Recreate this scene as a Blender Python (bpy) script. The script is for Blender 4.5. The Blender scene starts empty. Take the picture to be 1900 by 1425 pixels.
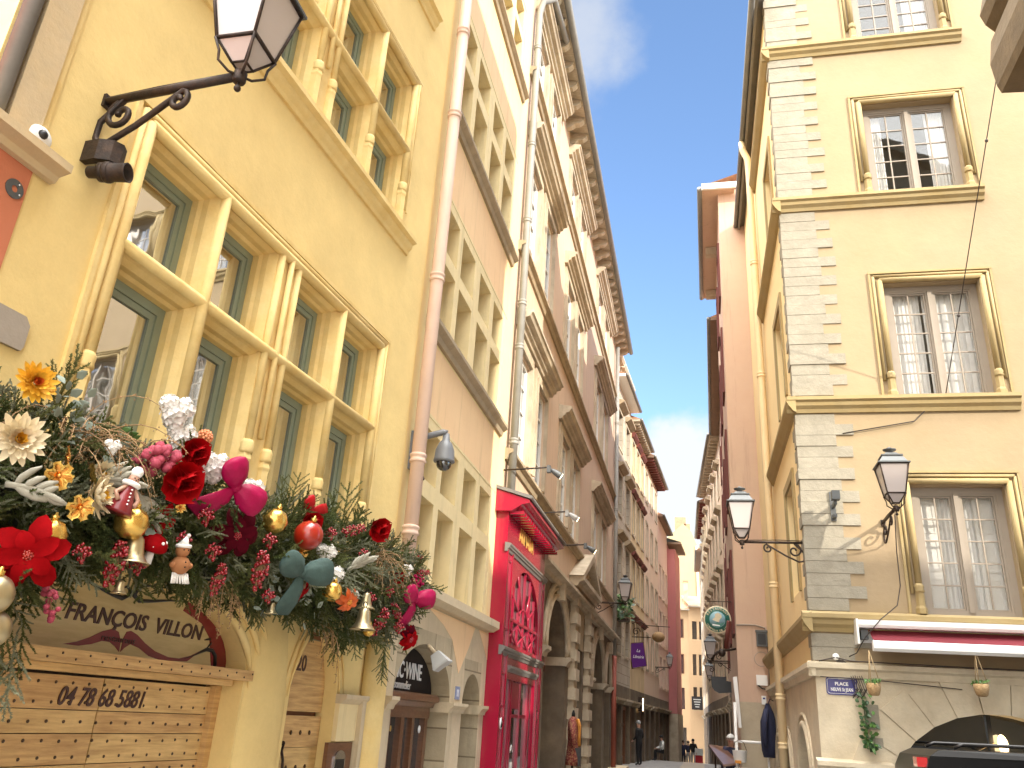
SUN_E, SKY_S, EXPO = 2.1, .10, 1.93
CLOUDS_AND_FILL = [((.005, .97, .225), .135, .96, 2.75, 1.9), ((-.115, .685, .72), .085, .65, 2.4, 2.4), ((-.75, .25, .62), .3, 1., 28., 1.), ((-.22, -.25, 1.), .78, 1., 48., .8), ((.1, -1., .5), .75, 1., 12., 1.)]  # zenith and south banks are unseen, added extra bright as fill light
import bpy, math, random
import numpy as np
from mathutils import Vector, Matrix, Quaternion
random.seed(7)
C = bpy.context.scene.collection
scene = bpy.context.scene
PI = math.pi
H = 2.3

# ------------------------------------------------------------------ materials
def nt(name):
    m = bpy.data.materials.new(name); m.use_nodes = True
    t = m.node_tree; t.nodes.clear()
    out = t.nodes.new('ShaderNodeOutputMaterial')
    return m, t, out

def lin(c):
    return tuple((x/12.92 if x <= .04045 else ((x+.055)/1.055)**2.4) for x in c)

def mat(name, col, rough=.7, metal=0., var=.0, vscale=3., col2=None, c2scale=1.2, c2amt=.5,
        bump=0., bscale=30., streak=0., spec=.5, coat=0., emit=None, brick=None, wood=None, trans=0., sub=0., fine=0.):
    """procedural principled material in object space (metres)"""
    m, t, out = nt(name)
    N = t.nodes.new; Lk = t.links.new
    p = N('ShaderNodeBsdfPrincipled'); Lk(p.outputs[0], out.inputs[0])
    p.inputs['Roughness'].default_value = rough; p.inputs['Metallic'].default_value = metal
    p.inputs['Specular IOR Level'].default_value = spec
    if coat: p.inputs['Coat Weight'].default_value = coat; p.inputs['Coat Roughness'].default_value = .08
    if trans: p.inputs['Transmission Weight'].default_value = trans
    if emit: p.inputs['Emission Color'].default_value = (*emit[0], 1); p.inputs['Emission Strength'].default_value = emit[1]
    tc = N('ShaderNodeTexCoord')
    src = None
    def rgb(c):
        n = N('ShaderNodeRGB'); n.outputs[0].default_value = (*c, 1); return n.outputs[0]
    def noise(scale, detail=4., rough=.6, vec=None):
        n = N('ShaderNodeTexNoise'); n.inputs['Scale'].default_value = scale; n.inputs['Detail'].default_value = detail
        n.inputs['Roughness'].default_value = rough; Lk(vec or tc.outputs['Object'], n.inputs['Vector']); return n
    def mix(a, b, fac, mode='MIX'):
        x = N('ShaderNodeMix'); x.data_type = 'RGBA'; x.blend_type = mode
        if isinstance(fac, (int, float)): x.inputs[0].default_value = fac
        else: Lk(fac, x.inputs[0])
        Lk(a, x.inputs[6]); Lk(b, x.inputs[7]); return x.outputs[2]
    def ramp(v, a, b):
        r = N('ShaderNodeMapRange'); r.inputs[1].default_value = a; r.inputs[2].default_value = b; Lk(v, r.inputs[0]); return r.outputs[0]
    c = rgb(col)
    heights = []
    if wood:      # grain stretched along x/y, boards handled in mesh
        mp = N('ShaderNodeMapping'); mp.inputs['Scale'].default_value = wood; Lk(tc.outputs['Object'], mp.inputs[0])
        w = noise(4., 6., .65, mp.outputs[0]); c = mix(c, rgb(col2 or tuple(x*.5 for x in col)), ramp(w.outputs[0], .35, .75)); heights.append((w.outputs[0], .15))
    elif col2:
        n = noise(c2scale, 5., .6); c = mix(c, rgb(col2), ramp(n.outputs[0], .5-c2amt*.3, .5+c2amt*.3+.12))
    if brick:     # brick = (axis 'x'/'y', width, height, mortar)
        mp = N('ShaderNodeMapping')
        mp.inputs['Rotation'].default_value = (PI/2, 0, 0) if brick[0] == 'x' else (PI/2, PI/2, 0)
        sx = N('ShaderNodeSeparateXYZ'); Lk(tc.outputs['Object'], sx.inputs[0])
        cx = N('ShaderNodeCombineXYZ'); Lk(sx.outputs['X' if brick[0] == 'x' else 'Y'], cx.inputs[0]); Lk(sx.outputs['Z'], cx.inputs[1])
        b = N('ShaderNodeTexBrick'); Lk(cx.outputs[0], b.inputs[0]); b.inputs['Scale'].default_value = 1.
        b.inputs['Brick Width'].default_value = brick[1]; b.inputs['Row Height'].default_value = brick[2]; b.inputs['Mortar Size'].default_value = brick[3]
        b.inputs['Color1'].default_value = (1, 1, 1, 1); b.inputs['Color2'].default_value = (.8, .79, .77, 1); b.inputs['Mortar'].default_value = (.45, .42, .38, 1)
        c = mix(c, b.outputs[0], 1., 'MULTIPLY'); heights.append((b.outputs[1], -.5))
    if var:
        n = noise(vscale, 6., .7); r = ramp(n.outputs[0], .25, .75)
        hs = N('ShaderNodeHueSaturation'); Lk(c, hs.inputs['Color'])
        ma = N('ShaderNodeMath'); ma.operation = 'MULTIPLY_ADD'; Lk(r, ma.inputs[0]); ma.inputs[1].default_value = 2*var; ma.inputs[2].default_value = 1-var
        Lk(ma.outputs[0], hs.inputs['Value']); c = hs.outputs[0]
    if streak:    # vertical weather streaks
        mp = N('ShaderNodeMapping'); mp.inputs['Scale'].default_value = (3.5, 3.5, .22); Lk(tc.outputs['Object'], mp.inputs[0])
        n = noise(1.6, 6., .7, mp.outputs[0]); c = mix(c, rgb(tuple(x*.55 for x in col)), ramp(n.outputs[0], .56-.05*streak, .9), 'MIX')
    if fine:
        n = noise(55., 3., .7); r = ramp(n.outputs[0], .3, .7)
        hs = N('ShaderNodeHueSaturation'); Lk(c, hs.inputs['Color'])
        ma = N('ShaderNodeMath'); ma.operation = 'MULTIPLY_ADD'; Lk(r, ma.inputs[0]); ma.inputs[1].default_value = 2*fine; ma.inputs[2].default_value = 1-fine
        Lk(ma.outputs[0], hs.inputs['Value']); c = hs.outputs[0]
    Lk(c, p.inputs['Base Color'])
    if bump:
        n = noise(bscale, 5., .65); n2 = noise(bscale*.12, 3., .5)
        a = N('ShaderNodeMath'); a.operation = 'MULTIPLY_ADD'; Lk(n2.outputs[0], a.inputs[0]); a.inputs[1].default_value = 2.5; Lk(n.outputs[0], a.inputs[2])
        v = a.outputs[0]
        for h, k in heights:
            s = N('ShaderNodeMath'); s.operation = 'MULTIPLY_ADD'; Lk(h, s.inputs[0]); s.inputs[1].default_value = k*4; Lk(v, s.inputs[2]); v = s.outputs[0]
        bp = N('ShaderNodeBump'); bp.inputs['Strength'].default_value = min(1., bump); bp.inputs['Distance'].default_value = .012
        Lk(v, bp.inputs['Height']); Lk(bp.outputs[0], p.inputs['Normal'])
    return m

def glass(name, tint, refl=.0, rough=.02, wav=.35, alpha=.0):
    """window glass: mirror reflection by Fresnel over a dark room; alpha lets things behind show"""
    m, t, out = nt(name); N = t.nodes.new; Lk = t.links.new
    fr = N('ShaderNodeLayerWeight'); fr.inputs[0].default_value = .5
    pw = N('ShaderNodeMath'); pw.operation = 'POWER'; Lk(fr.outputs['Facing'], pw.inputs[0]); pw.inputs[1].default_value = 4.5
    ad = N('ShaderNodeMath'); ad.operation = 'ADD'; ad.use_clamp = True; Lk(pw.outputs[0], ad.inputs[0]); ad.inputs[1].default_value = refl+.04
    gl = N('ShaderNodeBsdfGlossy'); gl.inputs['Roughness'].default_value = rough; gl.inputs['Color'].default_value = (.95, .96, .96, 1)
    tc = N('ShaderNodeTexCoord'); no = N('ShaderNodeTexNoise'); no.inputs['Scale'].default_value = 2.2; Lk(tc.outputs['Object'], no.inputs[0])
    bp = N('ShaderNodeBump'); bp.inputs['Strength'].default_value = wav*.25; bp.inputs['Distance'].default_value = .02; Lk(no.outputs[0], bp.inputs['Height'])
    Lk(bp.outputs[0], gl.inputs['Normal'])
    if alpha:
        b = N('ShaderNodeBsdfTransparent'); b.inputs[0].default_value = (*[x*alpha for x in tint], 1)
    else:
        b = N('ShaderNodeBsdfDiffuse'); b.inputs[0].default_value = (*tint, 1)
    mx = N('ShaderNodeMixShader'); Lk(ad.outputs[0], mx.inputs[0]); Lk(b.outputs[0], mx.inputs[1]); Lk(gl.outputs[0], mx.inputs[2]); Lk(mx.outputs[0], out.inputs[0])
    return m

M = {}
M['yel'] = mat('yellow_plaster', (.77, .585, .245), .85, var=.10, vscale=1.3, col2=(.70, .52, .215), c2scale=.9, c2amt=.8, bump=.35, bscale=16, fine=.02, streak=.0)
M['yelst'] = mat('yellow_painted_stone', (.75, .575, .255), .8, var=.08, vscale=4., col2=(.68, .47, .16), c2scale=3., bump=.35, bscale=16, fine=.02)
M['stoneA'] = mat('pale_corner_stone', (.55, .43, .27), .9, var=.14, vscale=5, col2=(.5, .37, .2), c2scale=2.5, bump=.5, bscale=18)
M['redpl'] = mat('red_ochre_plaster', (.52, .17, .085), .85, var=.06, vscale=2., bump=.25, bscale=60)
M['orapl'] = mat('peach_plaster', (.80, .54, .30), .85, var=.05, vscale=1., col2=(.77, .55, .31), c2scale=.5, streak=.3, bump=.15, bscale=25)
M['yelB'] = mat('butter_plaster', (.78, .63, .32), .85, var=.05, vscale=1.5, bump=.15, bscale=25)
M['stoneB'] = mat('cream_window_stone', (.72, .585, .32), .85, var=.08, vscale=3., streak=.3, bump=.25, bscale=20)
M['arcst'] = mat('grey_arcade_stone', (.56, .45, .29), .9, var=.12, vscale=2.5, col2=(.50, .41, .28), c2scale=1.2, streak=.6, bump=.5, bscale=14)
M['arcblk'] = mat('arcade_block_stone', (.46, .38, .25), .9, var=.15, vscale=2., brick=('y', .8, .42, .012), streak=.4, bump=.6, bscale=14)
M['pinkpl'] = mat('rose_beige_plaster', (.56, .42, .305), .85, var=.05, vscale=1., streak=.8, bump=.12, bscale=25)
M['stoneC'] = mat('weathered_window_stone', (.52, .44, .325), .9, var=.16, vscale=2., col2=(.34, .27, .19), c2scale=1.6, streak=1., bump=.4, bscale=14)
M['stonedk'] = mat('dark_portal_stone', (.175, .13, .085), .9, var=.3, vscale=2., col2=(.10, .078, .058), c2scale=1.2, streak=1., bump=.7, bscale=10)
M['moldC'] = mat('dark_moulding_stone', (.34, .265, .17), .9, var=.2, vscale=3., streak=1., bump=.4, bscale=14)
M['rpl'] = mat('pale_yellow_sun_dimmed_plaster', (.31, .233, .128), .85, var=.09, vscale=1.2, col2=(.335, .245, .15), c2scale=.8, c2amt=.8, bump=.4, bscale=9, fine=.012)  # corner house yellow, colour darkened to offset the sun on its front
M['rside'] = mat('pale_yellow_shade_lifted_plaster', (.78, .61, .33), .85, var=.05, vscale=1.2, bump=.2, bscale=14)  # same yellow plaster, colour brightened to offset shade on the street side
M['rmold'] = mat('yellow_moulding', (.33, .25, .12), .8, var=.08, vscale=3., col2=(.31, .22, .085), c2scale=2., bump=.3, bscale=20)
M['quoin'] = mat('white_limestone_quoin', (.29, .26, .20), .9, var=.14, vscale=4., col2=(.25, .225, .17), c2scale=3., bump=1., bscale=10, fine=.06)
M['rgst'] = mat('ground_floor_sandstone', (.54, .455, .32), .9, var=.2, vscale=1.6, col2=(.60, .525, .385), c2scale=2.6, bump=.7, bscale=12)
M['r2pl'] = mat('terracotta_plaster', (.54, .37, .27), .85, var=.06, vscale=.8, col2=(.52, .38, .28), c2scale=.4, streak=.3, bump=.15, bscale=20)
M['r2base'] = mat('patched_grey_render', (.42, .35, .25), .9, var=.15, vscale=2., bump=.5, bscale=10)
M['taupe'] = mat('taupe_paint', (.27, .225, .175), .5, var=.04, vscale=6.)
M['green'] = mat('grey_green_paint', (.235, .275, .20), .45, var=.05, vscale=5.)
M['dkgap'] = mat('dark_seam_backing', (.03, .025, .02), .6)  # near-black sheet behind the door planks, seen in the seams
M['greyfr'] = mat('pale_grey_frame_paint', (.42, .43, .42), .5)
M['white'] = mat('white_paint', (.78, .77, .74), .5, var=.03, vscale=8.)
M['curtain'] = mat('white_net_curtain', (.86, .85, .81), .9, var=.08, vscale=5.)
M['blind'] = mat('panelled_shutter_paint', (.82, .80, .74), .7)
M['room'] = mat('dim_room_wall', (.10, .09, .075), .9)
M['paneA'] = glass('pane_glass_street', (.075, .075, .065), .48)
M['paneB'] = glass('pane_glass_grey', (.11, .11, .10), .12)
M['paneR'] = glass('clear_pane_glass', (1, 1, 1), .05, alpha=.95)
M['paneF'] = glass('far_pane_glass', (.05, .04, .035), .08)
M['iron'] = mat('wrought_iron', (.028, .022, .019), .55, metal=.6, var=.3, vscale=20, col2=(.07, .04, .025), c2scale=14, bump=.3, bscale=60)
M['irongrey'] = mat('grey_painted_metal', (.10, .105, .105), .5, metal=.3)
M['frost'] = mat('frosted_lamp_glass', (.44, .385, .36), .25, trans=.0, spec=.6)
M['pinkpipe'] = mat('pink_painted_pipe', (.66, .47, .36), .6, var=.07, vscale=2., streak=.3)
M['zinc'] = mat('zinc_pipe', (.24, .23, .205), .6, metal=.0, var=.12, vscale=3., streak=.3)
M['zincdk'] = mat('dark_zinc_gutter', (.19, .18, .165), .5, metal=.3, var=.15, vscale=4.)
M['cream_pipe'] = mat('cream_pipe_paint', (.70, .55, .32), .55, var=.05, vscale=2.)
M['oxred'] = mat('oxide_red_pipe', (.26, .06, .035), .6, var=.1, vscale=4.)
M['eave'] = mat('weathered_eave_boards', (.52, .45, .35), .85, var=.15, vscale=5., wood=(1, 12, 6), col2=(.3, .25, .18))
M['eavedk'] = mat('brown_eave_boards', (.22, .145, .10), .85, var=.12, vscale=4.)
M['tile'] = mat('clay_roof_tile', (.36, .19, .11), .9, var=.25, vscale=6., bump=.5)
M['oak'] = mat('pale_oak_planks', (.70, .48, .20), .5, wood=(.6, .6, 9), col2=(.40, .23, .08), var=.14, vscale=1.6, bump=.25, bscale=20, spec=.5)
M['oak2'] = mat('honey_oak_planks', (.64, .41, .17), .55, wood=(.6, .6, 9), col2=(.34, .18, .06), var=.1, vscale=1.8, bump=.25, bscale=20)
M['doordk'] = mat('red_brown_oak', (.22, .085, .03), .55, wood=(.6, .6, 8), col2=(.14, .05, .02))
M['stud'] = mat('iron_stud', (.10, .07, .05), .35, metal=.8)
M['cream_sign'] = mat('cream_sign_board', (.60, .47, .23), .35, wood=(1, 1, 7), col2=(.48, .36, .16), coat=.3)
M['signred'] = mat('deep_red_sign_paint', (.20, .012, .018), .3, coat=.4)
M['signblk'] = mat('black_brown_sign_paint', (.012, .008, .008), .6, spec=.2)
M['letdk'] = mat('dark_brown_letter_paint', (.055, .02, .015), .4)
M['black'] = mat('black_paint', (.012, .011, .011), .35)
M['blackm'] = mat('matt_black', (.015, .014, .014), .8)
M['lampwhite'] = mat('dull_white_lamp_enamel', (.42, .42, .40), .5)
M['whitel'] = mat('white_letter_paint', (.8, .79, .76), .5)
M['brown'] = mat('brown_varnished_wood', (.17, .075, .035), .35, wood=(2, 2, 8), col2=(.1, .04, .02), coat=.2)
M['shopred'] = mat('glossy_crimson_paint', (.33, .004, .030), .25, var=.08, vscale=3., coat=.5, bump=.05, bscale=8)
M['shopred2'] = mat('crimson_panel_paint', (.31, .008, .036), .3, coat=.5)
M['corbel'] = mat('brown_weathered_cornice_stone', (.13, .09, .045), .9, var=.25, vscale=4., bump=.5, bscale=14)
M['gold'] = mat('gold_leaf', (.75, .48, .12), .25, metal=.9, bump=.15, bscale=60)
M['goldpaint'] = mat('gold_letter_paint', (.70, .45, .12), .4, metal=.2)
M['silvergold'] = mat('champagne_metal', (.50, .42, .25), .38, metal=.95)
M['copper'] = mat('copper_gold', (.75, .33, .07), .22, metal=.85)
M['reddec'] = mat('red_velvet', (.25, .001, .003), .85, var=.2, vscale=14, spec=.08)
M['redsilk'] = mat('bright_red_satin', (.36, .001, .003), .5, var=.15, vscale=10, spec=.25)
M['darkred'] = mat('burgundy_velvet', (.06, .001, .006), .85, var=.3, vscale=14, spec=.08)
M['pinksilk'] = mat('magenta_satin', (.33, .001, .055), .5, var=.2, vscale=16, spec=.25, bump=.6, bscale=18)
M['greenvel'] = mat('teal_velvet', (.042, .078, .068), .8, var=.25, vscale=9, bump=.8, bscale=14)
M['berry'] = mat('glossy_red_berry', (.27, .006, .012), .2, coat=.5)
M['berryf'] = mat('frosted_berry', (.34, .045, .075), .75, var=.35, vscale=40)
M['ball'] = mat('red_ball_lacquer', (.33, .016, .005), .28, coat=.4, var=.15, vscale=30)
M['petalw'] = mat('white_silk_petal', (.82, .80, .76), .7, var=.1, vscale=18)
M['petalc'] = mat('cream_silk_petal', (.72, .62, .42), .7, var=.15, vscale=20)
M['petaly'] = mat('yellow_silk_petal', (.74, .42, .03), .6, var=.2, vscale=20)
M['petalo'] = mat('orange_silk_petal', (.62, .11, .015), .5, var=.25, vscale=20)
M['petalp'] = mat('peach_rose_petal', (.70, .27, .12), .6, var=.15, vscale=25)
M['fir'] = mat('fir_needles', (.062, .088, .028), .85, var=.45, vscale=5., col2=(.095, .10, .03), c2scale=3., spec=.2)
M['firfrost'] = mat('frosted_fir_needles', (.27, .285, .19), .85, var=.35, vscale=6., col2=(.15, .15, .075), c2scale=5., spec=.2)
M['firolive'] = mat('olive_fir_needles', (.115, .138, .045), .85, var=.4, vscale=6., col2=(.155, .145, .055), c2scale=4., spec=.2)
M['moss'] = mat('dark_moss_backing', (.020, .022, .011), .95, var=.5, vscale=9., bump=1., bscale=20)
M['dry'] = mat('dry_tan_stems', (.30, .185, .085), .8, var=.3, vscale=12.)
M['euc'] = mat('silver_green_leaves', (.22, .26, .21), .7, var=.2, vscale=12.)
M['twigw'] = mat('frosted_white_twig', (.36, .34, .27), .9, var=.2, vscale=30.)
M['leafg'] = mat('fresh_green_leaves', (.07, .16, .03), .5, var=.35, vscale=16.)
M['leafd'] = mat('deep_green_leaves', (.03, .075, .022), .5, var=.35, vscale=10.)
M['ginger'] = mat('gingerbread_felt', (.36, .15, .055), .8, var=.1, vscale=20)
M['camwhite'] = mat('white_camera_plastic', (.72, .72, .71), .35)
M['camgrey'] = mat('grey_camera_plastic', (.15, .155, .16), .45)
M['blueplate'] = mat('blue_enamel', (.030, .030, .165), .25, coat=.6)
M['blueplate2'] = mat('faded_blue_enamel', (.23, .27, .42), .35)
M['awnred'] = mat('claret_awning_canvas', (.15, .012, .020), .85, var=.12, vscale=2.)
M['rope'] = mat('jute_rope', (.42, .30, .16), .9)
M['basket'] = mat('woven_basket', (.38, .25, .12), .9, var=.3, vscale=40, bump=.8, bscale=50)
M['carpaint'] = mat('black_car_paint', (.004, .004, .004), .3, spec=.14)
M['carglass'] = glass('car_glass', (.012, .012, .012), .08)
M['rubber'] = mat('tyre_rubber', (.02, .02, .02), .85)
M['chrome'] = mat('chrome', (.6, .6, .6), .12, metal=1.)
M['taillight'] = mat('red_tail_light', (.45, .01, .015), .15, coat=.8)
M['cable'] = mat('dark_cable', (.045, .032, .026), .7)
M['plaster_ch'] = mat('peach_end_plaster', (.56, .385, .22), .85, var=.07, vscale=.6, bump=.1)
M['plaster_tw'] = mat('cream_gable_plaster', (.33, .265, .15), .85, var=.08, vscale=.4)
M['pinkF'] = mat('salmon_plaster', (.68, .52, .40), .85, var=.05, vscale=.8, streak=.3)
M['redF'] = mat('deep_red_plaster', (.50, .19, .19), .85, var=.05, vscale=.8)
M['pinkG'] = mat('dusty_pink_plaster', (.64, .44, .37), .85, var=.05, vscale=.8)
M['stoneD'] = mat('grey_limestone_facade', (.50, .44, .35), .9, var=.14, vscale=1.5, brick=('y', 1.1, .4, .012), streak=.9, bump=.4)
M['ochreE'] = mat('ochre_facade_plaster', (.64, .50, .30), .9, var=.12, vscale=1.2, streak=.8, bump=.3)
M['shutdk'] = mat('dark_red_shutter_box', (.14, .035, .025), .7)
M['inside_shade'] = mat('dark_shop_interior', (.007, .006, .005), .9)  # near-black colour stands in for the shade inside shops and arches
M['cobble'] = mat('grey_paving_setts', (.23, .225, .22), .75, var=.25, vscale=4., col2=(.28, .275, .265), c2scale=1.2, bump=1., bscale=9)
M['slab'] = mat('pale_stone_slabs', (.34, .29, .235), .7, var=.12, vscale=2., bump=.4, bscale=10)
M['purple'] = mat('purple_sign_paint', (.085, .012, .16), .35)
M['jade'] = mat('green_sign_paint', (.035, .16, .12), .4)
M['skyb'] = mat('light_blue_sign_paint', (.28, .46, .52), .5)
M['skin'] = mat('skin', (.45, .25, .17), .6)
M['clothblk'] = mat('black_cloth', (.012, .011, .012), .9)
M['clothnavy'] = mat('navy_cloth', (.018, .02, .05), .9)
M['clothgrey'] = mat('grey_cloth', (.3, .3, .3), .9)
M['clothwhite'] = mat('white_cloth', (.6, .6, .58), .9)
M['clothred'] = mat('red_bag_cloth', (.45, .02, .03), .8)
M['patt'] = mat('patterned_red_cloth', (.16, .012, .018), .85, col2=(.40, .22, .10), c2scale=26, c2amt=.2)
M['clothor'] = mat('orange_scarf', (.6, .25, .04), .8)
M['hair'] = mat('brown_hair', (.05, .03, .02), .7)
M['hairb'] = mat('blonde_hair', (.42, .30, .16), .7)
M['lampglow'] = mat('warm_lit_shade', (.9, .75, .5), .6, emit=((1., .72, .38), 3.0))
M['spotglow'] = mat('spot_lens_glow', (.9, .85, .6), .4, emit=((1., .85, .5), 4.0))
M['poster_r'] = mat('crimson_poster_paper', (.46, .02, .075), .6)
# ------------------------------------------------------------------ geometry helpers
class F:
    """vertical facade frame: u along the wall, o outwards, z up"""
    def __init__(s, x, y, az, flip=False):
        a = math.radians(az); s.p0 = Vector((x, y, 0)); s.t = Vector((math.sin(a), math.cos(a), 0))
        s.n = Vector((math.cos(a), -math.sin(a), 0)) * (-1 if flip else 1)
    def p(s, u, o, z): return s.p0 + s.t*u + s.n*o + Vector((0, 0, z))
class W_:   # plain world frame
    def p(s, u, o, z): return Vector((u, o, z))
WF = W_()
FA = F(-4.3, 0, 5.1); FL = F(-3.48, 0, 0); FR = F(1.732, 13.79, 90); FS = F(1.732, 0, 0, True)
F2 = F(1.732, 22.4, 90); F2S = F(.98, 22.4, -.77, True); L2 = F(-3.48, 36.5, 3.6)
R0W = F(3.95, 0, 0, True); R0N = F(3.95, 8.0, 127.6, True)

class MB:
    def __init__(s): s.v = []; s.f = []; s.mi = []; s.sm = []; s.mats = []; s.k = 0; s.smooth = False
    def m(s, name):
        if name not in s.mats: s.mats.append(name)
        s.k = s.mats.index(name); return s
    def add(s, pts, faces):
        b = len(s.v); s.v += [tuple(p) for p in pts]
        for f in faces: s.f.append(tuple(b+i for i in f)); s.mi.append(s.k); s.sm.append(s.smooth)
    def poly(s, pts): s.add(pts, [tuple(range(len(pts)))])
    def q(s, fr, pts): s.poly([fr.p(*p) for p in pts])
    def box(s, fr, u0, u1, o0, o1, z0, z1):
        P = [fr.p(u, o, z) for z in (z0, z1) for o in (o0, o1) for u in (u0, u1)]
        s.add(P, [(0, 1, 3, 2), (4, 6, 7, 5), (0, 4, 5, 1), (2, 3, 7, 6), (0, 2, 6, 4), (1, 5, 7, 3)])
    def prism(s, fr, pts, o0, o1):          # polygon in (u,z), extruded along o
        n = len(pts)
        s.add([fr.p(u, o0, z) for u, z in pts]+[fr.p(u, o1, z) for u, z in pts],
              [tuple(range(n))[::-1], tuple(range(n, 2*n))]+[(i, (i+1) % n, n+(i+1) % n, n+i) for i in range(n)])
    def mouldu(s, fr, u0, u1, prof, smooth=False):        # profile in (o,z), swept along u
        n = len(prof)
        s.add([fr.p(u0, o, z) for o, z in prof]+[fr.p(u1, o, z) for o, z in prof],
              [tuple(range(n))[::-1], tuple(range(n, 2*n))]+[(i, (i+1) % n, n+(i+1) % n, n+i) for i in range(n)])
    def mouldz(s, fr, z0, z1, prof):        # profile in (u,o), swept along z
        n = len(prof)
        s.add([fr.p(u, o, z0) for u, o in prof]+[fr.p(u, o, z1) for u, o in prof],
              [tuple(range(n))[::-1], tuple(range(n, 2*n))]+[(i, (i+1) % n, n+(i+1) % n, n+i) for i in range(n)])
    def frame(s, fr, a, b, c, d, w, o0, o1, wb=None):     # rectangular frame, butted
        wb = w if wb is None else wb
        s.box(fr, a, a+w, o0, o1, c, d); s.box(fr, b-w, b, o0, o1, c, d)
        s.box(fr, a+w, b-w, o0, o1, d-w, d)
        if wb: s.box(fr, a+w, b-w, o0, o1, c, c+wb)
    def tube(s, pts, r, n=8, caps=True, smooth=True):
        pts = [Vector(p) for p in pts]; k = len(pts)
        rs = r if isinstance(r, (list, tuple)) else [r]*k
        V = []; ref = None
        for i, p in enumerate(pts):
            d = (pts[min(i+1, k-1)]-pts[max(i-1, 0)])
            if d.length < 1e-9: d = Vector((0, 0, 1))
            d.normalize()
            if ref is None:
                ref = Vector((0, 0, 1)) if abs(d.z) < .9 else Vector((1, 0, 0))
            x = (ref - d*ref.dot(d))
            if x.length < 1e-6: x = Vector((1, 0, 0)).cross(d)
            x.normalize(); ref = x; y = d.cross(x)
            V += [p+(x*math.cos(2*PI*j/n)+y*math.sin(2*PI*j/n))*rs[i] for j in range(n)]
        fs = [(i*n+j, i*n+(j+1) % n, (i+1)*n+(j+1) % n, (i+1)*n+j) for i in range(k-1) for j in range(n)]
        if caps: fs += [tuple(range(n))[::-1], tuple(range((k-1)*n, k*n))]
        o = s.smooth; s.smooth = smooth; s.add(V, fs); s.smooth = o
    def lathe(s, c, axis, prof, n=14, smooth=True, xref=None, ripple=None):
        ax = Vector(axis).normalized(); ref = Vector((0, 0, 1)) if abs(ax.z) < .9 else Vector((1, 0, 0))
        if xref is not None: ref = Vector(xref)
        x = (ref-ax*ref.dot(ax)).normalized(); y = ax.cross(x); c = Vector(c); V = []
        for r, h in prof:
            for j in range(n):
                a = 2*PI*j/n; rr = r*(1+(ripple(a, h) if ripple else 0)); V.append(c+ax*h+(x*math.cos(a)+y*math.sin(a))*rr)
        k = len(prof); o = s.smooth; s.smooth = smooth
        s.add(V, [(i*n+j, i*n+(j+1) % n, (i+1)*n+(j+1) % n, (i+1)*n+j) for i in range(k-1) for j in range(n)]+[tuple(range(n))[::-1], tuple(range((k-1)*n, k*n))]); s.smooth = o
    def ball(s, c, r, n=10, sq=(1, 1, 1), axis=(0, 0, 1), ripple=None):
        k = max(5, n*2//3); pr = [(r*math.sin(PI*max(.02, min(.98, i/(k-1)))), -r*math.cos(PI*i/(k-1))*sq[2]) for i in range(k)]
        s.lathe(c, axis, pr, n, ripple=ripple)
    def pyr(s, c, axes, b0, b1, h0, h1):    # square frustum about axis z; half widths b0,b1
        c = Vector(c); x, y, z = axes
        P = [c+x*(sx*b)+y*(sy*b)+z*h for b, h in ((b0, h0), (b1, h1)) for sx, sy in ((-1, -1), (1, -1), (1, 1), (-1, 1))]
        s.add(P, [(3, 2, 1, 0), (4, 5, 6, 7)]+[(i, (i+1) % 4, 4+(i+1) % 4, 4+i) for i in range(4)])
    def wall(s, fr, u0, u1, z0, z1, holes, o=0., dep=.3, rev=True, step=2.5):
        us = sorted({u0, u1, *[x for h in holes for x in h[:2]]}); zs = sorted({z0, z1, *[x for h in holes for x in h[2:4]]})
        for i in range(len(us)-1):
            for j in range(len(zs)-1):
                a, b, c, d = us[i], us[i+1], zs[j], zs[j+1]; mu, mz = (a+b)/2, (c+d)/2
                if a < u0-1e-6 or b > u1+1e-6 or c < z0-1e-6 or d > z1+1e-6: continue
                if any(h[0] < mu < h[1] and h[2] < mz < h[3] for h in holes): continue
                s.q(fr, [(a, o, c), (b, o, c), (b, o, d), (a, o, d)])
        if rev:
            for a, b, c, d in [h[:4] for h in holes]:
                for P in ([(a, c), (a, d)], [(b, c), (b, d)], [(a, d), (b, d)], [(a, c), (b, c)]):
                    (p, q), (r, t) = P
                    s.q(fr, [(p, o, q), (r, o, t), (r, o-dep, t), (p, o-dep, q)])
    def archfill(s, fr, a, b, zs, pts, ztop, o=0., dep=.3, z0=None):
        """wall above an arch curve pts [(u,z)...] from (a,zs) to (b,zs), with soffit; also jamb reveals down to z0"""
        for (u, z), (u2, z2) in zip(pts, pts[1:]):
            s.q(fr, [(u, o, z), (u2, o, z2), (u2, o, ztop), (u, o, ztop)])
            s.q(fr, [(u, o, z), (u2, o, z2), (u2, o-dep, z2), (u, o-dep, z)])
        if z0 is not None:
            for u in (a, b): s.q(fr, [(u, o, z0), (u, o, zs), (u, o-dep, zs), (u, o-dep, z0)])
    def sweep(s, fr, path, r, n=8, o=0.): s.tube([fr.p(u, o, z) for u, z in path], r, n)
    def block(s, fr, u0, u1, z0, z1, depth, dep=.3):     # closed back box behind a facade sheet
        a = -dep-.02
        for P in ([(u0, 0, z0), (u0, -depth, z0), (u0, -depth, z1), (u0, 0, z1)], [(u1, 0, z0), (u1, -depth, z0), (u1, -depth, z1), (u1, 0, z1)],
                  [(u0, -depth, z0), (u1, -depth, z0), (u1, -depth, z1), (u0, -depth, z1)], [(u0, 0, z1), (u1, 0, z1), (u1, -depth, z1), (u0, -depth, z1)]):
            s.q(fr, P)
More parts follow.
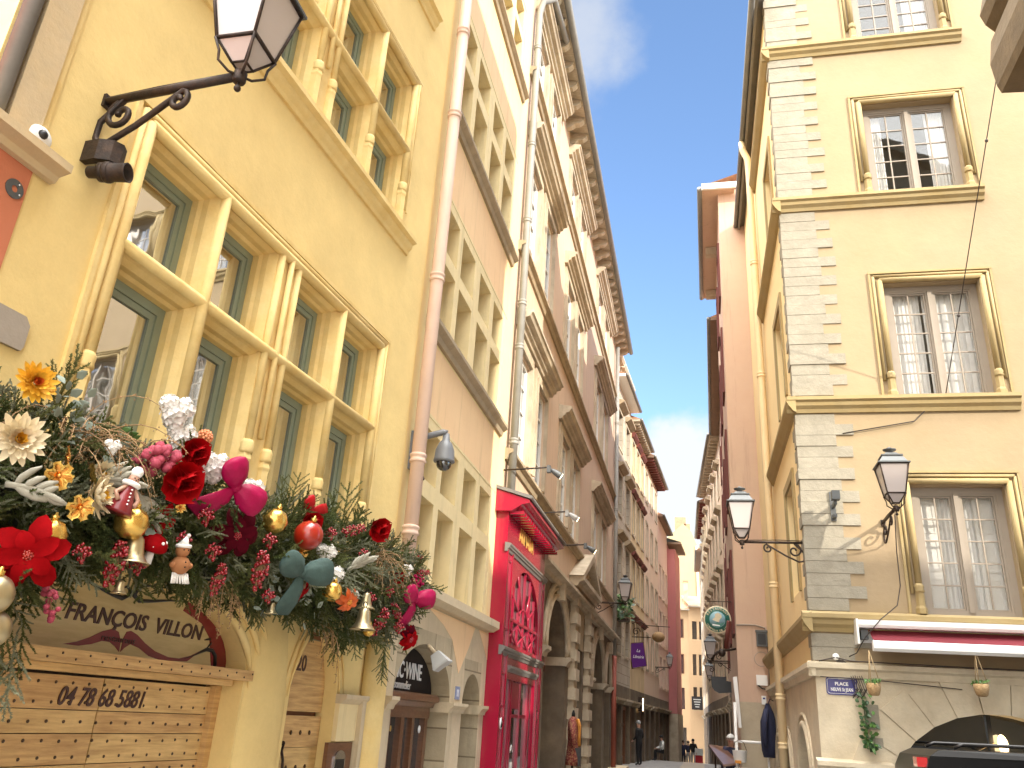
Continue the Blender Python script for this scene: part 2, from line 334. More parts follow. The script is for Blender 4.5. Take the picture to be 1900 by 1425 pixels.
    def build(s, name, parent=None, mats=None, mesh_only=False):
        loc = Vector((0, 0, 0)); pr = parent
        while pr is not None: loc += pr.location; pr = pr.parent
        me = bpy.data.meshes.new(name)
        V = np.array(s.v, dtype=np.float32)-np.array(loc, dtype=np.float32)
        me.from_pydata(V.tolist(), [], s.f)
        for n in s.mats: me.materials.append(M[n])
        me.polygons.foreach_set('material_index', s.mi); me.polygons.foreach_set('use_smooth', s.sm); me.update()
        if mesh_only: return me
        o = bpy.data.objects.new(name, me); C.objects.link(o)
        if parent is not None: o.parent = parent
        return o

def tag(o, label, cat, group=None):
    o['label'] = label; o['category'] = cat
    if group: o['group'] = group
    return o
def struct(o, label=None):
    o['kind'] = 'structure'
    if label: o['label'] = label
    return o
def thing(name, label, cat, loc=(0, 0, 0), group=None):
    o = bpy.data.objects.new(name, None); C.objects.link(o); o.location = loc; o.empty_display_size = .2
    return tag(o, label, cat, group)
def copy_tree(o, parent=None):
    c = o.copy(); C.objects.link(c)
    if parent is not None: c.parent = parent
    for ch in list(o.children): copy_tree(ch, c)
    return c
def place(o, loc, rot=None, s=None):
    o.location = loc
    if rot is not None: o.rotation_mode = 'QUATERNION'; o.rotation_quaternion = rot
    if s is not None: o.scale = (s, s, s)
    return o
def box(name, fr, dims, m, parent):
    b = MB().m(m); b.box(fr, *dims); return b.build(name, parent)

def text(name, body, fr, u, z, o, size, m, parent, shear=0., bold=0., sx=1., align='LEFT', ext=.004, rot=0.):
    cu = bpy.data.curves.new(name, 'FONT'); cu.body = body; cu.size = size; cu.shear = shear; cu.offset = bold; cu.extrude = ext; cu.align_x = align
    cu.resolution_u = 3
    ob = bpy.data.objects.new(name, cu); C.objects.link(ob)
    me = bpy.data.meshes.new_from_object(ob.evaluated_get(bpy.context.evaluated_depsgraph_get()))
    bpy.data.objects.remove(ob)
    loc = Vector((0, 0, 0)); pr = parent
    while pr is not None: loc += pr.location; pr = pr.parent
    cr, sr = math.cos(rot), math.sin(rot)
    for v in me.vertices:
        x, y = v.co.x*sx, v.co.y
        v.co = fr.p(u+x*cr-y*sr, o+v.co.z, z+x*sr+y*cr)-loc
    me.materials.clear(); me.materials.append(M[m])
    ob = bpy.data.objects.new(name, me); C.objects.link(ob); ob.parent = parent
    return ob

def ell(a, b, zs, h, n=20, pw=2.):      # basket/round arch curve
    c, r = (a+b)/2, (b-a)/2
    return [(c-r*math.cos(PI*i/n), zs+h*abs(math.sin(PI*i/n))**(2/pw)) for i in range(n+1)]
def pointed(a, b, zs, h, n=10):
    c = (a+b)/2; L = [(a+(c-a)*i/n, zs+h*math.sin(PI/2*(i/n)**.8)**.9) for i in range(n+1)]
    return L+[(2*c-u, z) for u, z in L[-2::-1]]

def scroll(c, r, turns, a0, ex, ey, n=22, k=.18):     # spiral in the plane (ex,ey)
    return [Vector(c)+(Vector(ex)*math.cos(a0+2*PI*turns*i/n)+Vector(ey)*math.sin(a0+2*PI*turns*i/n))*r*(1-(1-k)*i/n) for i in range(n+1)]

# gridded windows -------------------------------------------------------------
def casement(parent, fr, a, b, c, d, o, mf, mg, nx=1, nz=1, w=.06, mw=.018, th=.05, name='casement', pane='pane', step=True):
    f = MB().m(mf); f.frame(fr, a, b, c, d, w, o-th, o)
    if step: f.frame(fr, a+w+.004, b-w-.004, c+w+.004, d-w-.004, w*.7, o-th, o-.014)
    w2 = w*1.7+.004 if step else w
    for i in range(1, nx): x = a+w2+(b-a-2*w2)*i/nx; f.box(fr, x-mw/2, x+mw/2, o-th*.8, o-.012, c+w2, d-w2)
    for j in range(1, nz): z = c+w2+(d-c-2*w2)*j/nz; f.box(fr, a+w2, b-w2, o-th*.78, o-.015, z-mw/2, z+mw/2)
    f.build(name, parent)
    g = MB().m(mg); g.box(fr, a+w*.5, b-w*.5, o-th*.7, o-th*.55, c+w*.5, d-w*.5); return g.build(pane, parent)
# ================================================================== LEFT SIDE
# ---- building A: ochre facade with two big mullioned windows ----
def renaissance(b, fr, z0, zt, z1, stone='yelst', base=True):
    """stone cross window of four lights in two rows; casements and panes are its sub-parts"""
    s = MB().m(stone)
    half = [(.045, 0), (.055, -.03), (.085, -.08), (.085, -.14), (.105, -.17), (.105, -.34)]
    sec = [(-u, o) for u, o in half]+[(u, o) for u, o in half[::-1]]
    def mull(uc): s.mouldz(fr, z0, z1+.06, [(uc+u, o) for u, o in sec])
    for uc in (5.22, 7.33): mull(uc)
    pier = [(6.265-.145-u, o) for u, o in half]+[(6.265+.145+u, o) for u, o in half[::-1]]
    s.mouldz(fr, z0, z1+.06, pier)
    jl = [(4.14, .02), (4.14, -.34)]+[(4.25+u, o) for u, o in half[::-1]]+[(4.25, .02)]
    jr = [(8.42, .02), (8.42, -.34)]+[(8.30-u, o) for u, o in half[::-1]]+[(8.30, .02)]
    s.mouldz(fr, z0, z1+.08, jl); s.mouldz(fr, z0, z1+.08, jr)
    tr = [(o, zt-d) for d, o in half]+[(o, zt+d*.9) for d, o in half[::-1]]
    hd = [(o, z1-(d-.045)) for d, o in half]+[(-.34, z1+.1), (.02, z1+.1), (.02, z1)]
    for a, c in ((4.31, 5.165), (5.275, 6.06), (6.47, 7.275), (7.385, 8.245)):
        s.mouldu(fr, a, c, tr)
    s.mouldu(fr, 4.3, 8.26, hd)
    us = [4.27, 5.22, 6.12, 6.41, 7.33, 8.28]
    for i, u in enumerate(us):
        r = .05 if i not in (2, 3) else .038
        zb = z0+.62
        s.tube([fr.p(u, .012, zb), fr.p(u, .012, z1+.02)], r, 8)
        if base:
            s.lathe(fr.p(u, .01, zb-.10), (0, 0, 1), [(.058, 0), (.066, .02), (.06, .05), (.064, .09), (.052, .12)], 8)
            s.lathe(fr.p(u, .005, z0), (0, 0, 1), [(.072, 0), (.072, .06), (.062, .09), (.060, .44), (.068, .47), (.060, .5), (.056, .54)], 6, smooth=False)
    for zc in (zt, z1+.015): 
        s.tube([fr.p(4.27, .012, zc), fr.p(8.28, .012, zc)], .05, 8)
    s.tube([fr.p(6.265, .03, z0+.7), fr.p(6.265, .03, z1)], .03, 6)
    # outer surround rolls and label mould
    for u in (4.19, 8.37): s.tube([fr.p(u, .02, z0+.3), fr.p(u, .02, z1+.09)], .028, 6)
    s.tube([fr.p(4.19, .02, z1+.09), fr.p(8.37, .02, z1+.09)], .028, 6)
    s.box(fr, 4.10, 8.46, 0, .035, z1+.13, z1+.17)
    s.box(fr, 4.10, 4.14, 0, .03, z0+.3, z1+.13); s.box(fr, 8.42, 8.46, 0, .03, z0+.3, z1+.13)
    w = s.build('mullioned_window', b)
    cells = ((4.355, 5.115), (5.325, 6.015), (6.515, 7.225), (7.435, 8.195))
    for a, c in cells:
        casement(w, fr, a, c, z0+.02, zt-.105, -.235, 'green', 'paneA', w=.075, th=.06)
        casement(w, fr, a, c, zt+.095, z1-.06, -.235, 'green', 'paneA', w=.065, th=.06)
    return w

bA = thing('plastered_house', 'ochre yellow house with big stone cross windows, grey green casements and the studded restaurant door', 'house', FA.p(6.2, 0, 0))
w = MB().m('yel')
holes = [(4.14, 8.42, 3.72, 6.34), (4.14, 8.42, 7.92, 10.30), (4.14, 8.42, 11.7, 14.0), (4.12, 6.68, 0, 3.12), (7.42, 8.30, 0, 3.12)]
w.wall(FA, 3.08, 9.24, 0, 17, holes[:3]+holes[3:], rev=False, dep=.34)
for a, b_, c, d in holes[:3]:
    for P in ([(a, 0, c), (b_, 0, c), (b_, -.34, c), (a, -.34, c)],): w.q(FA, P)
w.archfill(FA, 4.12, 6.68, 2.5, ell(4.12, 6.68, 2.5, .57, 24, 2.3), 3.12, dep=.3, z0=0)
w.archfill(FA, 7.42, 8.30, 2.45, pointed(7.42, 8.30, 2.45, .6), 3.12, dep=.2, z0=0)
w.block(FA, 3.08, 9.24, 0, 17, 9)
# rounded pier between the two doors, flared arch mouldings
w.smooth = True; zz_ = [(0, 1), (1.9, 1), (2.3, .97), (2.6, .8), (2.85, .5), (3.05, .2), (3.2, .02)]
V_ = [FA.p(7.03+.33*(.4+.6*k)*math.cos(PI*i/10), -.01+.085*k*math.sin(PI*i/10), z) for z, k in zz_ for i in range(11)]
w.add(V_, [(j*11+i, j*11+i+1, (j+1)*11+i+1, (j+1)*11+i) for j in range(len(zz_)-1) for i in range(10)]); w.smooth = False
w.build('wall', bA)
mo = MB().m('yelst')
for k, (d, r) in enumerate(((.06, .035), (.17, .03), (.27, .028))):
    mo.sweep(FA, ell(4.12-d, 6.68+d, 2.38+.1*k, .70+d*.75-.1*k, 30, 2.2), [r*min(1, .15+6*min(i, 30-i)/30) for i in range(31)], 8, .012)
for k, (d, r) in enumerate(((.05, .03), (.13, .026))):
    pth = pointed(7.42-d, 8.30+d, 2.36+.06*k, .72+d*.8-.06*k, 12)
    mo.sweep(FA, pth, [r*min(1, .15+5*min(i, len(pth)-1-i)/len(pth)) for i in range(len(pth))], 8, .012)
mo.build('arch_moulding', bA)
renaissance(bA, FA, 3.74, 5.24, 6.24)
renaissance(bA, FA, 7.93, 9.07, 10.17)
renaissance(bA, FA, 11.72, 12.85, 13.9)
sl = MB().m('yelst')
for z, u0 in ((7.92, 4.0), (11.7, 4.0)):
    sl = MB().m('yelst'); sl.mouldu(FA, u0, 8.62, [(0, z-.22), (.03, z-.22), (.04, z-.17), (.075, z-.13), (.085, z-.08), (.14, z-.06), (.14, z), (.03, z+.03), (0, z+.03)]); sl.build('sill_moulding', bA)
p = MB().m('stoneA'); p.box(FA, 3.21, 3.43, 0, .07, 5.38, 17); p.m('yelst'); p.box(FA, 3.43, 3.50, 0, .03, 5.38, 17); p.build('corner_pilaster', bA)
p = MB().m('zincdk'); p.tube([FA.p(3.13, .05, 5.4), FA.p(3.13, .05, 17)], .055, 10); p.build('corner_downpipe', bA)
# restaurant door
d = MB().m('oak')
seams = [0, .32, .62, .92, 1.22, 1.53, 1.84, 2.03, 2.175, 2.39]
for i in range(len(seams)-1):
    for a, c, k in ((4.16, 5.385, 0), (5.395, 6.60, 1)):
        d.m('oak' if (i+k) % 2 else 'oak2'); j = random.uniform(-.003, .003)
        d.box(FA, a, c, -.30, -.25+j, seams[i]+.003, seams[i+1]-.003)
d.m('dkgap'); d.box(FA, 4.14, 6.66, -.33, -.302, 0, 2.42)
d.m('oak2'); d.box(FA, 6.60, 6.68, -.30, -.20, 0, 2.40); d.box(FA, 4.12, 4.16, -.30, -.20, 0, 2.40)
dA = d.build('double_door', bA)
d = MB().m('stud'); 
for i in range(5, len(seams)-1):
    for zz in ((seams[i]+.045, seams[i+1]-.045) if seams[i+1]-seams[i] > .16 else (seams[i]+.07,)):
        for k in range(17): d.ball(FA.p(4.24+k*.145, -.248, zz+random.uniform(-.004, .004)), .011, 6)
d.build('door_studs', dA)['kind'] = 'stuff'
text('phone_number', '04 78 68 5881', FA, 5.0, 2.205, -.243, .165, 'letdk', dA, shear=.25, bold=.002, sx=.86)
d = MB().m('oak2'); d.box(FA, 4.0, 6.72, -.3, .06, 2.452, 2.535); d.m('oak'); d.box(FA, 4.1, 6.62, -.3, -.06, 2.405, 2.45)
bm_ = d.build('door_beam', bA)
d = MB().m('stud')
for k in range(24): d.ball(FA.p(4.08+k*.114, .062, 2.478+.03*(k % 2)), .008, 6)
d.build('beam_studs', bm_)
# painted lunette sign
d = MB().m('cream_sign'); pts = ell(4.12, 6.68, 2.5, .57, 24, 2.3); d.prism(FA, pts, -.24, -.2); sg = d.build('lunette_sign', bA)
d = MB().m('signred')
for P in ([(4.89, 2.575), (5.0, 2.6), (5.11, 2.64), (5.21, 2.69), (5.3, 2.715), (5.36, 2.7), (5.40, 2.64), (5.405, 2.57), (5.36, 2.6), (5.3, 2.625), (5.22, 2.625), (5.13, 2.595), (5.02, 2.575)],
          [(5.42, 2.57), (5.42, 2.66), (5.44, 2.71), (5.48, 2.72), (5.55, 2.7), (5.65, 2.65), (5.77, 2.605), (5.93, 2.575), (6.06, 2.575), (6.19, 2.605), (6.3, 2.65), (6.16, 2.56), (5.87, 2.545), (5.72, 2.565), (5.6, 2.61), (5.5, 2.63), (5.45, 2.6)]):
    d.prism(FA, P, -.2, -.194)
d.m('signred')
arc = ell(4.12, 6.68, 2.5, .57, 60, 2.3)
arc_o = [q for q in arc if q[0] > 6.0]; 
d.prism(FA, [(u, z) for u, z in arc_o]+[(6.50-.14*(i/5.), 2.5+.33*(i/5.)) if i < 5 else (6.26, 2.86) for i in range(6)]+[(6.0, 2.93)], -.2, -.195)
d.build('red_ribbon', sg)
d = MB().m('black')
d.sweep(FA, [(4.95, 2.99), (5.09, 2.965), (5.22, 2.94), (5.32, 2.93), (5.38, 2.96), (5.375, 3.0), (5.34, 3.015), (5.31, 3.0)], [.004, .010, .014, .018, .018, .014, .010, .004], 6, -.197)
d.sweep(FA, [(5.73, 3.06), (5.62, 3.065), (5.5, 3.045), (5.44, 3.01), (5.43, 2.965), (5.49, 2.935), (5.62, 2.95), (5.83, 2.985), (6.0, 3.0)], [.004, .010, .014, .02, .02, .016, .012, .008, .004], 6, -.197)
d.sweep(FA, [(6.08, 2.57), (6.2, 2.6), (6.3, 2.64), (6.38, 2.67), (6.45, 2.67), (6.5, 2.63), (6.52, 2.55)], [.002, .006, .010, .016, .018, .02, .02], 6, -.197)
d.sweep(FA, [(6.33, 2.74), (6.40, 2.755), (6.42, 2.72), (6.38, 2.68)], [.003, .012, .012, .003], 6, -.197)
d.build('black_flourish', sg)
text('sign_lettering', 'FRANÇOIS  VILLON', FA, 4.84, 2.735, -.197, .155, 'letdk', sg, shear=.18, bold=.003, sx=1.06)
text('ribbon_lettering', 'restaurant', FA, 5.2, 2.632, -.192, .06, 'letdk', sg, sx=1.35)
# number 20 door
d = MB()
for i, (a, c) in enumerate(((0, .5), (.5, .95), (.95, 1.35), (1.35, 1.62), (1.62, 1.92), (1.92, 2.2))):
    d.m('oak2' if i % 2 else 'oak'); d.box(FA, 7.43, 8.29, -.2, -.13, a+.002, c-.002)
for i, (a, c) in enumerate(((2.235, 2.48), (2.48, 2.70), (2.70, 2.90), (2.90, 3.06))):
    d.m('oak2' if i < 2 else 'doordk' if i == 3 else 'oak2'); d.box(FA, 7.425, 8.295, -.2, -.14, a+.001, c-.001)
d.m('doordk'); d.box(FA, 7.425, 8.295, -.24, -.205, 0, 3.1)
n20 = d.build('house_door', bA)
text('door_number', '20', FA, 7.70, 2.60, -.137, .21, 'letdk', n20, sx=.85, bold=.002)
d = MB().m('stud')
for z in (1.45, 1.75, 2.05): 
    for k in range(4): d.prism(FA, [(7.58+k*.17-.014, z), (7.58+k*.17, z-.02), (7.58+k*.17+.014, z), (7.58+k*.17, z+.02)], -.13, -.115)
d.build('door_studs', n20)
d = MB().m('iron'); d.tube([FA.p(7.62, -.10, 1.95), FA.p(7.58, -.09, 1.9), FA.p(7.61, -.08, 1.82), FA.p(7.64, -.09, 1.72), FA.p(7.62, -.10, 1.6)], [.01, .014, .012, .014, .01], 8); d.ball(FA.p(7.62, -.11, 1.96), .022, 8); d.build('door_handle', n20)
# right-hand stone pier and painted column
d = MB().m('stoneB'); d.box(FA, 8.31, 8.72, -.02, .05, 1.98, 2.42); d.m('arcst'); d.box(FA, 8.72, 8.80, 0, .1, 0, 2.38); d.mouldu(FA, 8.30, 8.82, [(0, 2.42), (.12, 2.42), (.12, 2.38), (.06, 2.33), (0, 2.33)]); d.build('stone_pier', bA)
d = MB().m('yelst'); d.smooth = True; d.mouldz(FA, 0, 3.5, [(9.0+.2*math.cos(a), .02+.17*math.sin(a)) for a in [PI*i/10 for i in range(11)]]); d.build('painted_column', bA)
# stone plaque
d = MB().m('slab'); d.prism(FA, [(3.35, 4.16), (3.785, 4.17), (3.80, 4.20), (3.80, 4.34), (3.76, 4.385), (3.35, 4.38)], 0, .025); pl = d.build('stone_plaque', bA)

# ---- low red house on the left ----
bR = thing('low_house', 'low red ochre house front with a stone cornice at the left edge', 'house', FA.p(2.2, 0, 0))
d = MB().m('redpl'); d.box(FA, -3, 3.51, -4, .012, 0, 5.28); d.build('wall', bR)
d = MB().m('stoneA'); d.mouldu(FA, -3, 3.64, [(0.012, 5.27), (.06, 5.27), (.08, 5.31), (.17, 5.33), (.17, 5.385), (.012, 5.41)]); d.build('cornice', bR)

# ---- building B: peach and yellow house with wine bar ----
bB = thing('plastered_house', 'peach and butter yellow house with stone mullioned windows over the wine bar arcade', 'house', FL.p(12, 0, 0))
rows = ((3.80, 4.92, 5.15, 5.85), (7.30, 8.39, 8.60, 9.32), (10.90, 12.12, 12.36, 13.02), (15.05, 16.2, 16.44, 17.1))
lights = ((9.84, 10.50), (10.72, 11.49), (11.84, 12.60), (12.85, 13.58))
w = MB().m('yelB')
w.wall(FL, 9.2, 14.52, 3.66, 21, [(9.70, 13.76, r[0], r[3]+.16) for r in rows], rev=False)
w.block(FL, 9.2, 14.52, 0, 21, 9)
w.build('wall', bB)
for z0, z1 in ((6.02, 7.06), (9.5, 10.66), (13.2, 14.8)): box('peach_panel', FL, (9.62, 13.98, 0, .006, z0, z1), 'orapl', bB)
for r in rows:
    s = MB().m('stoneB'); hs = [(a, c, z0, z1) for a, c in lights for z0, z1 in ((r[0], r[1]), (r[2], r[3]))]
    s.wall(FL, 9.70, 13.76, r[0], r[3]+.16, hs, o=.014, dep=.46)
    s.box(FL, 9.66, 9.70, 0, .02, r[0], r[3]+.2); s.box(FL, 13.76, 13.80, 0, .02, r[0], r[3]+.2); s.box(FL, 9.70, 13.76, 0, .02, r[3]+.16, r[3]+.2)
    mw = s.build('mullioned_window', bB)
    for a, c, z0, z1 in hs: casement(mw, FL, a, c, z0, z1, -.36, 'greyfr', 'paneB', w=.05, th=.06, step=False)
s = MB().m('moldC')
for r in rows[1:]: s = MB().m('moldC'); s.mouldu(FL, 9.45, 14.02, [(0, r[0]-.2), (.05, r[0]-.2), (.07, r[0]-.12), (.10, r[0]-.10), (.15, r[0]-.06), (.15, r[0]), (0, r[0]+.02)]); s.build('sill_moulding', bB)
s = MB().m('arcst'); s.mouldu(FL, 9.25, 14.12, [(0, 3.62), (.1, 3.62), (.2, 3.68), (.2, 3.79), (0, 3.82)]); s.build('stone_ledge', bB)
w = MB().m('arcst'); w.wall(FL, 9.2, 14.52, 0, 3.66, [(9.7, 12.1, 0, 3.3), (12.8, 13.86, 0, 3.1)], rev=False)
w.m('arcblk')
w.archfill(FL, 9.7, 12.1, 2.45, ell(9.7, 12.1, 2.45, .68, 20), 3.3, dep=.62, z0=0)
w.archfill(FL, 12.8, 13.86, 2.45, ell(12.8, 13.86, 2.45, .45, 16), 3.1, dep=.62, z0=0)
w.m('arcst'); 
for a, c in ((9.45, 9.72), (12.05, 12.85), (13.80, 14.56)): w.mouldu(FL, a, c, [(-.6, 2.45), (.09, 2.45), (.09, 2.41), (.04, 2.36), (.02, 2.31), (-.6, 2.31)])
w.build('arcade', bB)
w = MB().m('orapl'); w.prism(FL, [(10.7, 3.6), (13.25, 3.6), (12.95, 3.28), (12.46, 2.86), (11.98, 3.3), (11.5, 3.45)], 0, .005); w.prism(FL, [(13.5, 3.6), (14.48, 3.6), (14.45, 3.0), (14.0, 3.3)], 0, .005); w.build('spandrel_plaster', bB)
# wine bar shop front, set back in the arch
w = MB().m('signblk'); w.prism(FL, ell(9.72, 12.08, 2.50, .6, 20), -.31, -.27); lun = w.build('wine_bar_sign', bB)
text('sign_lettering', 'TIC·WINE', FL, 10.36, 2.70, -.265, .29, 'whitel', lun, sx=.92, bold=.004)
text('sign_lettering', 'flying sommelier', FL, 10.1, 2.565, -.265, .15, 'whitel', lun, sx=1.02)
w = MB().m('brown')
w.mouldu(FL, 9.72, 12.0, [(-.4, 2.36), (-.2, 2.36), (-.18, 2.42), (-.12, 2.44), (-.12, 2.50), (-.16, 2.53), (-.4, 2.53)])
w.box(FL, 9.72, 11.98, -.4, -.24, 2.22, 2.36)
for a, c in ((9.72, 9.84), (10.35, 10.45), (10.85, 10.98), (11.3, 11.4), (11.86, 11.98)): w.box(FL, a, c, -.4, -.26, 0, 2.22)
w.box(FL, 9.72, 11.98, -.4, -.27, 0, .5)
sf = w.build('shop_front', bB)
w = MB().m('carglass'); w.box(FL, 9.72, 12.08, -.36, -.34, .5, 2.3); w.m('inside_shade'); w.box(FL, 9.5, 13.9, -1.6, -.7, 0, 3.2); w.build('shop_window', sf)
w = MB().m('whitel'); w.lathe(FL.p(11.62, -.26, 2.08), FL.n, [(.05, 0), (.05, .01)], 16); w.build('round_sticker', sf)
text('year_lettering', '2010', FL, 10.5, 2.05, -.33, .1, 'goldpaint', sf)

# things on A/B
t = thing('wall_poster', 'crimson and white poster reading package dinner in the wine bar window', 'poster', FL.p(9.95, -.24, 1.6))
d = MB().m('whitel'); d.box(FL, 9.72, 10.36, -.255, -.245, 1.3, 2.34); d.build('sheet', t)
for z0, z1 in ((1.78, 2.18), (1.36, 1.74)): box('red_band', FL, (9.73, 10.35, -.245, -.242, z0, z1), 'poster_r', t)
text('lettering', 'Année 2010', FL, 9.75, 2.23, -.242, .09, 'black', t, sx=.95); text('lettering', 'PACKAGE', FL, 9.70, 1.86, -.239, .34, 'whitel', t, sx=.42, bold=.006); text('lettering', 'DINNER', FL, 9.72, 1.43, -.239, .33, 'whitel', t, sx=.52, bold=.006)
t = thing('number_plate', 'faded blue enamel plate with number 11 on the arcade pier', 'sign', FL.p(12.5, 0, 2.58))
d = MB().m('blueplate2'); d.box(FL, 12.36, 12.60, 0.002, .012, 2.50, 2.68); d.build('plate', t); text('number', '11', FL, 12.42, 2.54, .013, .14, 'whitel', t, sx=.8)
t = thing('intercom', 'brown door intercom with a metal button panel on the pier by door 20', 'intercom', FA.p(8.4, .05, 1.4))
d = MB().m('brown'); d.box(FA, 8.2, 8.70, 0, .04, 1.35, 1.97); d.build('backboard', t)
d = MB().m('chrome'); d.box(FA, 8.34, 8.56, .04, .055, 1.4, 1.82); d.prism(FA, [(8.45-.11*math.cos(PI*i/10), 1.82+.08*math.sin(PI*i/10)) for i in range(11)], .04, .055); d.build('faceplate', t)
d = MB().m('black'); d.box(FA, 8.37, 8.53, .055, .06, 1.76, 1.81)
for i in range(4):
    for j in range(3): d.box(FA, 8.38+j*.05, 8.415+j*.05, .055, .06, 1.45+i*.06, 1.49+i*.06)
d.box(FA, 8.36, 8.54, .0545, .0575, 1.42, 1.82); d.build('keypad', t)
# pipes
def pipe(label, name, pts, r, m, rings, fr, ringm=None):
    t = thing(name, label, 'drainpipe', pts[-1])
    b = MB().m(m); b.tube(pts, r, 14); b.build('pipe', t)
    for p_ in rings:
        b = MB().m(ringm or m); p_ = Vector(p_); b.lathe(p_-Vector((0, 0, .06)), (0, 0, 1), [(r*1.05, 0), (r*1.2, .01), (r*1.2, .035), (r*1.08, .045), (r*1.08, .075), (r*1.2, .085), (r*1.2, .11), (r*1.05, .12)], 14); b.build('collar', t)
    return t
pp = lambda z: FL.p(9.27, .16, z)
pipe('pink painted drainpipe running up the joint between the ochre and peach houses', 'drainpipe', [pp(17), pp(8), pp(3.4)], .088, 'pinkpipe', [pp(12.1), pp(10.5), pp(7.75), pp(5.2), pp(4.3)], FL)
pc = lambda z: FL.p(14.62, .14, z)
pipe('zinc grey drainpipe above the red shopfront, bent to the gutter at its top', 'drainpipe', [FL.p(16.6, .46, 19.1), FL.p(15.0, .40, 18.9), FL.p(14.66, .2, 18.5), pc(18.1), pc(12), pc(6.1)], .078, 'zinc', [pc(17), pc(14.2), pc(12.2), pc(10.2), pc(9.2), pc(7.2)], FL)
# ---- red shopfront ----
rs = thing('shopfront', 'glossy crimson wooden shopfront with tall arched window and gold letters under a red canopy', 'shopfront', FL.p(16, .2, 0))
o0, o1 = 0.02, .23
w = MB().m('shopred')
w.wall(FL, 14.18, 18.0, 0, 5.85, [(14.75, 17.55, 3.52, 4.97), (14.75, 17.45, 0.3, 2.92)], o=o1, dep=.07)
arc = ell(14.75, 17.55, 3.95, 1.0, 24)
w.archfill(FL, 14.75, 17.55, 3.95, arc, 4.97, o=o1, dep=.07)
w.q(FL, [(14.18, 0, 0), (14.18, o1, 0), (14.18, o1, 5.85), (14.18, 0, 5.85)]); w.q(FL, [(18.0, 0, 0), (18.0, o1, 0), (18.0, o1, 5.85), (18, 0, 5.85)])
w.box(FL, 14.18, 14.24, o1, o1+.03, 0, 5.1); w.box(FL, 14.6, 14.68, o1, o1+.03, 0, 5.1); w.box(FL, 17.6, 17.68, o1, o1+.03, 0, 5.1); w.box(FL, 17.94, 18.02, o1, o1+.03, 0, 5.1)
w.m('shopred2')
for a, c in ((14.3, 14.55), (17.72, 17.9)):
    for z0, z1 in ((.3, 1.2), (1.35, 2.3), (2.45, 3.0), (3.7, 4.9)): w.frame(FL, a, c, z0, z1, .03, o1, o1+.018)
w.build('carved_front', rs)
w = MB().m('moldC')
w.m('black')
for z in (5.10, 3.36):
    w = MB().m('zincdk'); w.mouldu(FL, 14.14, 18.06, [(.2, z-.08), (.25, z-.08), (.265, z-.03), (.29, z-.02), (.29, z+.01), (.31, z+.02), (.31, z+.06), (.2, z+.08)]); w.build('grey_moulding', rs)
w = MB().m('zincdk')
w.mouldu(FL, 14.72, 17.5, [(.2, 3.04), (.26, 3.04), (.28, 3.08), (.30, 3.1), (.30, 3.14), (.2, 3.16)])
w.build('grey_moulding', rs)
w = MB().m('paneF'); w.box(FL, 14.75, 17.55, .145, .155, .3, 4.97); w.build('window_glass', rs)
w = MB().m('shopred2')
ci = (16.15, 3.95)
for k in range(1, 6):
    a = PI*k/6; w.sweep(FL, [(ci[0]-.45*math.cos(a), ci[1]+.28*math.sin(a)), (ci[0]-1.4*math.cos(a), ci[1]+1.0*math.sin(a))], .024, 6, .185)
w.sweep(FL, ell(ci[0]-.47, ci[0]+.47, ci[1], .30, 12), .022, 6, .185)
for u in (15.15, 15.62, 16.15, 16.68, 17.15): w.box(FL, u-.022, u+.022, .16, .205, 3.52, 4.9 if abs(u-16.15) < .6 else 4.55)
w.box(FL, 14.75, 17.55, .16, .205, 3.92, 3.97)
for a, c in ((14.78, 15.6), (15.65, 16.65), (16.7, 17.52)):
    w.sweep(FL, [(a, 3.55), (c, 3.9)], .018, 6, .185); w.sweep(FL, [(a, 3.9), (c, 3.55)], .018, 6, .185)
w.build('fan_window_bars', rs)
w = MB().m('shopred2')
for u in (15.3, 15.45, 16.2, 16.95, 17.1): w.box(FL, u-.04, u+.04, .155, .20, .3, 2.92)
w.box(FL, 14.75, 17.45, .155, .2, .3, .75); w.box(FL, 15.45, 16.2, .155, .19, 2.45, 2.9); w.box(FL, 15.45, 16.2, .155, .19, 2.30, 2.36); w.box(FL, 16.2, 16.95, .155, .19, 2.30, 2.36)
w.build('door_posts', rs)
d = MB().m('whitel'); d.lathe(FL.p(14.42, o1+.02, 2.2), FL.n, [(.09, 0), (.09, .012)], 16); dd = d.build('oval_badge', rs)
d = MB().m('blackm'); d.sweep(FL, [(14.39, 2.14), (14.42, 2.27), (14.45, 2.14)], .012, 5, o1+.035); d.build('badge_mark', dd)
d = MB().m('whitel'); d.prism(FL, [(15.72, 1.75), (15.82, 1.85), (15.92, 1.75), (15.92, 1.72), (15.82, 1.80), (15.72, 1.72)], .157, .165); d.box(FL, 15.74, 15.94, .157, .165, 1.45, 1.56); d.build('hanger_card', rs)
text('gold_lettering', 'ARMADA', FL, 15.18, 5.42, o1+.006, .36, 'goldpaint', rs, sx=.95, bold=.012)
w = MB().m('shopred'); w.mouldu(FL, 14.05, 18.2, [(0, 5.72), (.3, 5.72), (.5, 5.84), (.62, 5.86), (.62, 5.92), (0, 6.12)])
for u in np.arange(14.2, 18.1, .22): w.box(FL, u, u+.10, .24, .5, 5.69, 5.75)
w.m('zincdk'); w.mouldu(FL, 14.02, 18.24, [(0, 6.13), (.65, 5.93), (.67, 5.95), (.67, 5.985), (0, 6.19)]); w.build('canopy', rs)
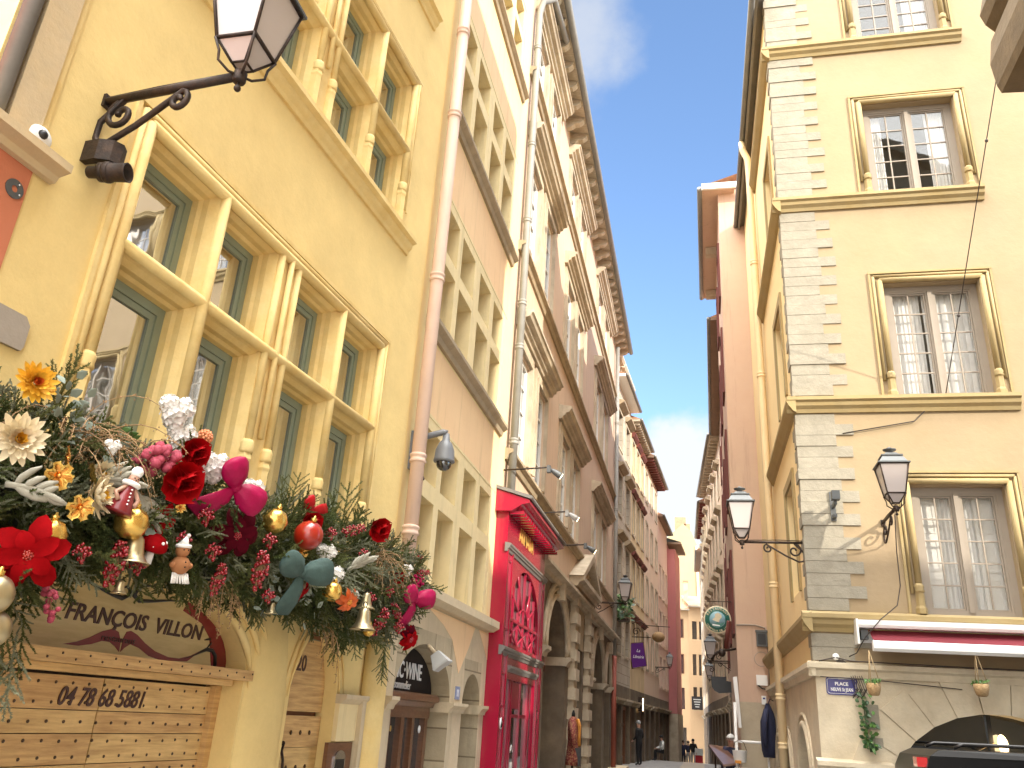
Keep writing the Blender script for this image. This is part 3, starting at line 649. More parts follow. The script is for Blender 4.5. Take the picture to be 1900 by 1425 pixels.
# spot lamps on stalks above
for i, (u, z, L, nm) in enumerate(((14.5, 6.60, .85, 'black spot lamp on a long stalk, nearest of three over the red shopfront'), (17.2, 6.42, .80, 'white spot lamp on a stalk, the middle one over the red shopfront'), (19.6, 6.2, .9, 'small spot lamp on a stalk beside the stone pediment, beyond the red shopfront'))):
    t = thing('spot_lamp', nm, 'lamp', FL.p(u, 0, z), 'stalk spot lamps over the red shop')
    b = MB().m('iron'); b.tube([FL.p(u, 0, z), FL.p(u, L, z+.05)], .016, 6); b.build('stalk', t)
    b = MB().m('lampwhite' if i == 1 else 'irongrey'); b.box(FL, u-.05, u+.05, L-.02, L+.05, z-.05, z+.08); b.lathe(FL.p(u+.02, L+.04, z+.02), Vector((.9, .3, -.55)), [(.02, 0), (.045, .05), (.065, .16), (.065, .24)], 10); hd = b.build('lamp_head', t)
    ax = Vector((.9, .3, -.55)).normalized()
    b = MB().m('spotglow'); b.lathe(FL.p(u+.02, L+.04, z+.02)+ax*.235, ax, [(.058, 0), (.058, .012)], 10); b.build('lens', hd)

# ---- building C: rose beige house with long cornice hoods ----
bC = thing('plastered_house', 'rose beige street house with paired windows under long stone hoods and deep bracketed eaves', 'house', FL.p(25, 0, 0))
pairs = ((14.75, 18.9), (20.4, 25.0), (27.8, 33.4))
lev = ((7.25, 9.45), (11.75, 14.25), (16.5, 18.15))
wins = []
for a, c in pairs:
    L_ = c-a
    for z0, z1 in lev:
        wins += [(a+.42, a+.42+L_*.29, z0, z1), (a+L_*.29+1.22, a+1.22+L_*.58, z0, z1)]
w = MB().m('pinkpl')
w.wall(FL, 14.52, 36.6, 5.62, 19.3, wins, dep=.28)
w.block(FL, 14.52, 36.6, 0, 19.3, 10); w.build('wall', bC)
for a, c in pairs:
    L_ = c-a
    for k, (z0, z1) in enumerate(lev):
        s = MB().m('stoneC'); ws = [x for x in wins if a <= x[0] < c and x[2] == z0]
        for x in ws:
            s.frame(FL, x[0]-.26, x[1]+.26, x[2]-.02, x[3]+.3, .26, .0, .05, wb=0)
            s.frame(FL, x[0]-.1, x[1]+.1, x[2]-.02, x[3]+.12, .1, .05, .08, wb=0)
        wp = s.build('paired_window', bC)
        for x in ws:
            f = MB().m('white'); xm = (x[0]+x[1])/2
            for p_, q_ in ((x[0], xm), (xm, x[1])):
                f.frame(FL, p_+.005, q_-.005, x[2], x[3], .085, -.14, -.05)
                for j in range(1, 4): zz = x[2]+(x[3]-x[2])*j/4; f.box(FL, p_+.085, q_-.085, -.12, -.07, zz-.018, zz+.018)
            f.build('casement', wp)
            g = MB().m('paneB'); g.box(FL, x[0], x[1], -.12, -.10, x[2], x[3]); g.build('pane', wp)
        h = MB().m('stoneC')
        zt = z1+.34 if k < 2 else z1+.26
        pr = [(.05, zt), (.10, zt), (.12, zt+.07), (.18, zt+.09), (.20, zt+.16), (.29, zt+.18), (.32, zt+.25), (.36, zt+.27), (.36, zt+.33), (.0, zt+.40), (0, zt)]
        h.mouldu(FL, a, c, pr)
        h.build('stone_hood', wp)
s = MB().m('moldC')
for z in (7.03, 11.64, 16.36): s = MB().m('moldC'); s.mouldu(FL, 14.52, 36.6, [(0, z-.2), (.05, z-.2), (.08, z-.1), (.16, z-.06), (.16, z), (0, z+.03)]); s.build('string_course', bC)
e = MB().m('eave')
e.q(FL, [(14.2, 0, 19.32), (14.2, .62, 19.16), (36.9, .62, 19.16), (36.9, 0, 19.32)]); e.q(FL, [(14.2, .62, 19.16), (36.9, .62, 19.16), (36.9, .62, 19.26), (14.2, .62, 19.26)])
e.q(FL, [(14.2, .64, 19.27), (36.9, .64, 19.27), (36.9, -5, 22), (14.2, -5, 22)]); e.q(FL, [(14.2, .62, 19.2), (14.2, -5, 22), (14.2, -5, 19.3), (14.2, 0, 19.3)])
for i in range(30):
    u = 14.35+i*.765; P = [(0, 18.86), (.16, 18.90), (.26, 18.98), (.40, 18.99), (.5, 19.06), (.55, 19.17), (0, 19.31)]
    e.mouldu(FL, u, u+.2, P)
e.build('eaves', bC)
g = MB().m('zincdk'); g.tube([FL.p(14.1, .66, 19.22), FL.p(37, .66, 19.22)], .10, 10); g.build('gutter', bC)
# ground floor: portal, arches
w = MB().m('stonedk')
w.wall(FL, 18.0, 36.6, 0, 5.62, [(19.7, 23.0, 0, 5.3), (24.6, 26.6, 0, 4.4), (28.9, 32.4, 0, 5.2), (33.2, 35.2, 0, 5.0)], rev=False)
for a, c, zs, h, zt in ((19.7, 23.0, 3.9, 1.3, 5.3), (28.9, 32.4, 3.7, 1.4, 5.2), (33.2, 35.2, 3.7, 1.2, 5.0)):
    w.archfill(FL, a, c, zs, ell(a, c, zs, h, 20), zt, dep=.7, z0=0)
w.wall(FL, 14.52, 18.0, 0, 5.62, [], rev=False)
w.wall(FL, 24.6, 26.6, 0, 4.4, [(24.7, 26.5, 0, 4.3)], dep=.6)
w.build('stone_arcade', bC)
s = MB().m('stoneC')
for a, c, zs, h in ((19.7, 23.0, 3.9, 1.3), (28.9, 32.4, 3.7, 1.4), (33.2, 35.2, 3.7, 1.2)):
    for d_, r_ in ((.04, .07), (.22, .05), (.34, .06)): s.sweep(FL, ell(a-d_, c+d_, zs, h+d_, 24), r_, 6, .03)
    for u0, u1 in ((a-.5, a+.05), (c-.05, c+.5)): s.mouldu(FL, u0, u1, [(-.6, zs-.02), (.16, zs-.02), (.16, zs-.1), (.08, zs-.16), (.06, zs-.24), (-.6, zs-.24)])
    s.box(FL, (a+c)/2-.14, (a+c)/2+.14, 0, .2, zs+h-.05, zs+h+.4)
s.mouldu(FL, 18.0, 36.6, [(0, 5.45), (.1, 5.47), (.14, 5.56), (.30, 5.6), (.30, 5.68), (0, 5.74)])
# banded portal pilasters and pediment
for uc in (24.0, 27.2):
    s.box(FL, uc-.28, uc+.28, 0, .16, 0, 5.9)
    for i in range(11): z = .35+i*.5; s.box(FL, uc-.36, uc+.36, 0, .215, z, z+.30)
for i in range(8): s.box(FL, 24.72, 26.48, -.3, -.12, .2+i*.36, .47+i*.36)
s.mouldu(FL, 23.3, 27.9, [(0, 5.85), (.25, 5.85), (.28, 5.95), (.42, 6.0), (.42, 6.12), (0, 6.15)])
for sg_ in (0, 1):
    a = (23.2, 6.12) if not sg_ else (28.0, 6.12); b_ = (25.6, 7.15)
    P = [a, b_, (b_[0], b_[1]-.22), (a[0]+(.4 if not sg_ else -.4), 6.12)]
    s.prism(FL, P, 0, .42)
s.m('moldC'); s.prism(FL, [(23.7, 6.15), (27.5, 6.15), (25.6, 6.95)], 0, .12)
for k in range(9): s.ball(FL.p(25.0+.15*k, .16, 6.3+.12*math.sin(k*1.7)+.1), .1, 7)
for k in range(6): s.box(FL, 24.6+.33*k, 24.75+.33*k, -.2, .04, 4.3, 5.85)
s.build('carved_portal', bC)
w = MB().m('inside_shade'); w.box(FL, 18.2, 36.4, -1.3, -.72, 0, 5.4); w.build('dark_openings', bC)
s = MB().m('shopred'); s.box(FL, 19.75, 20.0, -.66, -.5, 0, 3.8); s.box(FL, 19.7, 23.0, -.66, -.55, 3.5, 3.85); s.box(FL, 22.3, 22.5, -.66, -.5, 0, 3.8); s.build('shop_door_frame', bC)
pr = lambda z: FL.p(35.4, .15, z)
pipe('drainpipe beyond the stone arches, oxide red below and zinc grey above', 'drainpipe', [pr(18.8), pr(9.0), pr(4.9)], .09, 'zinc', [pr(15), pr(11), pr(8)], FL)
t = [o for o in C.objects if o.name.startswith('drainpipe') and 'oxide' in o.get('label', '')][0]
b = MB().m('oxred'); b.tube([pr(4.9), pr(.55)], .10, 10); b.build('red_section', t)

# ---- narrow street houses beyond, left ----
def street_house(label, fr, u0, u1, ztop, m, cols, rows, ww, hoods, eave_m, ov, sill='moldC', gfloor='stonedk', depth=8, hoodp=.22, base=-.5, rafters=0, framem='stoneC', winm='paneF', hcol='stoneC'):
    b = thing('street_house', label, 'house', fr.p((u0+u1)/2, 0, 0))
    L_ = u1-u0; us = [u0+L_*(i+.5)/cols for i in range(cols)]
    holes = [(u-ww/2, u+ww/2, z0, z1) for u in us for z0, z1 in rows]
    w = MB().m(m); w.wall(fr, u0, u1, 3.9, ztop, holes, dep=.22); w.block(fr, u0, u1, base, ztop, depth)
    w.m(gfloor); gh = [(u-ww*.8, u+ww*.8, base, 3.1) for u in us]
    w.wall(fr, u0, u1, base, 3.9, gh, dep=.4); w.m('inside_shade')
    for h in gh: w.q(fr, [(h[0], -.38, base), (h[1], -.38, base), (h[1], -.38, 3.1), (h[0], -.38, 3.1)])
    w.build('wall', b)
    for i, h in enumerate(gh):
        k = MB().m(('brown', 'doordk', 'irongrey', 'oxred')[(i+int(u0))%4]); k.frame(fr, h[0]+.02, h[1]-.02, base+.02, 3.08, .14, -.34, -.16); k.box(fr, h[0]+.16, h[1]-.16, -.32, -.2, 2.25, 2.38); k.box(fr, (h[0]+h[1])/2-.05, (h[0]+h[1])/2+.05, -.32, -.2, base, 2.25); k.box(fr, h[0]+.16, h[1]-.16, -.32, -.24, base, 1.0)
        sd = k.build('shop_door', b); k = MB().m('paneF'); k.box(fr, h[0]+.1, h[1]-.1, -.30, -.28, .9, 3.0); k.build('pane', sd)
        k = MB().m('stoneC' if i % 2 else 'moldC'); k.mouldu(fr, h[0]-.18, h[1]+.18, [(0, 3.14), (.08, 3.14), (.12, 3.24), (.2, 3.28), (.2, 3.36), (0, 3.40)]); k.build('lintel', b)
    for h in holes:
        s = MB().m(framem); s.frame(fr, h[0]-.13, h[1]+.13, h[2]-.1, h[3]+.13, .13, 0, .04)
        wd = s.build('window', b)
        if hoods:
            k = MB().m(hcol); k.mouldu(fr, h[0]-.25, h[1]+.25, [(0, h[3]+.14), (.1, h[3]+.14), (hoodp, h[3]+.28), (hoodp, h[3]+.36), (0, h[3]+.42)]); k.build('hood', wd)
        g = MB().m(winm); g.box(fr, h[0], h[1], -.2, -.18, h[2], h[3]); g.m('greyfr'); g.box(fr, (h[0]+h[1])/2-.03, (h[0]+h[1])/2+.03, -.18, -.15, h[2], h[3])
        for j in (1, 2): g.box(fr, h[0], h[1], -.18, -.16, h[2]+(h[3]-h[2])*j/3-.02, h[2]+(h[3]-h[2])*j/3+.02)
        g.build('pane', wd)
    e = MB().m(eave_m); e.box(fr, u0-.1, u1+.1, -1, ov, ztop, ztop+.14)
    for i in range(rafters): u = u0+(i+.2)*L_/rafters; e.m('eave' if eave_m != 'eavedk' else 'shutdk'); e.box(fr, u, u+.14, 0, ov-.06, ztop-.16, ztop-.002)
    e.m('tile'); e.q(fr, [(u0-.1, ov, ztop+.145), (u1+.1, ov, ztop+.145), (u1+.1, -4, ztop+2.0), (u0-.1, -4, ztop+2.0)])
    e.q(fr, [(u0-.1, ov, ztop+.145), (u0-.1, -4, ztop+2), (u0-.1, -4, ztop+.14), (u0-.1, 0, ztop+.14)])
    e.build('eaves', b)
    k = MB().m('zincdk'); k.tube([fr.p(u0-.1, ov+.06, ztop+.08), fr.p(u1+.1, ov+.06, ztop+.08)], .08, 8); k.build('gutter', b)
    return b
r4 = ((5.2, 7.0), (8.2, 10.1), (11.4, 13.3), (14.6, 16.4))
hD = street_house('grey limestone house with dormers and dark window hoods, next after the rose beige house', L2, .1, 5.1, 17.8, 'stoneD', 2, r4, 1.25, True, 'white', .45, hcol='moldC', hoodp=.32)
for k in range(4):
    s = MB().m('stoneC'); u = .6+k*1.25
    s.box(L2, u, u+.8, -.75, -.05, 17.9, 19.0); s.mouldu(L2, u-.15, u+.95, [(-.8, 19.0), (.12, 19.0), (.2, 19.12), (.2, 19.22), (-.8, 19.3)]); s.build('dormer', hD)
hE = street_house('ochre stone house with pale rafters and tiled hoods, beyond the grey house with dormers', L2, 5.15, 10.6, 17.3, 'ochreE', 3, r4, .9, True, 'eave', .5, rafters=14, hcol='shutdk')
hF = street_house('salmon house under dark red rafters, before the red house at the street bend', L2, 10.65, 17.9, 17.0, 'pinkF', 3, r4, .9, False, 'eavedk', .6, rafters=14)
hG = street_house('dusty pink house with rows of grouped windows at the street bend', L2, 17.95, 23.9, 15.2, 'pinkG', 3, ((4.6, 6.4), (7.2, 9.2), (10.2, 12.2)), 1.1, False, 'eavedk', .35, framem='pinkF')
hR = thing('street_house', 'deep red plastered corner house closing the left side of the street', 'house', L2.p(25.5, 0, 0))
w = MB().m('redF'); w.wall(L2, 24.0, 28.0, 3.2, 14.6, [], rev=False); w.block(L2, 24.0, 28.0, -.5, 14.6, 7)
w.box(L2, 24.2, 28.0, 0, .55, 3.2, 14.3)
w.m('stoneC'); w.box(L2, 24.0, 28.05, 0, .6, -.5, 3.18); w.build('wall', hR)
e = MB().m('eavedk'); e.box(L2, 23.9, 28.2, -1, 1.0, 14.6, 14.75); e.m('zincdk'); e.q(L2, [(23.9, 1, 14.76), (28.2, 1, 14.76), (28.2, -3, 16), (23.9, -3, 16)]); e.build('eaves', hR)
# end of the street
hP = thing('end_house', 'peach house with small windows at the far end of the street', 'house', (-1, 80, 0))
w = MB().m('plaster_ch'); eh = [(-1.95, -1.2, 10.0, 11.7), (-1.75, -1.2, 6.9, 8.6), (-1.75, -1.2, 3.9, 5.7), (-1.7, -1.1, .6, 2.4)]
EF = F(0, 80, 90); w.wall(EF, -4.5, -.72, -.6, 12.6, eh, dep=.2); w.block(EF, -4.5, -.72, -.6, 12.6, 6); 
EG = F(-.72, 79.7, 78); w.wall(EG, 0, 4.2, -.6, 12.9, [(.3, .75, 9.9, 11.5), (.95, 1.3, 9.9, 11.5), (.3, .65, 6.8, 8.6), (.85, 1.1, 6.8, 8.6), (.3, .65, 3.9, 5.8), (.85, 1.1, 3.9, 5.8)], dep=.2)
w.build('wall', hP)
g = MB().m('paneF'); g.box(EF, -4, -.8, -.3, -.18, 0, 12); g.box(EG, 0.1, 4, -.3, -.18, 0, 12); g.build('window', hP)
g = MB().m('brown'); 
for h in eh[:2]: g.frame(EF, h[0], h[1], h[2], h[3], .08, -.1, 0.02)
g.build('window_frame', hP)
e = MB().m('tile'); e.q(EF, [(-4.8, .4, 12.6), (-.6, .4, 12.6), (-.6, -3, 14), (-4.8, -3, 14)]); e.q(EG, [(-.1, .4, 12.9), (4.4, .4, 12.9), (4.4, -3, 14.2), (-.1, -3, 14.2)]); e.m('eave'); e.box(EF, -4.7, -.6, 0, .4, 12.45, 12.58); e.box(EG, -.05, 4.3, 0, .4, 12.75, 12.88); e.build('roof', hP)
e = MB().m('plaster_ch'); e.box(EF, -1.15, -.75, -1.3, -.8, 12.6, 15.2); e.m('tile'); e.box(EF, -1.2, -.7, -1.35, -.75, 15.2, 15.35); e.build('chimney', hP)
hT = thing('gable_house', 'tall cream windowless gable with a brick chimney, lit by the sun above the street end', 'house', (-1, 100, 0))
w = MB().m('plaster_tw'); TF = F(0, 100, 90)
w.prism(TF, [(-5.5, 0), (2.2, 0), (1.9, 21.6), (.35, 22.4), (-.35, 24.2), (-1.3, 25.2), (-5.5, 21.5)], -4, 0); w.build('gable_wall', hT)
w = MB().m('tile'); w.box(TF, -2.3, -1.0, -1.2, -.1, 24.0, 26.0); w.box(TF, -1.2, -.5, -1.0, -.1, 24.0, 25.2); w.build('chimney', hT)
w = MB().m('pinkpipe'); w.tube([TF.p(.2, .1, 22.5), TF.p(.45, .1, 5)], .12, 8); w.build('drainpipe', hT)
# ================================================================== RIGHT SIDE
bR1 = thing('corner_house', 'pale yellow corner house with white stone quoins and large gridded taupe windows', 'house', FR.p(3, 0, 0))
wr0 = [(1.66, 3.03, 4.11, 6.12), (1.64, 3.17, 7.64, 9.79), (1.66, 3.27, 11.68, 13.75), (1.72, 3.30, 15.37, 17.3)]; wr = wr0+[(a+3.5, c+3.5, z0, z1) for a, c, z0, z1 in wr0]
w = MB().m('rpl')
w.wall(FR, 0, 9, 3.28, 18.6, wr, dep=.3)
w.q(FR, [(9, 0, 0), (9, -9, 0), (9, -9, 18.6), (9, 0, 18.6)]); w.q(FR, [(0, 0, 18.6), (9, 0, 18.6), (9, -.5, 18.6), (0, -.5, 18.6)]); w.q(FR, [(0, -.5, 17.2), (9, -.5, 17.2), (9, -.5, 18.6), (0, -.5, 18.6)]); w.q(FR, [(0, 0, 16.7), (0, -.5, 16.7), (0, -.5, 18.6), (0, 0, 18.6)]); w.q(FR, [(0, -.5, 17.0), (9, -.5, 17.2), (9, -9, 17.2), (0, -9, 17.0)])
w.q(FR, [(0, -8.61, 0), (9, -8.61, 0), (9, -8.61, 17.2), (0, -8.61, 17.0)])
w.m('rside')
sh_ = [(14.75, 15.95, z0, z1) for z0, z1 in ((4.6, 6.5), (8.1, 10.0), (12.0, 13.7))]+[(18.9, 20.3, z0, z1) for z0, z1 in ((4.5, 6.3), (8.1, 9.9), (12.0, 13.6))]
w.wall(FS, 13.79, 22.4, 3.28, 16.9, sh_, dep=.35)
w.build('wall', bR1)
for i, (a, c, z0, z1) in enumerate(wr):
    s = MB().m('rmold')
    for u, d in ((a-.06, 1), (c+.06, -1)):
        s.tube([FR.p(u, .03, z0+.45), FR.p(u, .03, z1+.06)], .05, 8); s.tube([FR.p(u-d*.10, .02, z0+.3), FR.p(u-d*.10, .02, z1+.14)], .028, 6)
        s.lathe(FR.p(u, .03, z0+.32), (0, 0, 1), [(.06, 0), (.08, .02), (.06, .05), (.075, .09), (.05, .13)], 8); s.lathe(FR.p(u, .02, z0), (0, 0, 1), [(.085, 0), (.085, .08), (.065, .12), (.065, .32)], 6, smooth=False)
        s.box(FR, min(u-d*.18, u-d*.14), max(u-d*.18, u-d*.14), 0, .03, z0+.0, z1+.2)
    s.tube([FR.p(a-.06, .03, z1+.06), FR.p(c+.06, .03, z1+.06)], .05, 8); s.tube([FR.p(a-.16, .02, z1+.15), FR.p(c+.16, .02, z1+.15)], .028, 6); s.box(FR, a-.24, c+.24, 0, .035, z1+.2, z1+.235)
    wd = s.build('stone_window', bR1)
    f = MB().m('taupe'); f.frame(FR, a, c, z0, z1, .10, -.28, -.14, wb=.06); xm = (a+c)/2; f.box(FR, xm-.035, xm+.035, -.24, -.12, z0+.06, z1-.10); f.build('window_frame', wd)
    for p_, q_ in ((a+.10, xm-.035), (xm+.035, c-.10)):
        casement(wd, FR, p_, q_, z0+.06, z1-.10, -.15, 'taupe', 'paneR', nx=2, nz=5, w=.034, mw=.022, th=.05)
    k = MB().m('room'); k.box(FR, a-.4, c+.4, -1.9, -1.85, z0-.2, z1+.3); k.build('room_back', wd)
    k = MB().m('curtain'); n = 26
    def cur(x0, x1, o, zb, zt_):
        P = [(x0+(x1-x0)*j/n, o+.011*math.sin(j*1.9)) for j in range(n+1)]
        for (u, oo), (u2, o2) in zip(P, P[1:]): k.q(FR, [(u, oo, zb), (u2, o2, zb), (u2, o2, zt_), (u, oo, zt_)])
    k.smooth = True
    i %= 4
    if i == 0:
        k.m('blind'); k.smooth = False
        for x0, x1 in ((a+.12, a+.42), (c-.42, c-.12)): k.box(FR, x0, x1, -.31, -.28, z0, z1); [k.frame(FR, x0+.04, x1-.04, zz, zz+.5, .03, -.28, -.27) for zz in (z0+.1, z0+.7, z0+1.3)]
        k.m('curtain'); cur(a+.4, c-.4, -.33, z0, z1)
    elif i == 1: cur(a, a+.62, -.30, z0, z1); cur(a+.66, c, -.30, z0, z1)
    elif i == 2: cur(a, a+.36, -.30, z0, z1); cur(c-.46, c, -.30, z0, z1)
    else: cur(c-.5, c, -.5, z0, z1); cur(a, a+.15, -.5, z0, z1)
    k.build('curtain', wd)
for a, c, z0, z1 in sh_:
    s = MB().m('rmold'); s.frame(FS, a-.16, c+.16, z0-.05, z1+.16, .16, 0, .04, wb=0); wd = s.build('side_window', bR1)
    f = MB().m('taupe'); f.frame(FS, a, c, z0, z1, .09, -.3, -.22); xm = (a+c)/2; f.box(FS, xm-.04, xm+.04, -.3, -.22, z0, z1); f.build('window_frame', wd)
    g = MB().m('paneF'); g.box(FS, a, c, -.32, -.30, z0, z1); g.build('pane', wd)
s = MB().m('rmold')
def strf(z, u1, big=1.): s.mouldu(FR, -.14, u1, [(0, z-.26*big), (.04, z-.26*big), (.06, z-.2*big), (.11, z-.15*big), (.12, z-.09), (.16, z-.06), (.16, z), (.03, z+.05), (0, z+.05)])
for z, u1 in ((7.63, 3.46), (11.66, 3.5), (15.35, 3.62), (4.06, 8)): s = MB().m('rmold'); strf(z, u1); s.build('string_course', bR1)
for z in (7.6, 11.6, 15.3, 4.03):
    s = MB().m('rmold'); s.mouldu(FS, 13.64, 18.35 if z > 5 else 22.4, [(0, z-.25), (.05, z-.22), (.12, z-.12), (.15, z-.06), (.15, z), (0, z+.05)]); s.build('side_string_course', bR1)
s = MB().m('rgst'); s.mouldu(FR, -.1, 8, [(0, 3.15), (.05, 3.15), (.07, 3.24), (.12, 3.27), (.12, 3.34), (0, 3.37)]); s.mouldu(FS, 13.69, 22.4, [(0, 3.15), (.05, 3.15), (.07, 3.24), (.12, 3.27), (.12, 3.34), (0, 3.37)])
s.build('string_course', bR1)
random.seed(3)
for a, c in ((3.38, 3.78), (4.12, 7.36), (7.69, 11.38), (11.72, 15.08), (15.41, 18.6)):
    n = max(1, round((c-a)/.19)); h = (c-a)/n; qn = MB().m('quoin')
    for i in range(n):
        L_ = (.60 if i % 2 == 0 else .86)+random.uniform(-.03, .04); z = a+i*h; pr_ = random.uniform(.010, .03)
        qn.box(FR, -pr_, L_, .0, pr_, z+.003, z+h-.003); qn.box(FS, 13.79, 13.79+(.36 if i % 2 else .2)+random.uniform(-.02, .03), 0, pr_, z+.003, z+h-.003)
    qn.build('quoins', bR1)
# sandstone ground floor with wide arch
g = MB().m('rgst'); av = ell(.92, 3.92, 1.5, 1.25, 28)
g.wall(FR, 0, 9, 0, 3.28, [(.92, 3.92, 0, 2.9), (5.2, 7.4, 0, 2.7)], rev=False); g.archfill(FR, .92, 3.92, 1.5, av, 2.9, dep=.5, z0=0); g.wall(FR, 5.2, 7.4, 0, 2.7, [(5.25, 7.35, 0, 2.65)], dep=.4)
g.wall(FS, 13.79, 22.4, 0, 3.28, [(14.9, 16.7, 0, 2.5), (18.0, 19.3, 0, 2.45), (19.8, 21.2, 0, 2.45)], rev=False)
for a, c, h in ((14.9, 16.7, .8), (18.0, 19.3, .6), (19.8, 21.2, .6)): g.archfill(FS, a, c, 1.65, ell(a, c, 1.65, h, 18), 2.5 if a < 17 else 2.45, dep=.45, z0=0)
# voussoirs, proud blocks round the arch
av2 = ell(.92, 3.92, 1.5, 1.25, 13); c0 = Vector((2.42, 1.3))
for i in range(13):
    a_, b_ = Vector(av2[i]), Vector(av2[i+1]); ga = (b_-a_)*.025
    da, db = (a_-c0).normalized(), (b_-c0).normalized(); k = .52+.07*(i % 2)
    g.prism(FR, [tuple(a_+ga), tuple(b_-ga), tuple(b_-ga+db*k), tuple(a_+ga+da*k)], 0, .02+.012*(i % 2)+(.03 if i == 6 else 0))
g.m('quoin'); random.seed(5)
for z, u0, u1 in ((.4, .62, .9), (.95, .5, .86), (1.5, .66, .9), (2.0, .6, .86), (2.45, .64, .84)): g.box(FR, u0, u1, 0, .03, z, z+.34)
g.m('rgst'); g.mouldu(FR, -.08, .95, [(0, 1.78), (.08, 1.80), (.10, 1.9), (.16, 1.93), (.16, 1.99), (0, 2.03)])
for a, c in ((14.9, 16.7), (18.0, 19.3), (19.8, 21.2)):
    for d_, r_ in ((.05, .05), (.2, .03)): g.sweep(FS, ell(a-d_, c+d_, 1.65, (.8 if a < 17 else .6)+d_, 18), r_, 6, .01)
g.build('sandstone_ground_floor', bR1)
g = MB().m('carglass'); g.box(FR, .9, 3.95, -.48, -.45, 0, 2.9); g.m('inside_shade'); g.box(FR, .6, 7.6, -2.2, -2.1, 0, 3.2); g.box(FS, 14.6, 21.5, -.5, -.46, 0, 2.6); g.build('arch_glazing', bR1)
g = MB().m('black'); g.box(FR, 2.39, 2.45, -.45, -.40, 0, 2.75); g.box(FR, .95, 3.9, -.45, -.40, 1.95, 2.0); g.build('glazing_bar', bR1)
e = MB().m('zincdk'); e.q(FS, [(13.5, .0, 16.74), (13.5, .20, 16.66), (22.6, .20, 16.66), (22.6, 0, 16.74)]); e.m('tile'); e.q(FS, [(14.3, .22, 16.76), (22.6, .22, 16.76), (22.6, -.4, 17.1), (14.3, -.4, 17.1)])
e.m('zincdk'); e.box(FS, 13.5, 22.6, .14, .20, 16.60, 16.655); e.build('eaves', bR1)
g = MB().m('zincdk'); g.tube([FS.p(13.4, .26, 16.72), FS.p(22.7, .26, 16.72)], .07, 10); g.build('gutter', bR1)
pq = lambda z: FS.p(18.3, .13, z)
pipe('cream painted drainpipe with a swan neck on the pale yellow corner house', 'drainpipe', [FS.p(18.3, .26, 16.65), FS.p(18.3, .25, 16.4), FS.p(18.3, .14, 16.1), pq(15.7), pq(8), pq(.3)], .085, 'cream_pipe', [pq(13), pq(10), pq(5.2), pq(3.0), pq(2.1), pq(1.3)], FS)

# ---- awning, planters, sign, cables on the corner house ----
aw = thing('awning', 'half rolled claret awning in a white case over the shop arch', 'awning', FR.p(2.6, .1, 3.8))
a = MB().m('white'); a.mouldu(FR, .62, 5.2, [(.0, 3.66), (.03, 3.66), (.03, 3.86), (.26, 3.86), (.28, 3.9), (.28, 3.97), (0, 3.97)]); a.box(FR, .6, .63, 0, .3, 3.62, 3.98); a.build('case', aw)
a = MB().m('awnred'); 
for j in range(6):
    t0, t1 = j/6, (j+1)/6; a.q(FR, [(.80, .1+.52*t0, 3.84-.25*t0-.03*math.sin(PI*t0)), (5.1, .1+.52*t0, 3.84-.25*t0-.03*math.sin(PI*t0)), (5.1, .1+.52*t1, 3.84-.25*t1-.03*math.sin(PI*t1)), (.80, .1+.52*t1, 3.84-.25*t1-.03*math.sin(PI*t1))])
a.build('canvas', aw)
a = MB().m('white'); a.mouldu(FR, .74, 5.15, [(.58, 3.50), (.64, 3.49), (.68, 3.53), (.68, 3.62), (.63, 3.64), (.58, 3.60)]); a.build('front_bar', aw)
a = MB().m('irongrey'); a.tube([FR.p(1.1, .1, 3.72), FR.p(2.0, .36, 3.62), FR.p(1.2, .6, 3.55)], .022, 6); a.tube([FR.p(4.1, .1, 3.72), FR.p(3.2, .36, 3.62), FR.p(4.0, .6, 3.55)], .022, 6); a.box(FR, .68, .78, .02, .16, 3.7, 3.84); a.build('folding_arm', aw)
def planter(u, z, label):
    t = thing('hanging_planter', label, 'planter', FR.p(u, .6, z), 'small rope hung planters under the awning')
    b = MB().m('basket'); b.lathe(FR.p(u, .6, z-.11), (0, 0, 1), [(.05, 0), (.075, .02), (.095, .09), (.10, .16), (.085, .165)], 14); b.build('basket', t)
    b = MB().m('rope')
    for k in range(3): an = 2.1*k; b.tube([FR.p(u+.09*math.cos(an), .6+.09*math.sin(an), z+.05), FR.p(u-.02, .62, z+.50)], .006, 5)
    b.build('rope', t)
    b = MB().m('leafg'); random.seed(int(u*100))
    for k in range(46):
        an, r, h = random.uniform(0, 6.28), random.uniform(.02, .11), random.uniform(.04, .11); c = Vector(FR.p(u+r*math.cos(an), .6+r*math.sin(an), z+h)); d1 = Vector((random.uniform(-1, 1), random.uniform(-1, 1), random.uniform(-.2, 1))).normalized()*.035; d2 = d1.orthogonal().normalized()*.014
        b.poly([c-d1, c+d2, c+d1, c-d2])
    b.build('succulents', t)
planter(.70, 3.0, 'small rope hung planter under the left end of the awning'); planter(2.10, 3.06, 'small rope hung planter further right under the awning, over the arch')
sg = thing('street_sign', 'blue enamel street sign reading place neuve st jean', 'sign', FR.p(.36, 0, 3.0))
b = MB().m('blueplate'); b.prism(FR, [(.14, 2.93), (.17, 2.90), (.55, 2.90), (.58, 2.93), (.58, 3.12), (.55, 3.15), (.17, 3.15), (.14, 3.12)], .0, .015); b.build('plate', sg)
b = MB().m('whitel'); P = [(.16, 2.94), (.185, 2.92), (.535, 2.92), (.56, 2.94), (.56, 3.11), (.535, 3.13), (.185, 3.13), (.16, 3.11)]
b.tube([FR.p(u, .015, z) for u, z in P+P[:1]], .0035, 4); b.box(FR, .32, .40, .015, .018, 3.125, 3.145); b.build('border', sg)
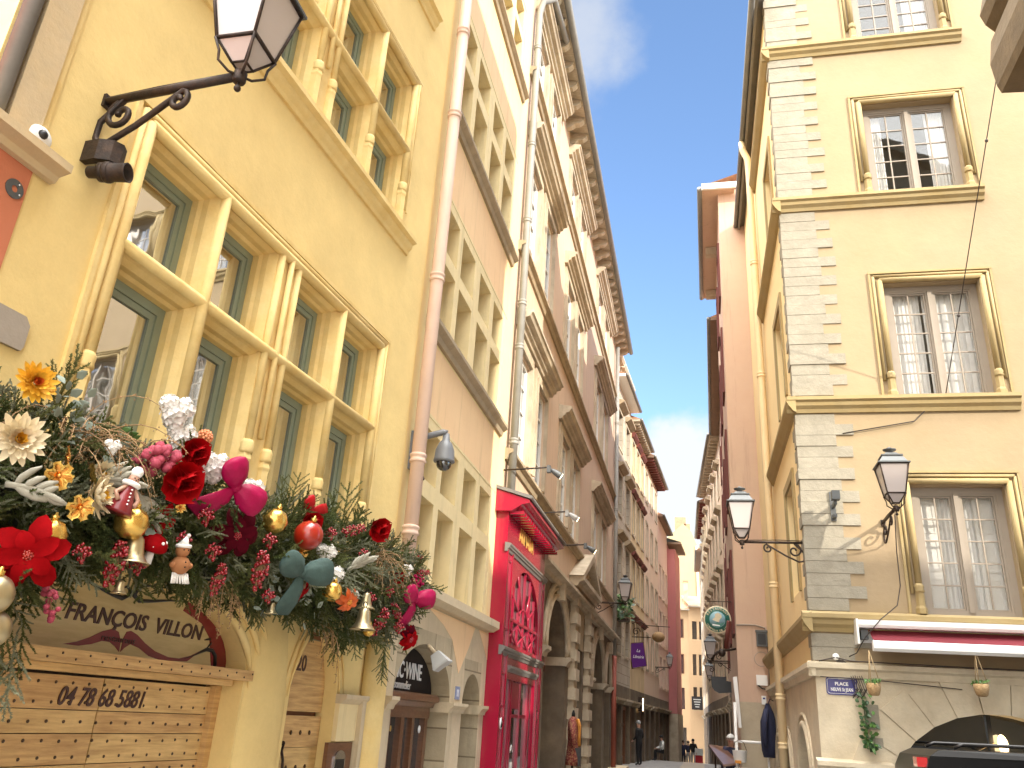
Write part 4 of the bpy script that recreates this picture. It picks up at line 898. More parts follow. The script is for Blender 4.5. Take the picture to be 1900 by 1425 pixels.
text('lettering', 'PLACE', FR, .36, 3.035, .016, .066, 'whitel', sg, align='CENTER', bold=.0015); text('lettering', 'NEUVE St JEAN', FR, .36, 2.955, .016, .066, 'whitel', sg, align='CENTER', bold=.0015, sx=.72)
pl = thing('trailing_plant', 'green trailing plant hanging from a tangle of cables beside the blue street sign', 'plant', FR.p(.62, .08, 2.9))
b = MB().m('leafd'); random.seed(11)
def leaf(b, c, L_, W2, dirn, up):
    d1 = Vector(dirn).normalized(); d2 = d1.cross(Vector(up)); d2 = (d2 if d2.length > .1 else d1.orthogonal()).normalized(); n = d1.cross(d2)
    c = Vector(c); b.poly([c, c+d1*L_*.3+d2*W2-n*.1*L_, c+d1*L_*.7+d2*W2*.8-n*.14*L_, c+d1*L_-n*.28*L_, c+d1*L_*.7-d2*W2*.8-n*.14*L_, c+d1*L_*.3-d2*W2-n*.1*L_])
for k in range(95):
    t = random.random()**.8; z = 2.98-.78*t; sp = .13*(1-.55*t); c = FR.p(.62+.05*t+random.uniform(-sp, sp), .06+random.uniform(0, .13), z)
    if .63 < t < .74 and random.random() < .7: continue
    b.m('leafd' if random.random() < .6 else 'leafg'); leaf(b, c, random.uniform(.07, .12), random.uniform(.02, .035), (random.uniform(-.7, .7), random.uniform(-.9, -.2), random.uniform(-1, .1)), (0, -1, .3))
b.build('leaves', pl)
b = MB().m('leafd'); b.tube([FR.p(.60, .05, 3.05), FR.p(.63, .1, 2.7), FR.p(.66, .08, 2.25)], .006, 5); b.build('stem', pl)
cb = MB().m('cable'); random.seed(2)
for k in range(6): x = .54+.03*k; cb.tube([FR.p(.30+.02*k, .03, 3.40), FR.p(x-.05, .05, 3.2), FR.p(x, .06+.02*(k % 3), 3.0), FR.p(x+.08*(-1)**k, .09, 2.86), FR.p(x-.04, .06, 2.9), FR.p(x+.02, .05, 3.0)], .006, 5)
cb.tube([FR.p(.05, .14, 3.36), FR.p(.3, .05, 3.43), FR.p(.5, .13, 3.38), FR.p(2, .135, 3.36), FR.p(6, .135, 3.34)], .009, 5); cb.tube([FR.p(.05, .14, 3.14), FR.p(1, .06, 3.12), FR.p(2.0, .06, 3.06)], .007, 5)
cb.m('white'); cb.lathe(FR.p(.31, .0, 3.44), FR.n, [(.05, 0), (.05, .05), (.03, .06)], 12)
tag(cb.build('cable_tangle'), 'tangle of dark cables with a round white junction box above the blue street sign', 'cables')
cb = MB().m('cable'); cb.tube([FR.p(1.25, .6, 5.5), FR.p(1.27, .35, 5.0), FR.p(1.30, .2, 4.5), FR.p(1.22, .22, 4.2), FR.p(.95, .3, 3.98), FR.p(.72, .25, 3.72), FR.p(.6, .1, 3.5), FR.p(.5, .05, 3.45)], .008, 5)
tag(cb.build('lamp_cable'), 'thin dark cable drooping from the wall lantern down past the claret awning', 'cable')
A_ = FR.p(2.37, .04, 7.63); cb = MB().m('cable')
B_ = Vector((5.19, 7.08, 16.7)); cb.tube([A_, A_.lerp(B_, .5)+Vector((0, 0, -.05)), B_], .008, 5)
for t_ in (.12, .36, .56, .585, .86): cb.ball(A_.lerp(B_, t_)+Vector((0, 0, -.04 if .3 < t_ < .7 else -.02)), .028, 6)
cb.tube([A_, FR.p(2.1, .03, 7.45), FR.p(1.85, .03, 7.2), FR.p(1.72-1.0, .03, 7.0)], .010, 5)
tag(cb.build('overhead_wire'), 'thin overhead wire rising steeply from the front of the pale yellow corner house', 'wire')
tb = thing('wall_bracket', 'small iron bracket bolted on the white quoins near the corner lantern', 'bracket', FR.p(.46, 0, 5.8))
b = MB().m('irongrey'); b.box(FR, .42, .50, .0, .05, 5.52, 6.0); b.box(FR, .44, .48, .05, .34, 5.72, 5.78); b.box(FR, .40, .52, .30, .44, 5.78, 5.92); b.box(FR, .43, .49, .05, .2, 5.55, 5.60); b.build('bracket', tb)

# ---- terracotta house beyond the corner house ----
F2S_ = F(.98, 22.4, .6, True)
b2 = thing('street_house', 'tall terracotta house with a white roof verge, just past the pale yellow corner house', 'house', (1.3, 23, 0))
w = MB().m('r2pl'); w.wall(F2, -.752, 0.05, 3.0, 18.1, [], rev=False); w.m('r2base'); w.wall(F2, -.752, .05, 0, 3.0, [], o=.012, rev=False); w.m('r2pl')
rw = [(u, u+1.0, z0, z1) for u in (1.0, 3.9) for z0, z1 in ((4.8, 6.8), (8.3, 10.3), (11.7, 13.6), (14.9, 16.6))]
w.wall(F2S_, 0, 6.8, 0, 18, rw, dep=.25); w.block(F2S_, 0, 6.8, 0, 18, 7); w.box(F2, 0, 3, -.3, -.0, 16, 18.1); w.build('wall', b2)
for h in rw:
    s = MB().m('shutdk'); s.frame(F2S_, h[0]-.12, h[1]+.12, h[2]-.1, h[3]+.12, .12, 0, .06); wd = s.build('window', b2); g = MB().m('paneF'); g.box(F2S_, h[0], h[1], -.22, -.2, h[2], h[3]); g.build('pane', wd)
e = MB().m('eavedk'); e.m('r2pl'); e.box(F2S_, -.3, 6.9, -.5, .50, 17.95, 18.05); e.m('stoneC'); e.box(F2S_, 3.1, 3.4, .02, .38, 17.68, 17.94); e.box(F2S_, 6.2, 6.5, .02, .38, 17.68, 17.94)
e.m('white'); e.box(F2, -1.25, 1.5, .28, .36, 17.94, 18.14); e.m('tile'); e.q(F2S_, [(-.3, .5, 18.1), (6.9, .5, 18.1), (6.9, -4, 19.6), (-.3, -4, 19.6)]); e.build('eaves', b2)
g = MB().m('zincdk'); g.tube([F2S_.p(-.3, .55, 18.0), F2S_.p(6.95, .55, 18.0)], .09, 10); g.build('gutter', b2)
F2B = F(1.22, 29.2, .9, True); F3 = F(1.40, 43, -2.7, True); F4 = F(.80, 56, -1.2, True); F5 = F(.52, 68, -.8, True)
r3 = ((4.9, 6.6), (7.9, 9.8), (11.0, 12.9), (13.9, 15.4))
street_house('shadowed beige house with dark shutters, set back after the terracotta house', F2B, 0, 13.6, 16.9, 'r2pl', 4, r3, 1.0, False, 'eavedk', .42, framem='shutdk')
street_house('beige house with slatted pale eaves and hooded windows on the right side of the street', F3, 0, 12.8, 16.9, 'pinkpl', 5, r3, .9, True, 'eave', .5, rafters=22, hcol='stoneC', hoodp=.3)
street_house('narrow stone house with dark eaves, second from the far end on the right', F4, .1, 11.8, 16.6, 'ochreE', 4, r3, .9, True, 'eavedk', .45, rafters=14)
street_house('last grey house on the right before the street end', F5, 0, 9.5, 15.6, 'stoneD', 3, r3, .9, False, 'eavedk', .4)

# ---- house at the camera's right hand: throws the shadow, shows one cornice ----
b0 = thing('corner_house', 'shaded house whose heavy dark stone cornice is cut by the top right photo edge', 'house', (6.5, 2, 0))
hw = [(y, y+1.5, z0, z0+2.3) for y in (-4.2, -.8, 3.0) for z0 in (1.0, 5.0, 10.6, 14.3)]
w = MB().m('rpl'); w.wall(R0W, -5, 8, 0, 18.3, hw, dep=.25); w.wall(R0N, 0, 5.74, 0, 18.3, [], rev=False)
w.box(WF, 8.48, 8.5, -5, 4.5, 0, 18.3); w.box(WF, 3.95, 8.5, -5.1, -5, 0, 18.3); w.add([(x, y, z) for z in (18.3, 18.6) for x, y in ((3.8, -5.1), (3.8, 8.15), (4.05, 8.12), (8.65, 4.6), (8.65, -5.1))], [(0, 1, 2, 3, 4), (5, 6, 7, 8, 9)]+[(i, (i+1) % 5, 5+(i+1) % 5, 5+i) for i in range(5)]); w.build('wall', b0)
for h in hw:
    f = MB().m('white'); f.frame(R0W, h[0], h[1], h[2], h[3], .1, -.2, -.1); f.box(R0W, (h[0]+h[1])/2-.05, (h[0]+h[1])/2+.05, -.2, -.1, h[2], h[3])
    for k in range(1, 5): f.box(R0W, h[0], h[1], -.19, -.12, h[2]+2.3*k/5-.02, h[2]+2.3*k/5+.02)
    wd = f.build('window', b0); g = MB().m('paneB'); g.box(R0W, h[0], h[1], -.2, -.18, h[2], h[3]); g.build('pane', wd)
k = MB().m('corbel'); k.mouldu(R0W, -5, 8.1, [(0, 9.0), (.50, 9.03), (.53, 9.13), (.555, 9.44), (.50, 9.77), (.42, 9.88), (.52, 10.02), (.56, 10.17), (.50, 10.41), (.42, 10.65), (0, 10.8)]); k.mouldu(R0N, 0, 5.7, [(0, 9.0), (.1, 9.05), (.1, 10.6), (0, 10.8)]); k.build('cornice', b0)
bE = thing('square_house', 'yellow houses closing the square behind the camera', 'house', (28, -5, 0))
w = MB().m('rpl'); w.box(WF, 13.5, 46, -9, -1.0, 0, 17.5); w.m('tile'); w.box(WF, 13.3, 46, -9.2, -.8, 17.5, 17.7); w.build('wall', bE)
# ================================================================== LAMPS
def lantern_mesh(t, S=1.0):
    """four-sided lantern standing at local origin (arm end); axes x,y,z"""
    X, Y, Z = Vector((1, 0, 0)), Vector((0, 1, 0)), Vector((0, 0, 1)); ax = (X, Y, Z); o = Vector((0, 0, 0))
    Lp = MB().m('iron')
    b0, b1, b2_, z0, z1, z2 = .045*S, .125*S, .20*S, .07*S, .20*S, .64*S
    cs = [(-1, -1), (1, -1), (1, 1), (-1, 1)]
    for sx, sy in cs:
        Lp.tube([(sx*b1, sy*b1, z1), (sx*b2_, sy*b2_, z2)], .011*S, 5); Lp.tube([(sx*b0, sy*b0, z0), (sx*b1, sy*b1, z1)], .009*S, 5)
        # cradle arms
        Lp.tube([(0, 0, 0), (sx*.05*S, sy*.05*S, .0), (sx*.10*S, sy*.10*S, .05*S), (sx*.105*S, sy*.105*S, .12*S), (sx*b1*1.05, sy*b1*1.05, z1)], .009*S, 5)
    for bb, zz, r in ((b1, z1, .013), (b2_, z2, .016), (b0, z0, .008)):
        for i in range(4):
            a, c = cs[i], cs[(i+1) % 4]; Lp.tube([(a[0]*bb, a[1]*bb, zz), (c[0]*bb, c[1]*bb, zz)], r*S, 5)
    Lp.lathe((0, 0, -.05*S), Z, [(.035*S, 0), (.04*S, .01*S), (.04*S, .075*S), (.03*S, .085*S)], 10); Lp.ball((0, 0, -.095*S), .022*S, 10); Lp.tube([(0, 0, -.08*S), (0, 0, -.05*S)], .008*S, 5)
    Lp.build('lantern_frame', t)
    g = MB().m('frost'); g.pyr(o, ax, b1*.97, b2_*.97, z1+.004, z2-.004); g.pyr(o, ax, b0*.95, b1*.95, z0, z1-.004); g.build('lantern_glass', t)
    r = MB().m('irongrey'); r.pyr(o, ax, .225*S, .225*S, z2, z2+.02*S); r.pyr(o, ax, .20*S, .135*S, z2+.02*S, z2+.13*S); r.pyr(o, ax, .15*S, .15*S, z2+.13*S, z2+.15*S); r.pyr(o, ax, .12*S, .07*S, z2+.15*S, z2+.20*S)
    r.lathe((0, 0, z2+.20*S), Z, [(.05*S, 0), (.045*S, .03*S), (.09*S, .045*S), (.10*S, .06*S), (.03*S, .085*S), (.02*S, .10*S)], 12); r.build('lantern_roof', t)
def wall_lamp(label, base, d, L, S=1.0, r=.02, drop=.3, style=0, bar_up=0.):
    """lamp hung on a bracket: base = wall point, d = unit vector out of the wall"""
    d = Vector(d).normalized(); base = Vector(base); tip = base+d*L+Vector((0, 0, bar_up))
    t = thing('wall_lantern', label, 'street lamp', tip, 'lanterns on scrolled iron wall brackets')
    Z = Vector((0, 0, 1)); l = lambda a, z: d*(a-L)+Z*(z-bar_up)
    b = MB().m('iron'); b.tube([l(0, 0)+tip, l(L, bar_up)+tip], r*1.15, 8); b.box(F(base.x, base.y, math.degrees(math.atan2(-d.y, d.x))), -.03, .03, 0, .025, base.z-.05, base.z+.05)
    b.tube([l(.0, .03)+tip, l(.4*L, .04)+tip, l(L*.97, bar_up+.03)+tip], r*.4, 5)
    pts = []
    if style == 0:   # wall scroll, straight strut, end scroll
        c1 = l(.14*L+.02, -.13*S)+tip; c2 = l(L*.58, -.10*S)+tip
        s1 = scroll(c1, .115*S, 1.25, PI*.5, d, Z); s2 = scroll(c2, .075*S, 1.2, PI*.62, -d, Z)
        low = l(.03, -drop)+tip
        b.tube(s1[::-1]+[l(.01, -.16*S)+tip, l(.005, -drop*.82)+tip, low, l(.10*L, -drop*1.03)+tip, l(.30*L, -drop*.72)+tip]+s2, [r*.82]*(len(s1)+5+len(s2)), 7)
    else:
        b.tube([l(0, -drop)+tip, l(L*.35, -drop*.55)+tip, l(L*.62, -.03)+tip], r*.7, 6); b.tube(scroll(l(L*.16, -.13)+tip, .09, 1.3, PI*.5, d, Z), r*.7, 6)
    b.build('bracket', t)
    sub = MB(); root_loc = t.location.copy(); t.location = (0, 0, 0)
    lantern_mesh(t, S); t.location = root_loc
    return t
n_A = FA.n
big = wall_lamp('big dark iron lantern at the upper left, on a rusty bracket over the restaurant', FA.p(3.86, 0, 6.12), n_A, 1.10, 1.1, .027, .37)
wall_lamp('black lantern on the sunlit front of the corner house, beside its lowest big window', FR.p(1.19, 0, 5.50), FR.n, 1.0, 1.0, .018, .32)
wall_lamp('black lantern reaching into the street from the quoined corner of the yellow house', FS.p(13.95, 0, 5.20), FS.n, .97, 1.0, .018, .30)
wall_lamp('black lantern on the rose beige house, beyond the stone pediment on the left', FL.p(29.4, 0, 6.2), FL.n, 1.07, 1.05, .018, .34)
wall_lamp('small far lantern before the dusty pink house on the left', L2.p(16.0, 0, 5.6), L2.n, .85, .95, .018, .3)
wall_lamp('black lantern under the round green restaurant sign on the right', F2B.p(1.9, 0, 4.55), F2B.n, .80, 1.0, .018, .3)
wall_lamp('tiny far lantern low on the shadowed right side of the street', F3.p(1.0, 0, 4.6), F3.n, .8, 1.0, .018, .3)
# cylinder spotlight below the big lantern
sp = thing('tube_spotlight', 'black tube shaped spotlight under the big lantern bracket', 'spotlight', FA.p(3.87, .15, 5.65))
b = MB().m('iron'); b.mouldz(FA, 5.58, 5.74, [(3.80+0.0, 0), (3.80, .12), (3.84, .21), (3.90, .24), (3.96, .21), (3.99, .1), (3.99, 0), (3.95, 0), (3.94, .1), (3.90, .17), (3.86, .14), (3.85, 0)]); b.tube([FA.p(3.89, .20, 5.58), FA.p(3.89, .24, 5.5)], .03, 8); b.build('mount', sp)
ax = (FA.t*.22+FA.n*.9+Vector((0, 0, .0))).normalized(); c0_ = Vector(FA.p(3.87, .20, 5.50))
b = MB().m('iron'); b.lathe(c0_-ax*.14, ax, [(.036, 0), (.04, .005), (.04, .08), (.066, .085), (.066, .12), (.060, .125), (.064, .27), (.067, .28), (.059, .28), (.056, .16), (.02, .15)], 20); b.lathe(c0_-ax*.02, ax, [(.069, 0), (.072, .01), (.072, .03), (.069, .04)], 20)
b.build('barrel', sp)
# cameras
cm = thing('dome_camera', 'small white dome camera on the wall at the left edge above the red house cornice', 'camera', FA.p(3.41, .1, 5.47))
b = MB().m('camwhite'); b.ball(FA.p(3.44, .06, 5.47), .085, 16, sq=(1, 1, .62), axis=FA.n); b.lathe(FA.p(3.44, 0, 5.47), FA.n, [(.085, 0), (.088, .02), (.085, .05)], 16); b.tube([FA.p(3.34, .03, 5.44), FA.p(3.27, .03, 5.43)], .026, 8); b.build('housing', cm)
b = MB().m('black'); b.ball(FA.p(3.425, .105, 5.475), .032, 10); b.build('lens', cm)
ds = thing('metal_disc', 'round dark metal plate with a centre hole screwed on the red wall', 'plate', FA.p(3.42, .02, 5.09))
b = MB().m('irongrey')
n = 24
for r0, r1, o0_, o1_ in ((.022, .062, .014, .02),):
    for i in range(n):
        a, c = 2*PI*i/n, 2*PI*(i+1)/n; P = lambda r, q, o: FA.p(3.43+r*math.cos(q), o, 5.09+r*math.sin(q))
        b.add([P(r0, a, o1_), P(r1, a, o1_), P(r1, c, o1_), P(r0, c, o1_), P(r0, a, o0_), P(r1, a, o0_), P(r1, c, o0_), P(r0, c, o0_)], [(0, 1, 2, 3), (1, 5, 6, 2), (0, 3, 7, 4)])
b.build('ring', ds)
b = MB().m('chrome'); b.ball(FA.p(3.45, .02, 5.13), .008, 6); b.ball(FA.p(3.47, .02, 5.07), .008, 6); b.build('screws', ds)
dc = thing('dome_camera', 'grey ball shaped street camera on an arm beside the pink drainpipe', 'camera', FL.p(9.5, .4, 5.4))
b = MB().m('camgrey'); b.tube([FL.p(9.42, .02, 5.25), FL.p(9.42, .1, 5.52), FL.p(9.5, .38, 5.62), FL.p(9.51, .42, 5.60)], [.05, .045, .04, .05], 10)
b.lathe(FL.p(9.51, .42, 5.22), (0, 0, 1), [(.125, 0), (.135, .01), (.135, .03), (.128, .05), (.12, .16), (.085, .25), (.05, .29), (.04, .38)], 18); b.box(FL, 9.36, 9.46, 0, .04, 5.1, 5.6); b.build('housing', dc)
b = MB().m('carglass'); b.ball(FL.p(9.51, .42, 5.21), .10, 14); b.build('lens_dome', dc)
b = MB().m('cable'); b.tube([FL.p(9.42, .05, 5.3), FL.p(9.38, .12, 5.1), FL.p(9.44, .2, 4.98), FL.p(9.49, .15, 5.06), FL.p(9.46, .08, 5.16)], .016, 6); b.build('cable_loop', dc)
fl = thing('floodlight', 'white floodlight hung in the wine bar arch', 'lamp', FL.p(10.9, .1, 2.98))
b = MB().m('arcst'); b.tube([FL.p(10.85, 0, 3.12), FL.p(10.87, .12, 3.02)], .03, 6); b.build('mount', fl)
b = MB().m('lampwhite'); A3 = FL.p(10.88, .16, 2.96); axs = (FL.t, (FL.n*.8+Vector((0, 0, .6))).normalized(), (FL.n*.6-Vector((0, 0, .8))).normalized()); b.pyr(A3, axs, .06, .11, -.08, .09); b.pyr(A3, axs, .115, .115, .09, .115); b.build('head', fl)

# ================================================================== SIGNS down the street
FSg = F(0, 24, 90)
gs = thing('round_sign', 'round green and cream restaurant sign hanging over the street', 'sign', (.56, 24, 5.12))
b = MB().m('petalc'); b.lathe((.56, 24.03, 5.13), (0, -1, 0), [(.36, 0), (.37, .01), (.37, .05), (.36, .06)], 40); b.build('disc', gs)
b = MB().m('jade'); b.lathe((.56, 23.972, 5.13), (0, -1, 0), [(.335, 0), (.335, .004)], 40); b.build('green_ring', gs)
b = MB().m('skyb'); b.lathe((.56, 23.966, 5.13), (0, -1, 0), [(.215, 0), (.215, .004)], 36); b.m('petalc'); b.prism(FSg, [(.42, 5.12), (.50, 5.2), (.49, 5.27), (.58, 5.31), (.66, 5.27), (.68, 5.2), (.62, 5.13), (.60, 5.06), (.54, 5.07)], .039, .043)
b.m('jade'); b.prism(FSg, [(.36, 5.0), (.50, 5.03), (.56, 5.06), (.64, 5.03), (.74, 5.06), (.72, 5.0), (.62, 4.93), (.50, 4.93)], .040, .045); b.m('whitel'); b.prism(FSg, [(.42, 4.97), (.62, 4.95), (.62, 4.98), (.42, 5.01)], .041, .049); b.build('painted_scene', gs)
for i, ch in enumerate('RESTAURANT'):
    a = math.radians(152-13.8*i); text('lettering', ch, FSg, .56+.262*math.cos(a), 5.13+.262*math.sin(a), .036, .085, 'petalc', gs, align='CENTER', rot=a-PI/2, bold=.002)
for i, ch in enumerate('COMPTOIR DE LYON'):
    a = math.radians(208+8.4*i); text('lettering', ch, FSg, .56+.325*math.cos(a), 5.13+.325*math.sin(a), .036, .07, 'petalc', gs, align='CENTER', rot=a+PI/2, bold=.001)
b = MB().m('iron'); b.tube([(1.02, 24.0, 5.62), (.3, 24.0, 5.62)], .012, 6); b.tube([(.4, 24, 5.62), (.4, 24, 5.46)], .008, 5); b.tube([(.72, 24, 5.62), (.72, 24, 5.46)], .008, 5); b.build('bracket', gs)
ps = thing('purple_sign', 'tilted purple box sign hung from an ironwork bracket on the left', 'sign', (-2.8, 42, 5.4))
FP = F(-2.85, 42, 70)
b = MB().m('purple'); b.prism(FP, [(-.42, 5.95), (.28, 6.05), (.45, 5.0), (-.22, 4.85)], -.06, .02); b.build('panel', ps)
b = MB().m('brown'); b.tube([FP.p(u, .0, z) for u, z in ((-.44, 5.96), (.30, 6.08), (.47, 4.99), (-.24, 4.82), (-.44, 5.96))], .03, 5); b.build('frame', ps)
text('lettering', 'La', FP, -.05, 5.6, .025, .2, 'whitel', ps, shear=.3); text('lettering', 'Librairie', FP, -.22, 5.32, .025, .2, 'whitel', ps, shear=.3, sx=.8)
b = MB().m('iron'); b.tube([(-3.2, 42, 6.3), (-2.2, 42, 6.3)], .02, 6); b.tube(scroll((-2.9, 42, 6.55), .2, 1.4, 0, (1, 0, 0), (0, 0, 1)), .018, 6); b.tube([(-3.2, 42, 6.9), (-2.75, 42, 7.05), (-2.3, 42, 6.75)], .018, 6); b.build('bracket', ps)
gl_ = thing('globe_lamp', 'pale basket shaped lamp hanging above the purple sign', 'lamp', (-2.3, 46, 6.8))
b = MB().m('dry'); b.ball((-2.0, 46, 6.72), .34, 14, sq=(1, 1, .8)); b.m('iron'); b.tube([(-2.95, 46, 7.3), (-1.4, 46, 7.25)], .02, 5); b.tube([(-2.0, 46, 7.3), (-2.0, 46, 7.0)], .012, 5); b.build('globe', gl_)
bs = thing('black_sign', 'black cauldron shaped hanging sign with ironwork on the right', 'sign', (.72, 30, 3.7))
FB = F(.72, 30, 90)
b = MB().m('black'); b.prism(FB, [(-.30, 3.98), (.20, 3.98), (.20, 3.86), (.36, 3.84), (.36, 3.5), (-.05, 3.46), (-.2, 3.54), (-.28, 3.66)], -.04, .04); b.build('board', bs)
b = MB().m('iron'); b.tube([(1.2, 30, 4.42), (.35, 30, 4.42)], .016, 6); b.tube(scroll((.72, 30, 4.62), .13, 1.5, 0, (1, 0, 0), (0, 0, 1)), .014, 6); b.tube(scroll((.45, 30, 4.2), .1, 1.3, 1, (-1, 0, 0), (0, 0, 1)), .014, 6); b.tube([(.55, 30, 4.42), (.55, 30, 3.98)], .012, 5); b.tube([(.9, 30, 4.42), (.9, 30, 3.86)], .012, 5)
b.build('bracket', bs)
bl = thing('blue_sign', 'small dark sign with white lettering on the far peach house', 'sign', (-.3, 79.3, 4.5))
b = MB().m('black'); b.box(WF, -.6, .35, 79.2, 79.25, 3.9, 5.0); b.build('board', bl); [box('lettering_line', WF, (-.45+.05*k, .2-.05*k, 79.18, 79.2, 4.7-.2*k, 4.78-.2*k), 'lampwhite', bl) for k in range(4)]
# things on the terracotta wall
jb = thing('meter_box', 'grey weathered meter box on the terracotta wall', 'box', F2.p(-.15, 0, 4.5)); b = MB().m('irongrey'); b.box(F2, -.27, -.02, 0, .12, 4.32, 4.68); b.box(F2, -.29, 0, .0, .14, 4.66, 4.71); b.build('box', jb)
b = MB().m('black'); b.box(F2, -.24, -.05, .12, .126, 4.36, 4.62); b.build('door', jb)
jw = thing('junction_box', 'white junction box low on the terracotta wall', 'box', F2.p(-.2, 0, 3.5)); b = MB().m('whitel'); b.box(F2, -.32, -.06, 0, .1, 3.40, 3.64); b.m('cable'); b.tube([F2.p(-.28, .06, 3.4), F2.p(-.2, .08, 3.33), F2.p(-.02, .06, 3.3)], .018, 6); b.build('box', jw)
ji = thing('intercom', 'small pale intercom on the terracotta wall above the hanging coat', 'intercom', F2.p(-.18, 0, 3.05)); b = MB().m('camwhite'); b.box(F2, -.22, -.11, .012, .06, 2.96, 3.16); b.m('blueplate'); b.box(F2, -.19, -.14, .06, .064, 3.08, 3.12); b.build('box', ji)
cb = MB().m('slab'); cb.tube([F2.p(-.74, .03, 4.83), F2.p(-.3, .03, 4.84), F2.p(-.05, .03, 4.78), F2.p(.0, .03, 4.4), F2.p(.0, .03, 3.4)], .02, 6); cb.tube([F2.p(-.17+.17*math.cos(a), .04, 4.02+.17*math.sin(a)) for a in np.linspace(0, 6.28, 22)], .009, 5); tag(cb.build('wall_cables'), 'pale cables and a coiled loop on the terracotta wall', 'cables')
cl = thing('clothes_rail', 'white metal stand with two cross rails and a hanging bucket against the terracotta wall', 'stand', (1.1, 21.6, .5))
b = MB().m('white'); b.tube([(.84, 21.6, .4), (.84, 21.6, 2.95)], .035, 8); b.tube([(1.55, 21.6, .4), (1.55, 21.6, 2.1)], .025, 8); b.tube([(.78, 21.6, 2.10), (1.6, 21.6, 2.10)], .03, 8); b.tube([(.78, 21.6, 1.52), (1.6, 21.6, 1.52)], .025, 8); b.build('rail', cl)
bk = thing('bucket', 'white bucket of odds and ends hung on the metal stand', 'bucket', (.9, 21.4, 1.9)); b = MB().m('whitel'); b.lathe((.9, 21.4, 1.66), (0, 0, 1), [(.13, 0), (.135, .01), (.165, .24), (.175, .25), (.15, .25), (.14, .2)], 14); b.m('clothor'); b.box(WF, .78, .92, 21.24, 21.27, 1.64, 1.70); b.build('pail', bk)
b = MB().m('iron'); b.tube([(.74, 21.4, 1.9), (.8, 21.42, 2.08), (.9, 21.45, 2.13), (1.0, 21.42, 2.08), (1.06, 21.4, 1.9)], .008, 5); b.build('handle', bk)
ct = thing('hanging_coat', 'dark navy coat hanging on a hook at the corner of the yellow and terracotta houses', 'coat', FS.p(21.3, .1, 2.9))
b = MB().m('clothnavy'); b.smooth = True
sec_ = [(2.96, .05, .04), (2.90, .08, .06), (2.75, .15, .09), (2.5, .20, .12), (2.2, .23, .13), (1.95, .21, .12), (1.80, .16, .09)]
cV = FS.p(21.4, .16, 0); V = []
for z, rx, ry in sec_: V += [Vector((cV.x+rx*.8*math.cos(a)*(1+.15*math.sin(3*a+z*3)), cV.y+ry*math.sin(a), z)) for a in [2*PI*j/14 for j in range(14)]]
b.add(V, [(i*14+j, i*14+(j+1) % 14, (i+1)*14+(j+1) % 14, (i+1)*14+j) for i in range(len(sec_)-1) for j in range(14)]+[tuple(range(14)), tuple(range(84, 98))]); b.build('coat_body', ct)
b = MB().m('clothnavy')
for s_ in (-1, 1): b.tube([cV+Vector((-.04, .10*s_, 2.82)), cV+Vector((-.10, .24*s_, 2.55)), cV+Vector((-.12, .25*s_, 2.25)), cV+Vector((-.10, .22*s_, 2.02))], [.05, .07, .06, .05], 8)
b.tube([cV+Vector((0, -.03, 2.93)), cV+Vector((.06, 0, 3.06)), cV+Vector((.14, .0, 3.02))], .012, 5); b.build('sleeves', ct)
bd = thing('leaning_board', 'pale board leaning in the doorway at the edge of the terracotta house', 'board', (.95, 22.2, 2.5)); b = MB().m('white'); b.prism(F(0, 22.2, 90), [(.84, 3.55), (.94, 3.57), (1.0, 2.4), (.93, 2.4)], 0, .05); b.build('plank', bd)
tb = thing('folding_table', 'tilted brown table top beside the metal stand', 'table', (.6, 24, .6)); b = MB().m('brown'); b.add([(.22, 25.0, 1.95), (.62, 25.0, 1.92), (.95, 22.6, 1.62), (.55, 22.6, 1.55), (.22, 25.0, 1.90), (.62, 25.0, 1.87), (.95, 22.6, 1.57), (.55, 22.6, 1.50)], [(0, 1, 2, 3), (4, 5, 6, 7), (0, 1, 5, 4), (1, 2, 6, 5), (2, 3, 7, 6), (3, 0, 4, 7)]); b.build('table_top', tb)
b = MB().m('iron'); b.tube([(.4, 24.8, 1.9), (.4, 24.8, .4)], .02, 6); b.tube([(.75, 22.8, 1.55), (.75, 22.8, .4)], .02, 6); b.build('legs', tb)
ol = thing('old_lamp_post', 'old iron bracket and dark cylinder on the edge of the terracotta house', 'bracket', (.98, 22.9, 4.5)); b = MB().m('shutdk'); b.tube([(.82, 22.7, 4.95), (.72, 23.0, 4.3)], .055, 10); b.m('iron'); b.tube([(1.0, 23, 4.3), (.5, 23.0, 4.2), (.35, 23, 4.0)], .03, 6); b.ball((.62, 23, 4.18), .1, 8); b.build('arm', ol)

hp = thing('hanging_plant', 'dark leafy plant hanging behind the street lantern beyond the stone pediment', 'plant', L2.p(.6, .5, 7.2))
b = MB().m('leafd'); random.seed(21)
for k in range(150):
    c = L2.p(.5+random.uniform(-.9, .9), .35+random.uniform(-.3, .35), 7.0+random.uniform(-.55, .5)); b.m('leafd' if k % 3 else 'leafg'); d1 = Vector((random.uniform(-1, 1), random.uniform(-1, 1), random.uniform(-1, .4))).normalized()*.17; d2 = d1.orthogonal().normalized()*.05; b.poly([c-d1, c+d2, c+d1, c-d2])
b.m('iron'); b.box(L2, .2, .8, .1, .6, 6.45, 6.55); b.build('leaves', hp)
lw = thing('lit_shop_window', 'small warm lit shop window far down the left side', 'sign', L2.p(8.3, .1, 3.4)); b = MB().m('lampglow'); b.box(L2, 8.1, 8.6, .05, .2, 3.0, 3.6); b.build('glowing_pane', lw); b = MB().m('iron'); b.frame(L2, 8.06, 8.64, 2.96, 3.64, .04, .0, .22); b.build('frame', lw)  # lit shop window built as a glowing framed box
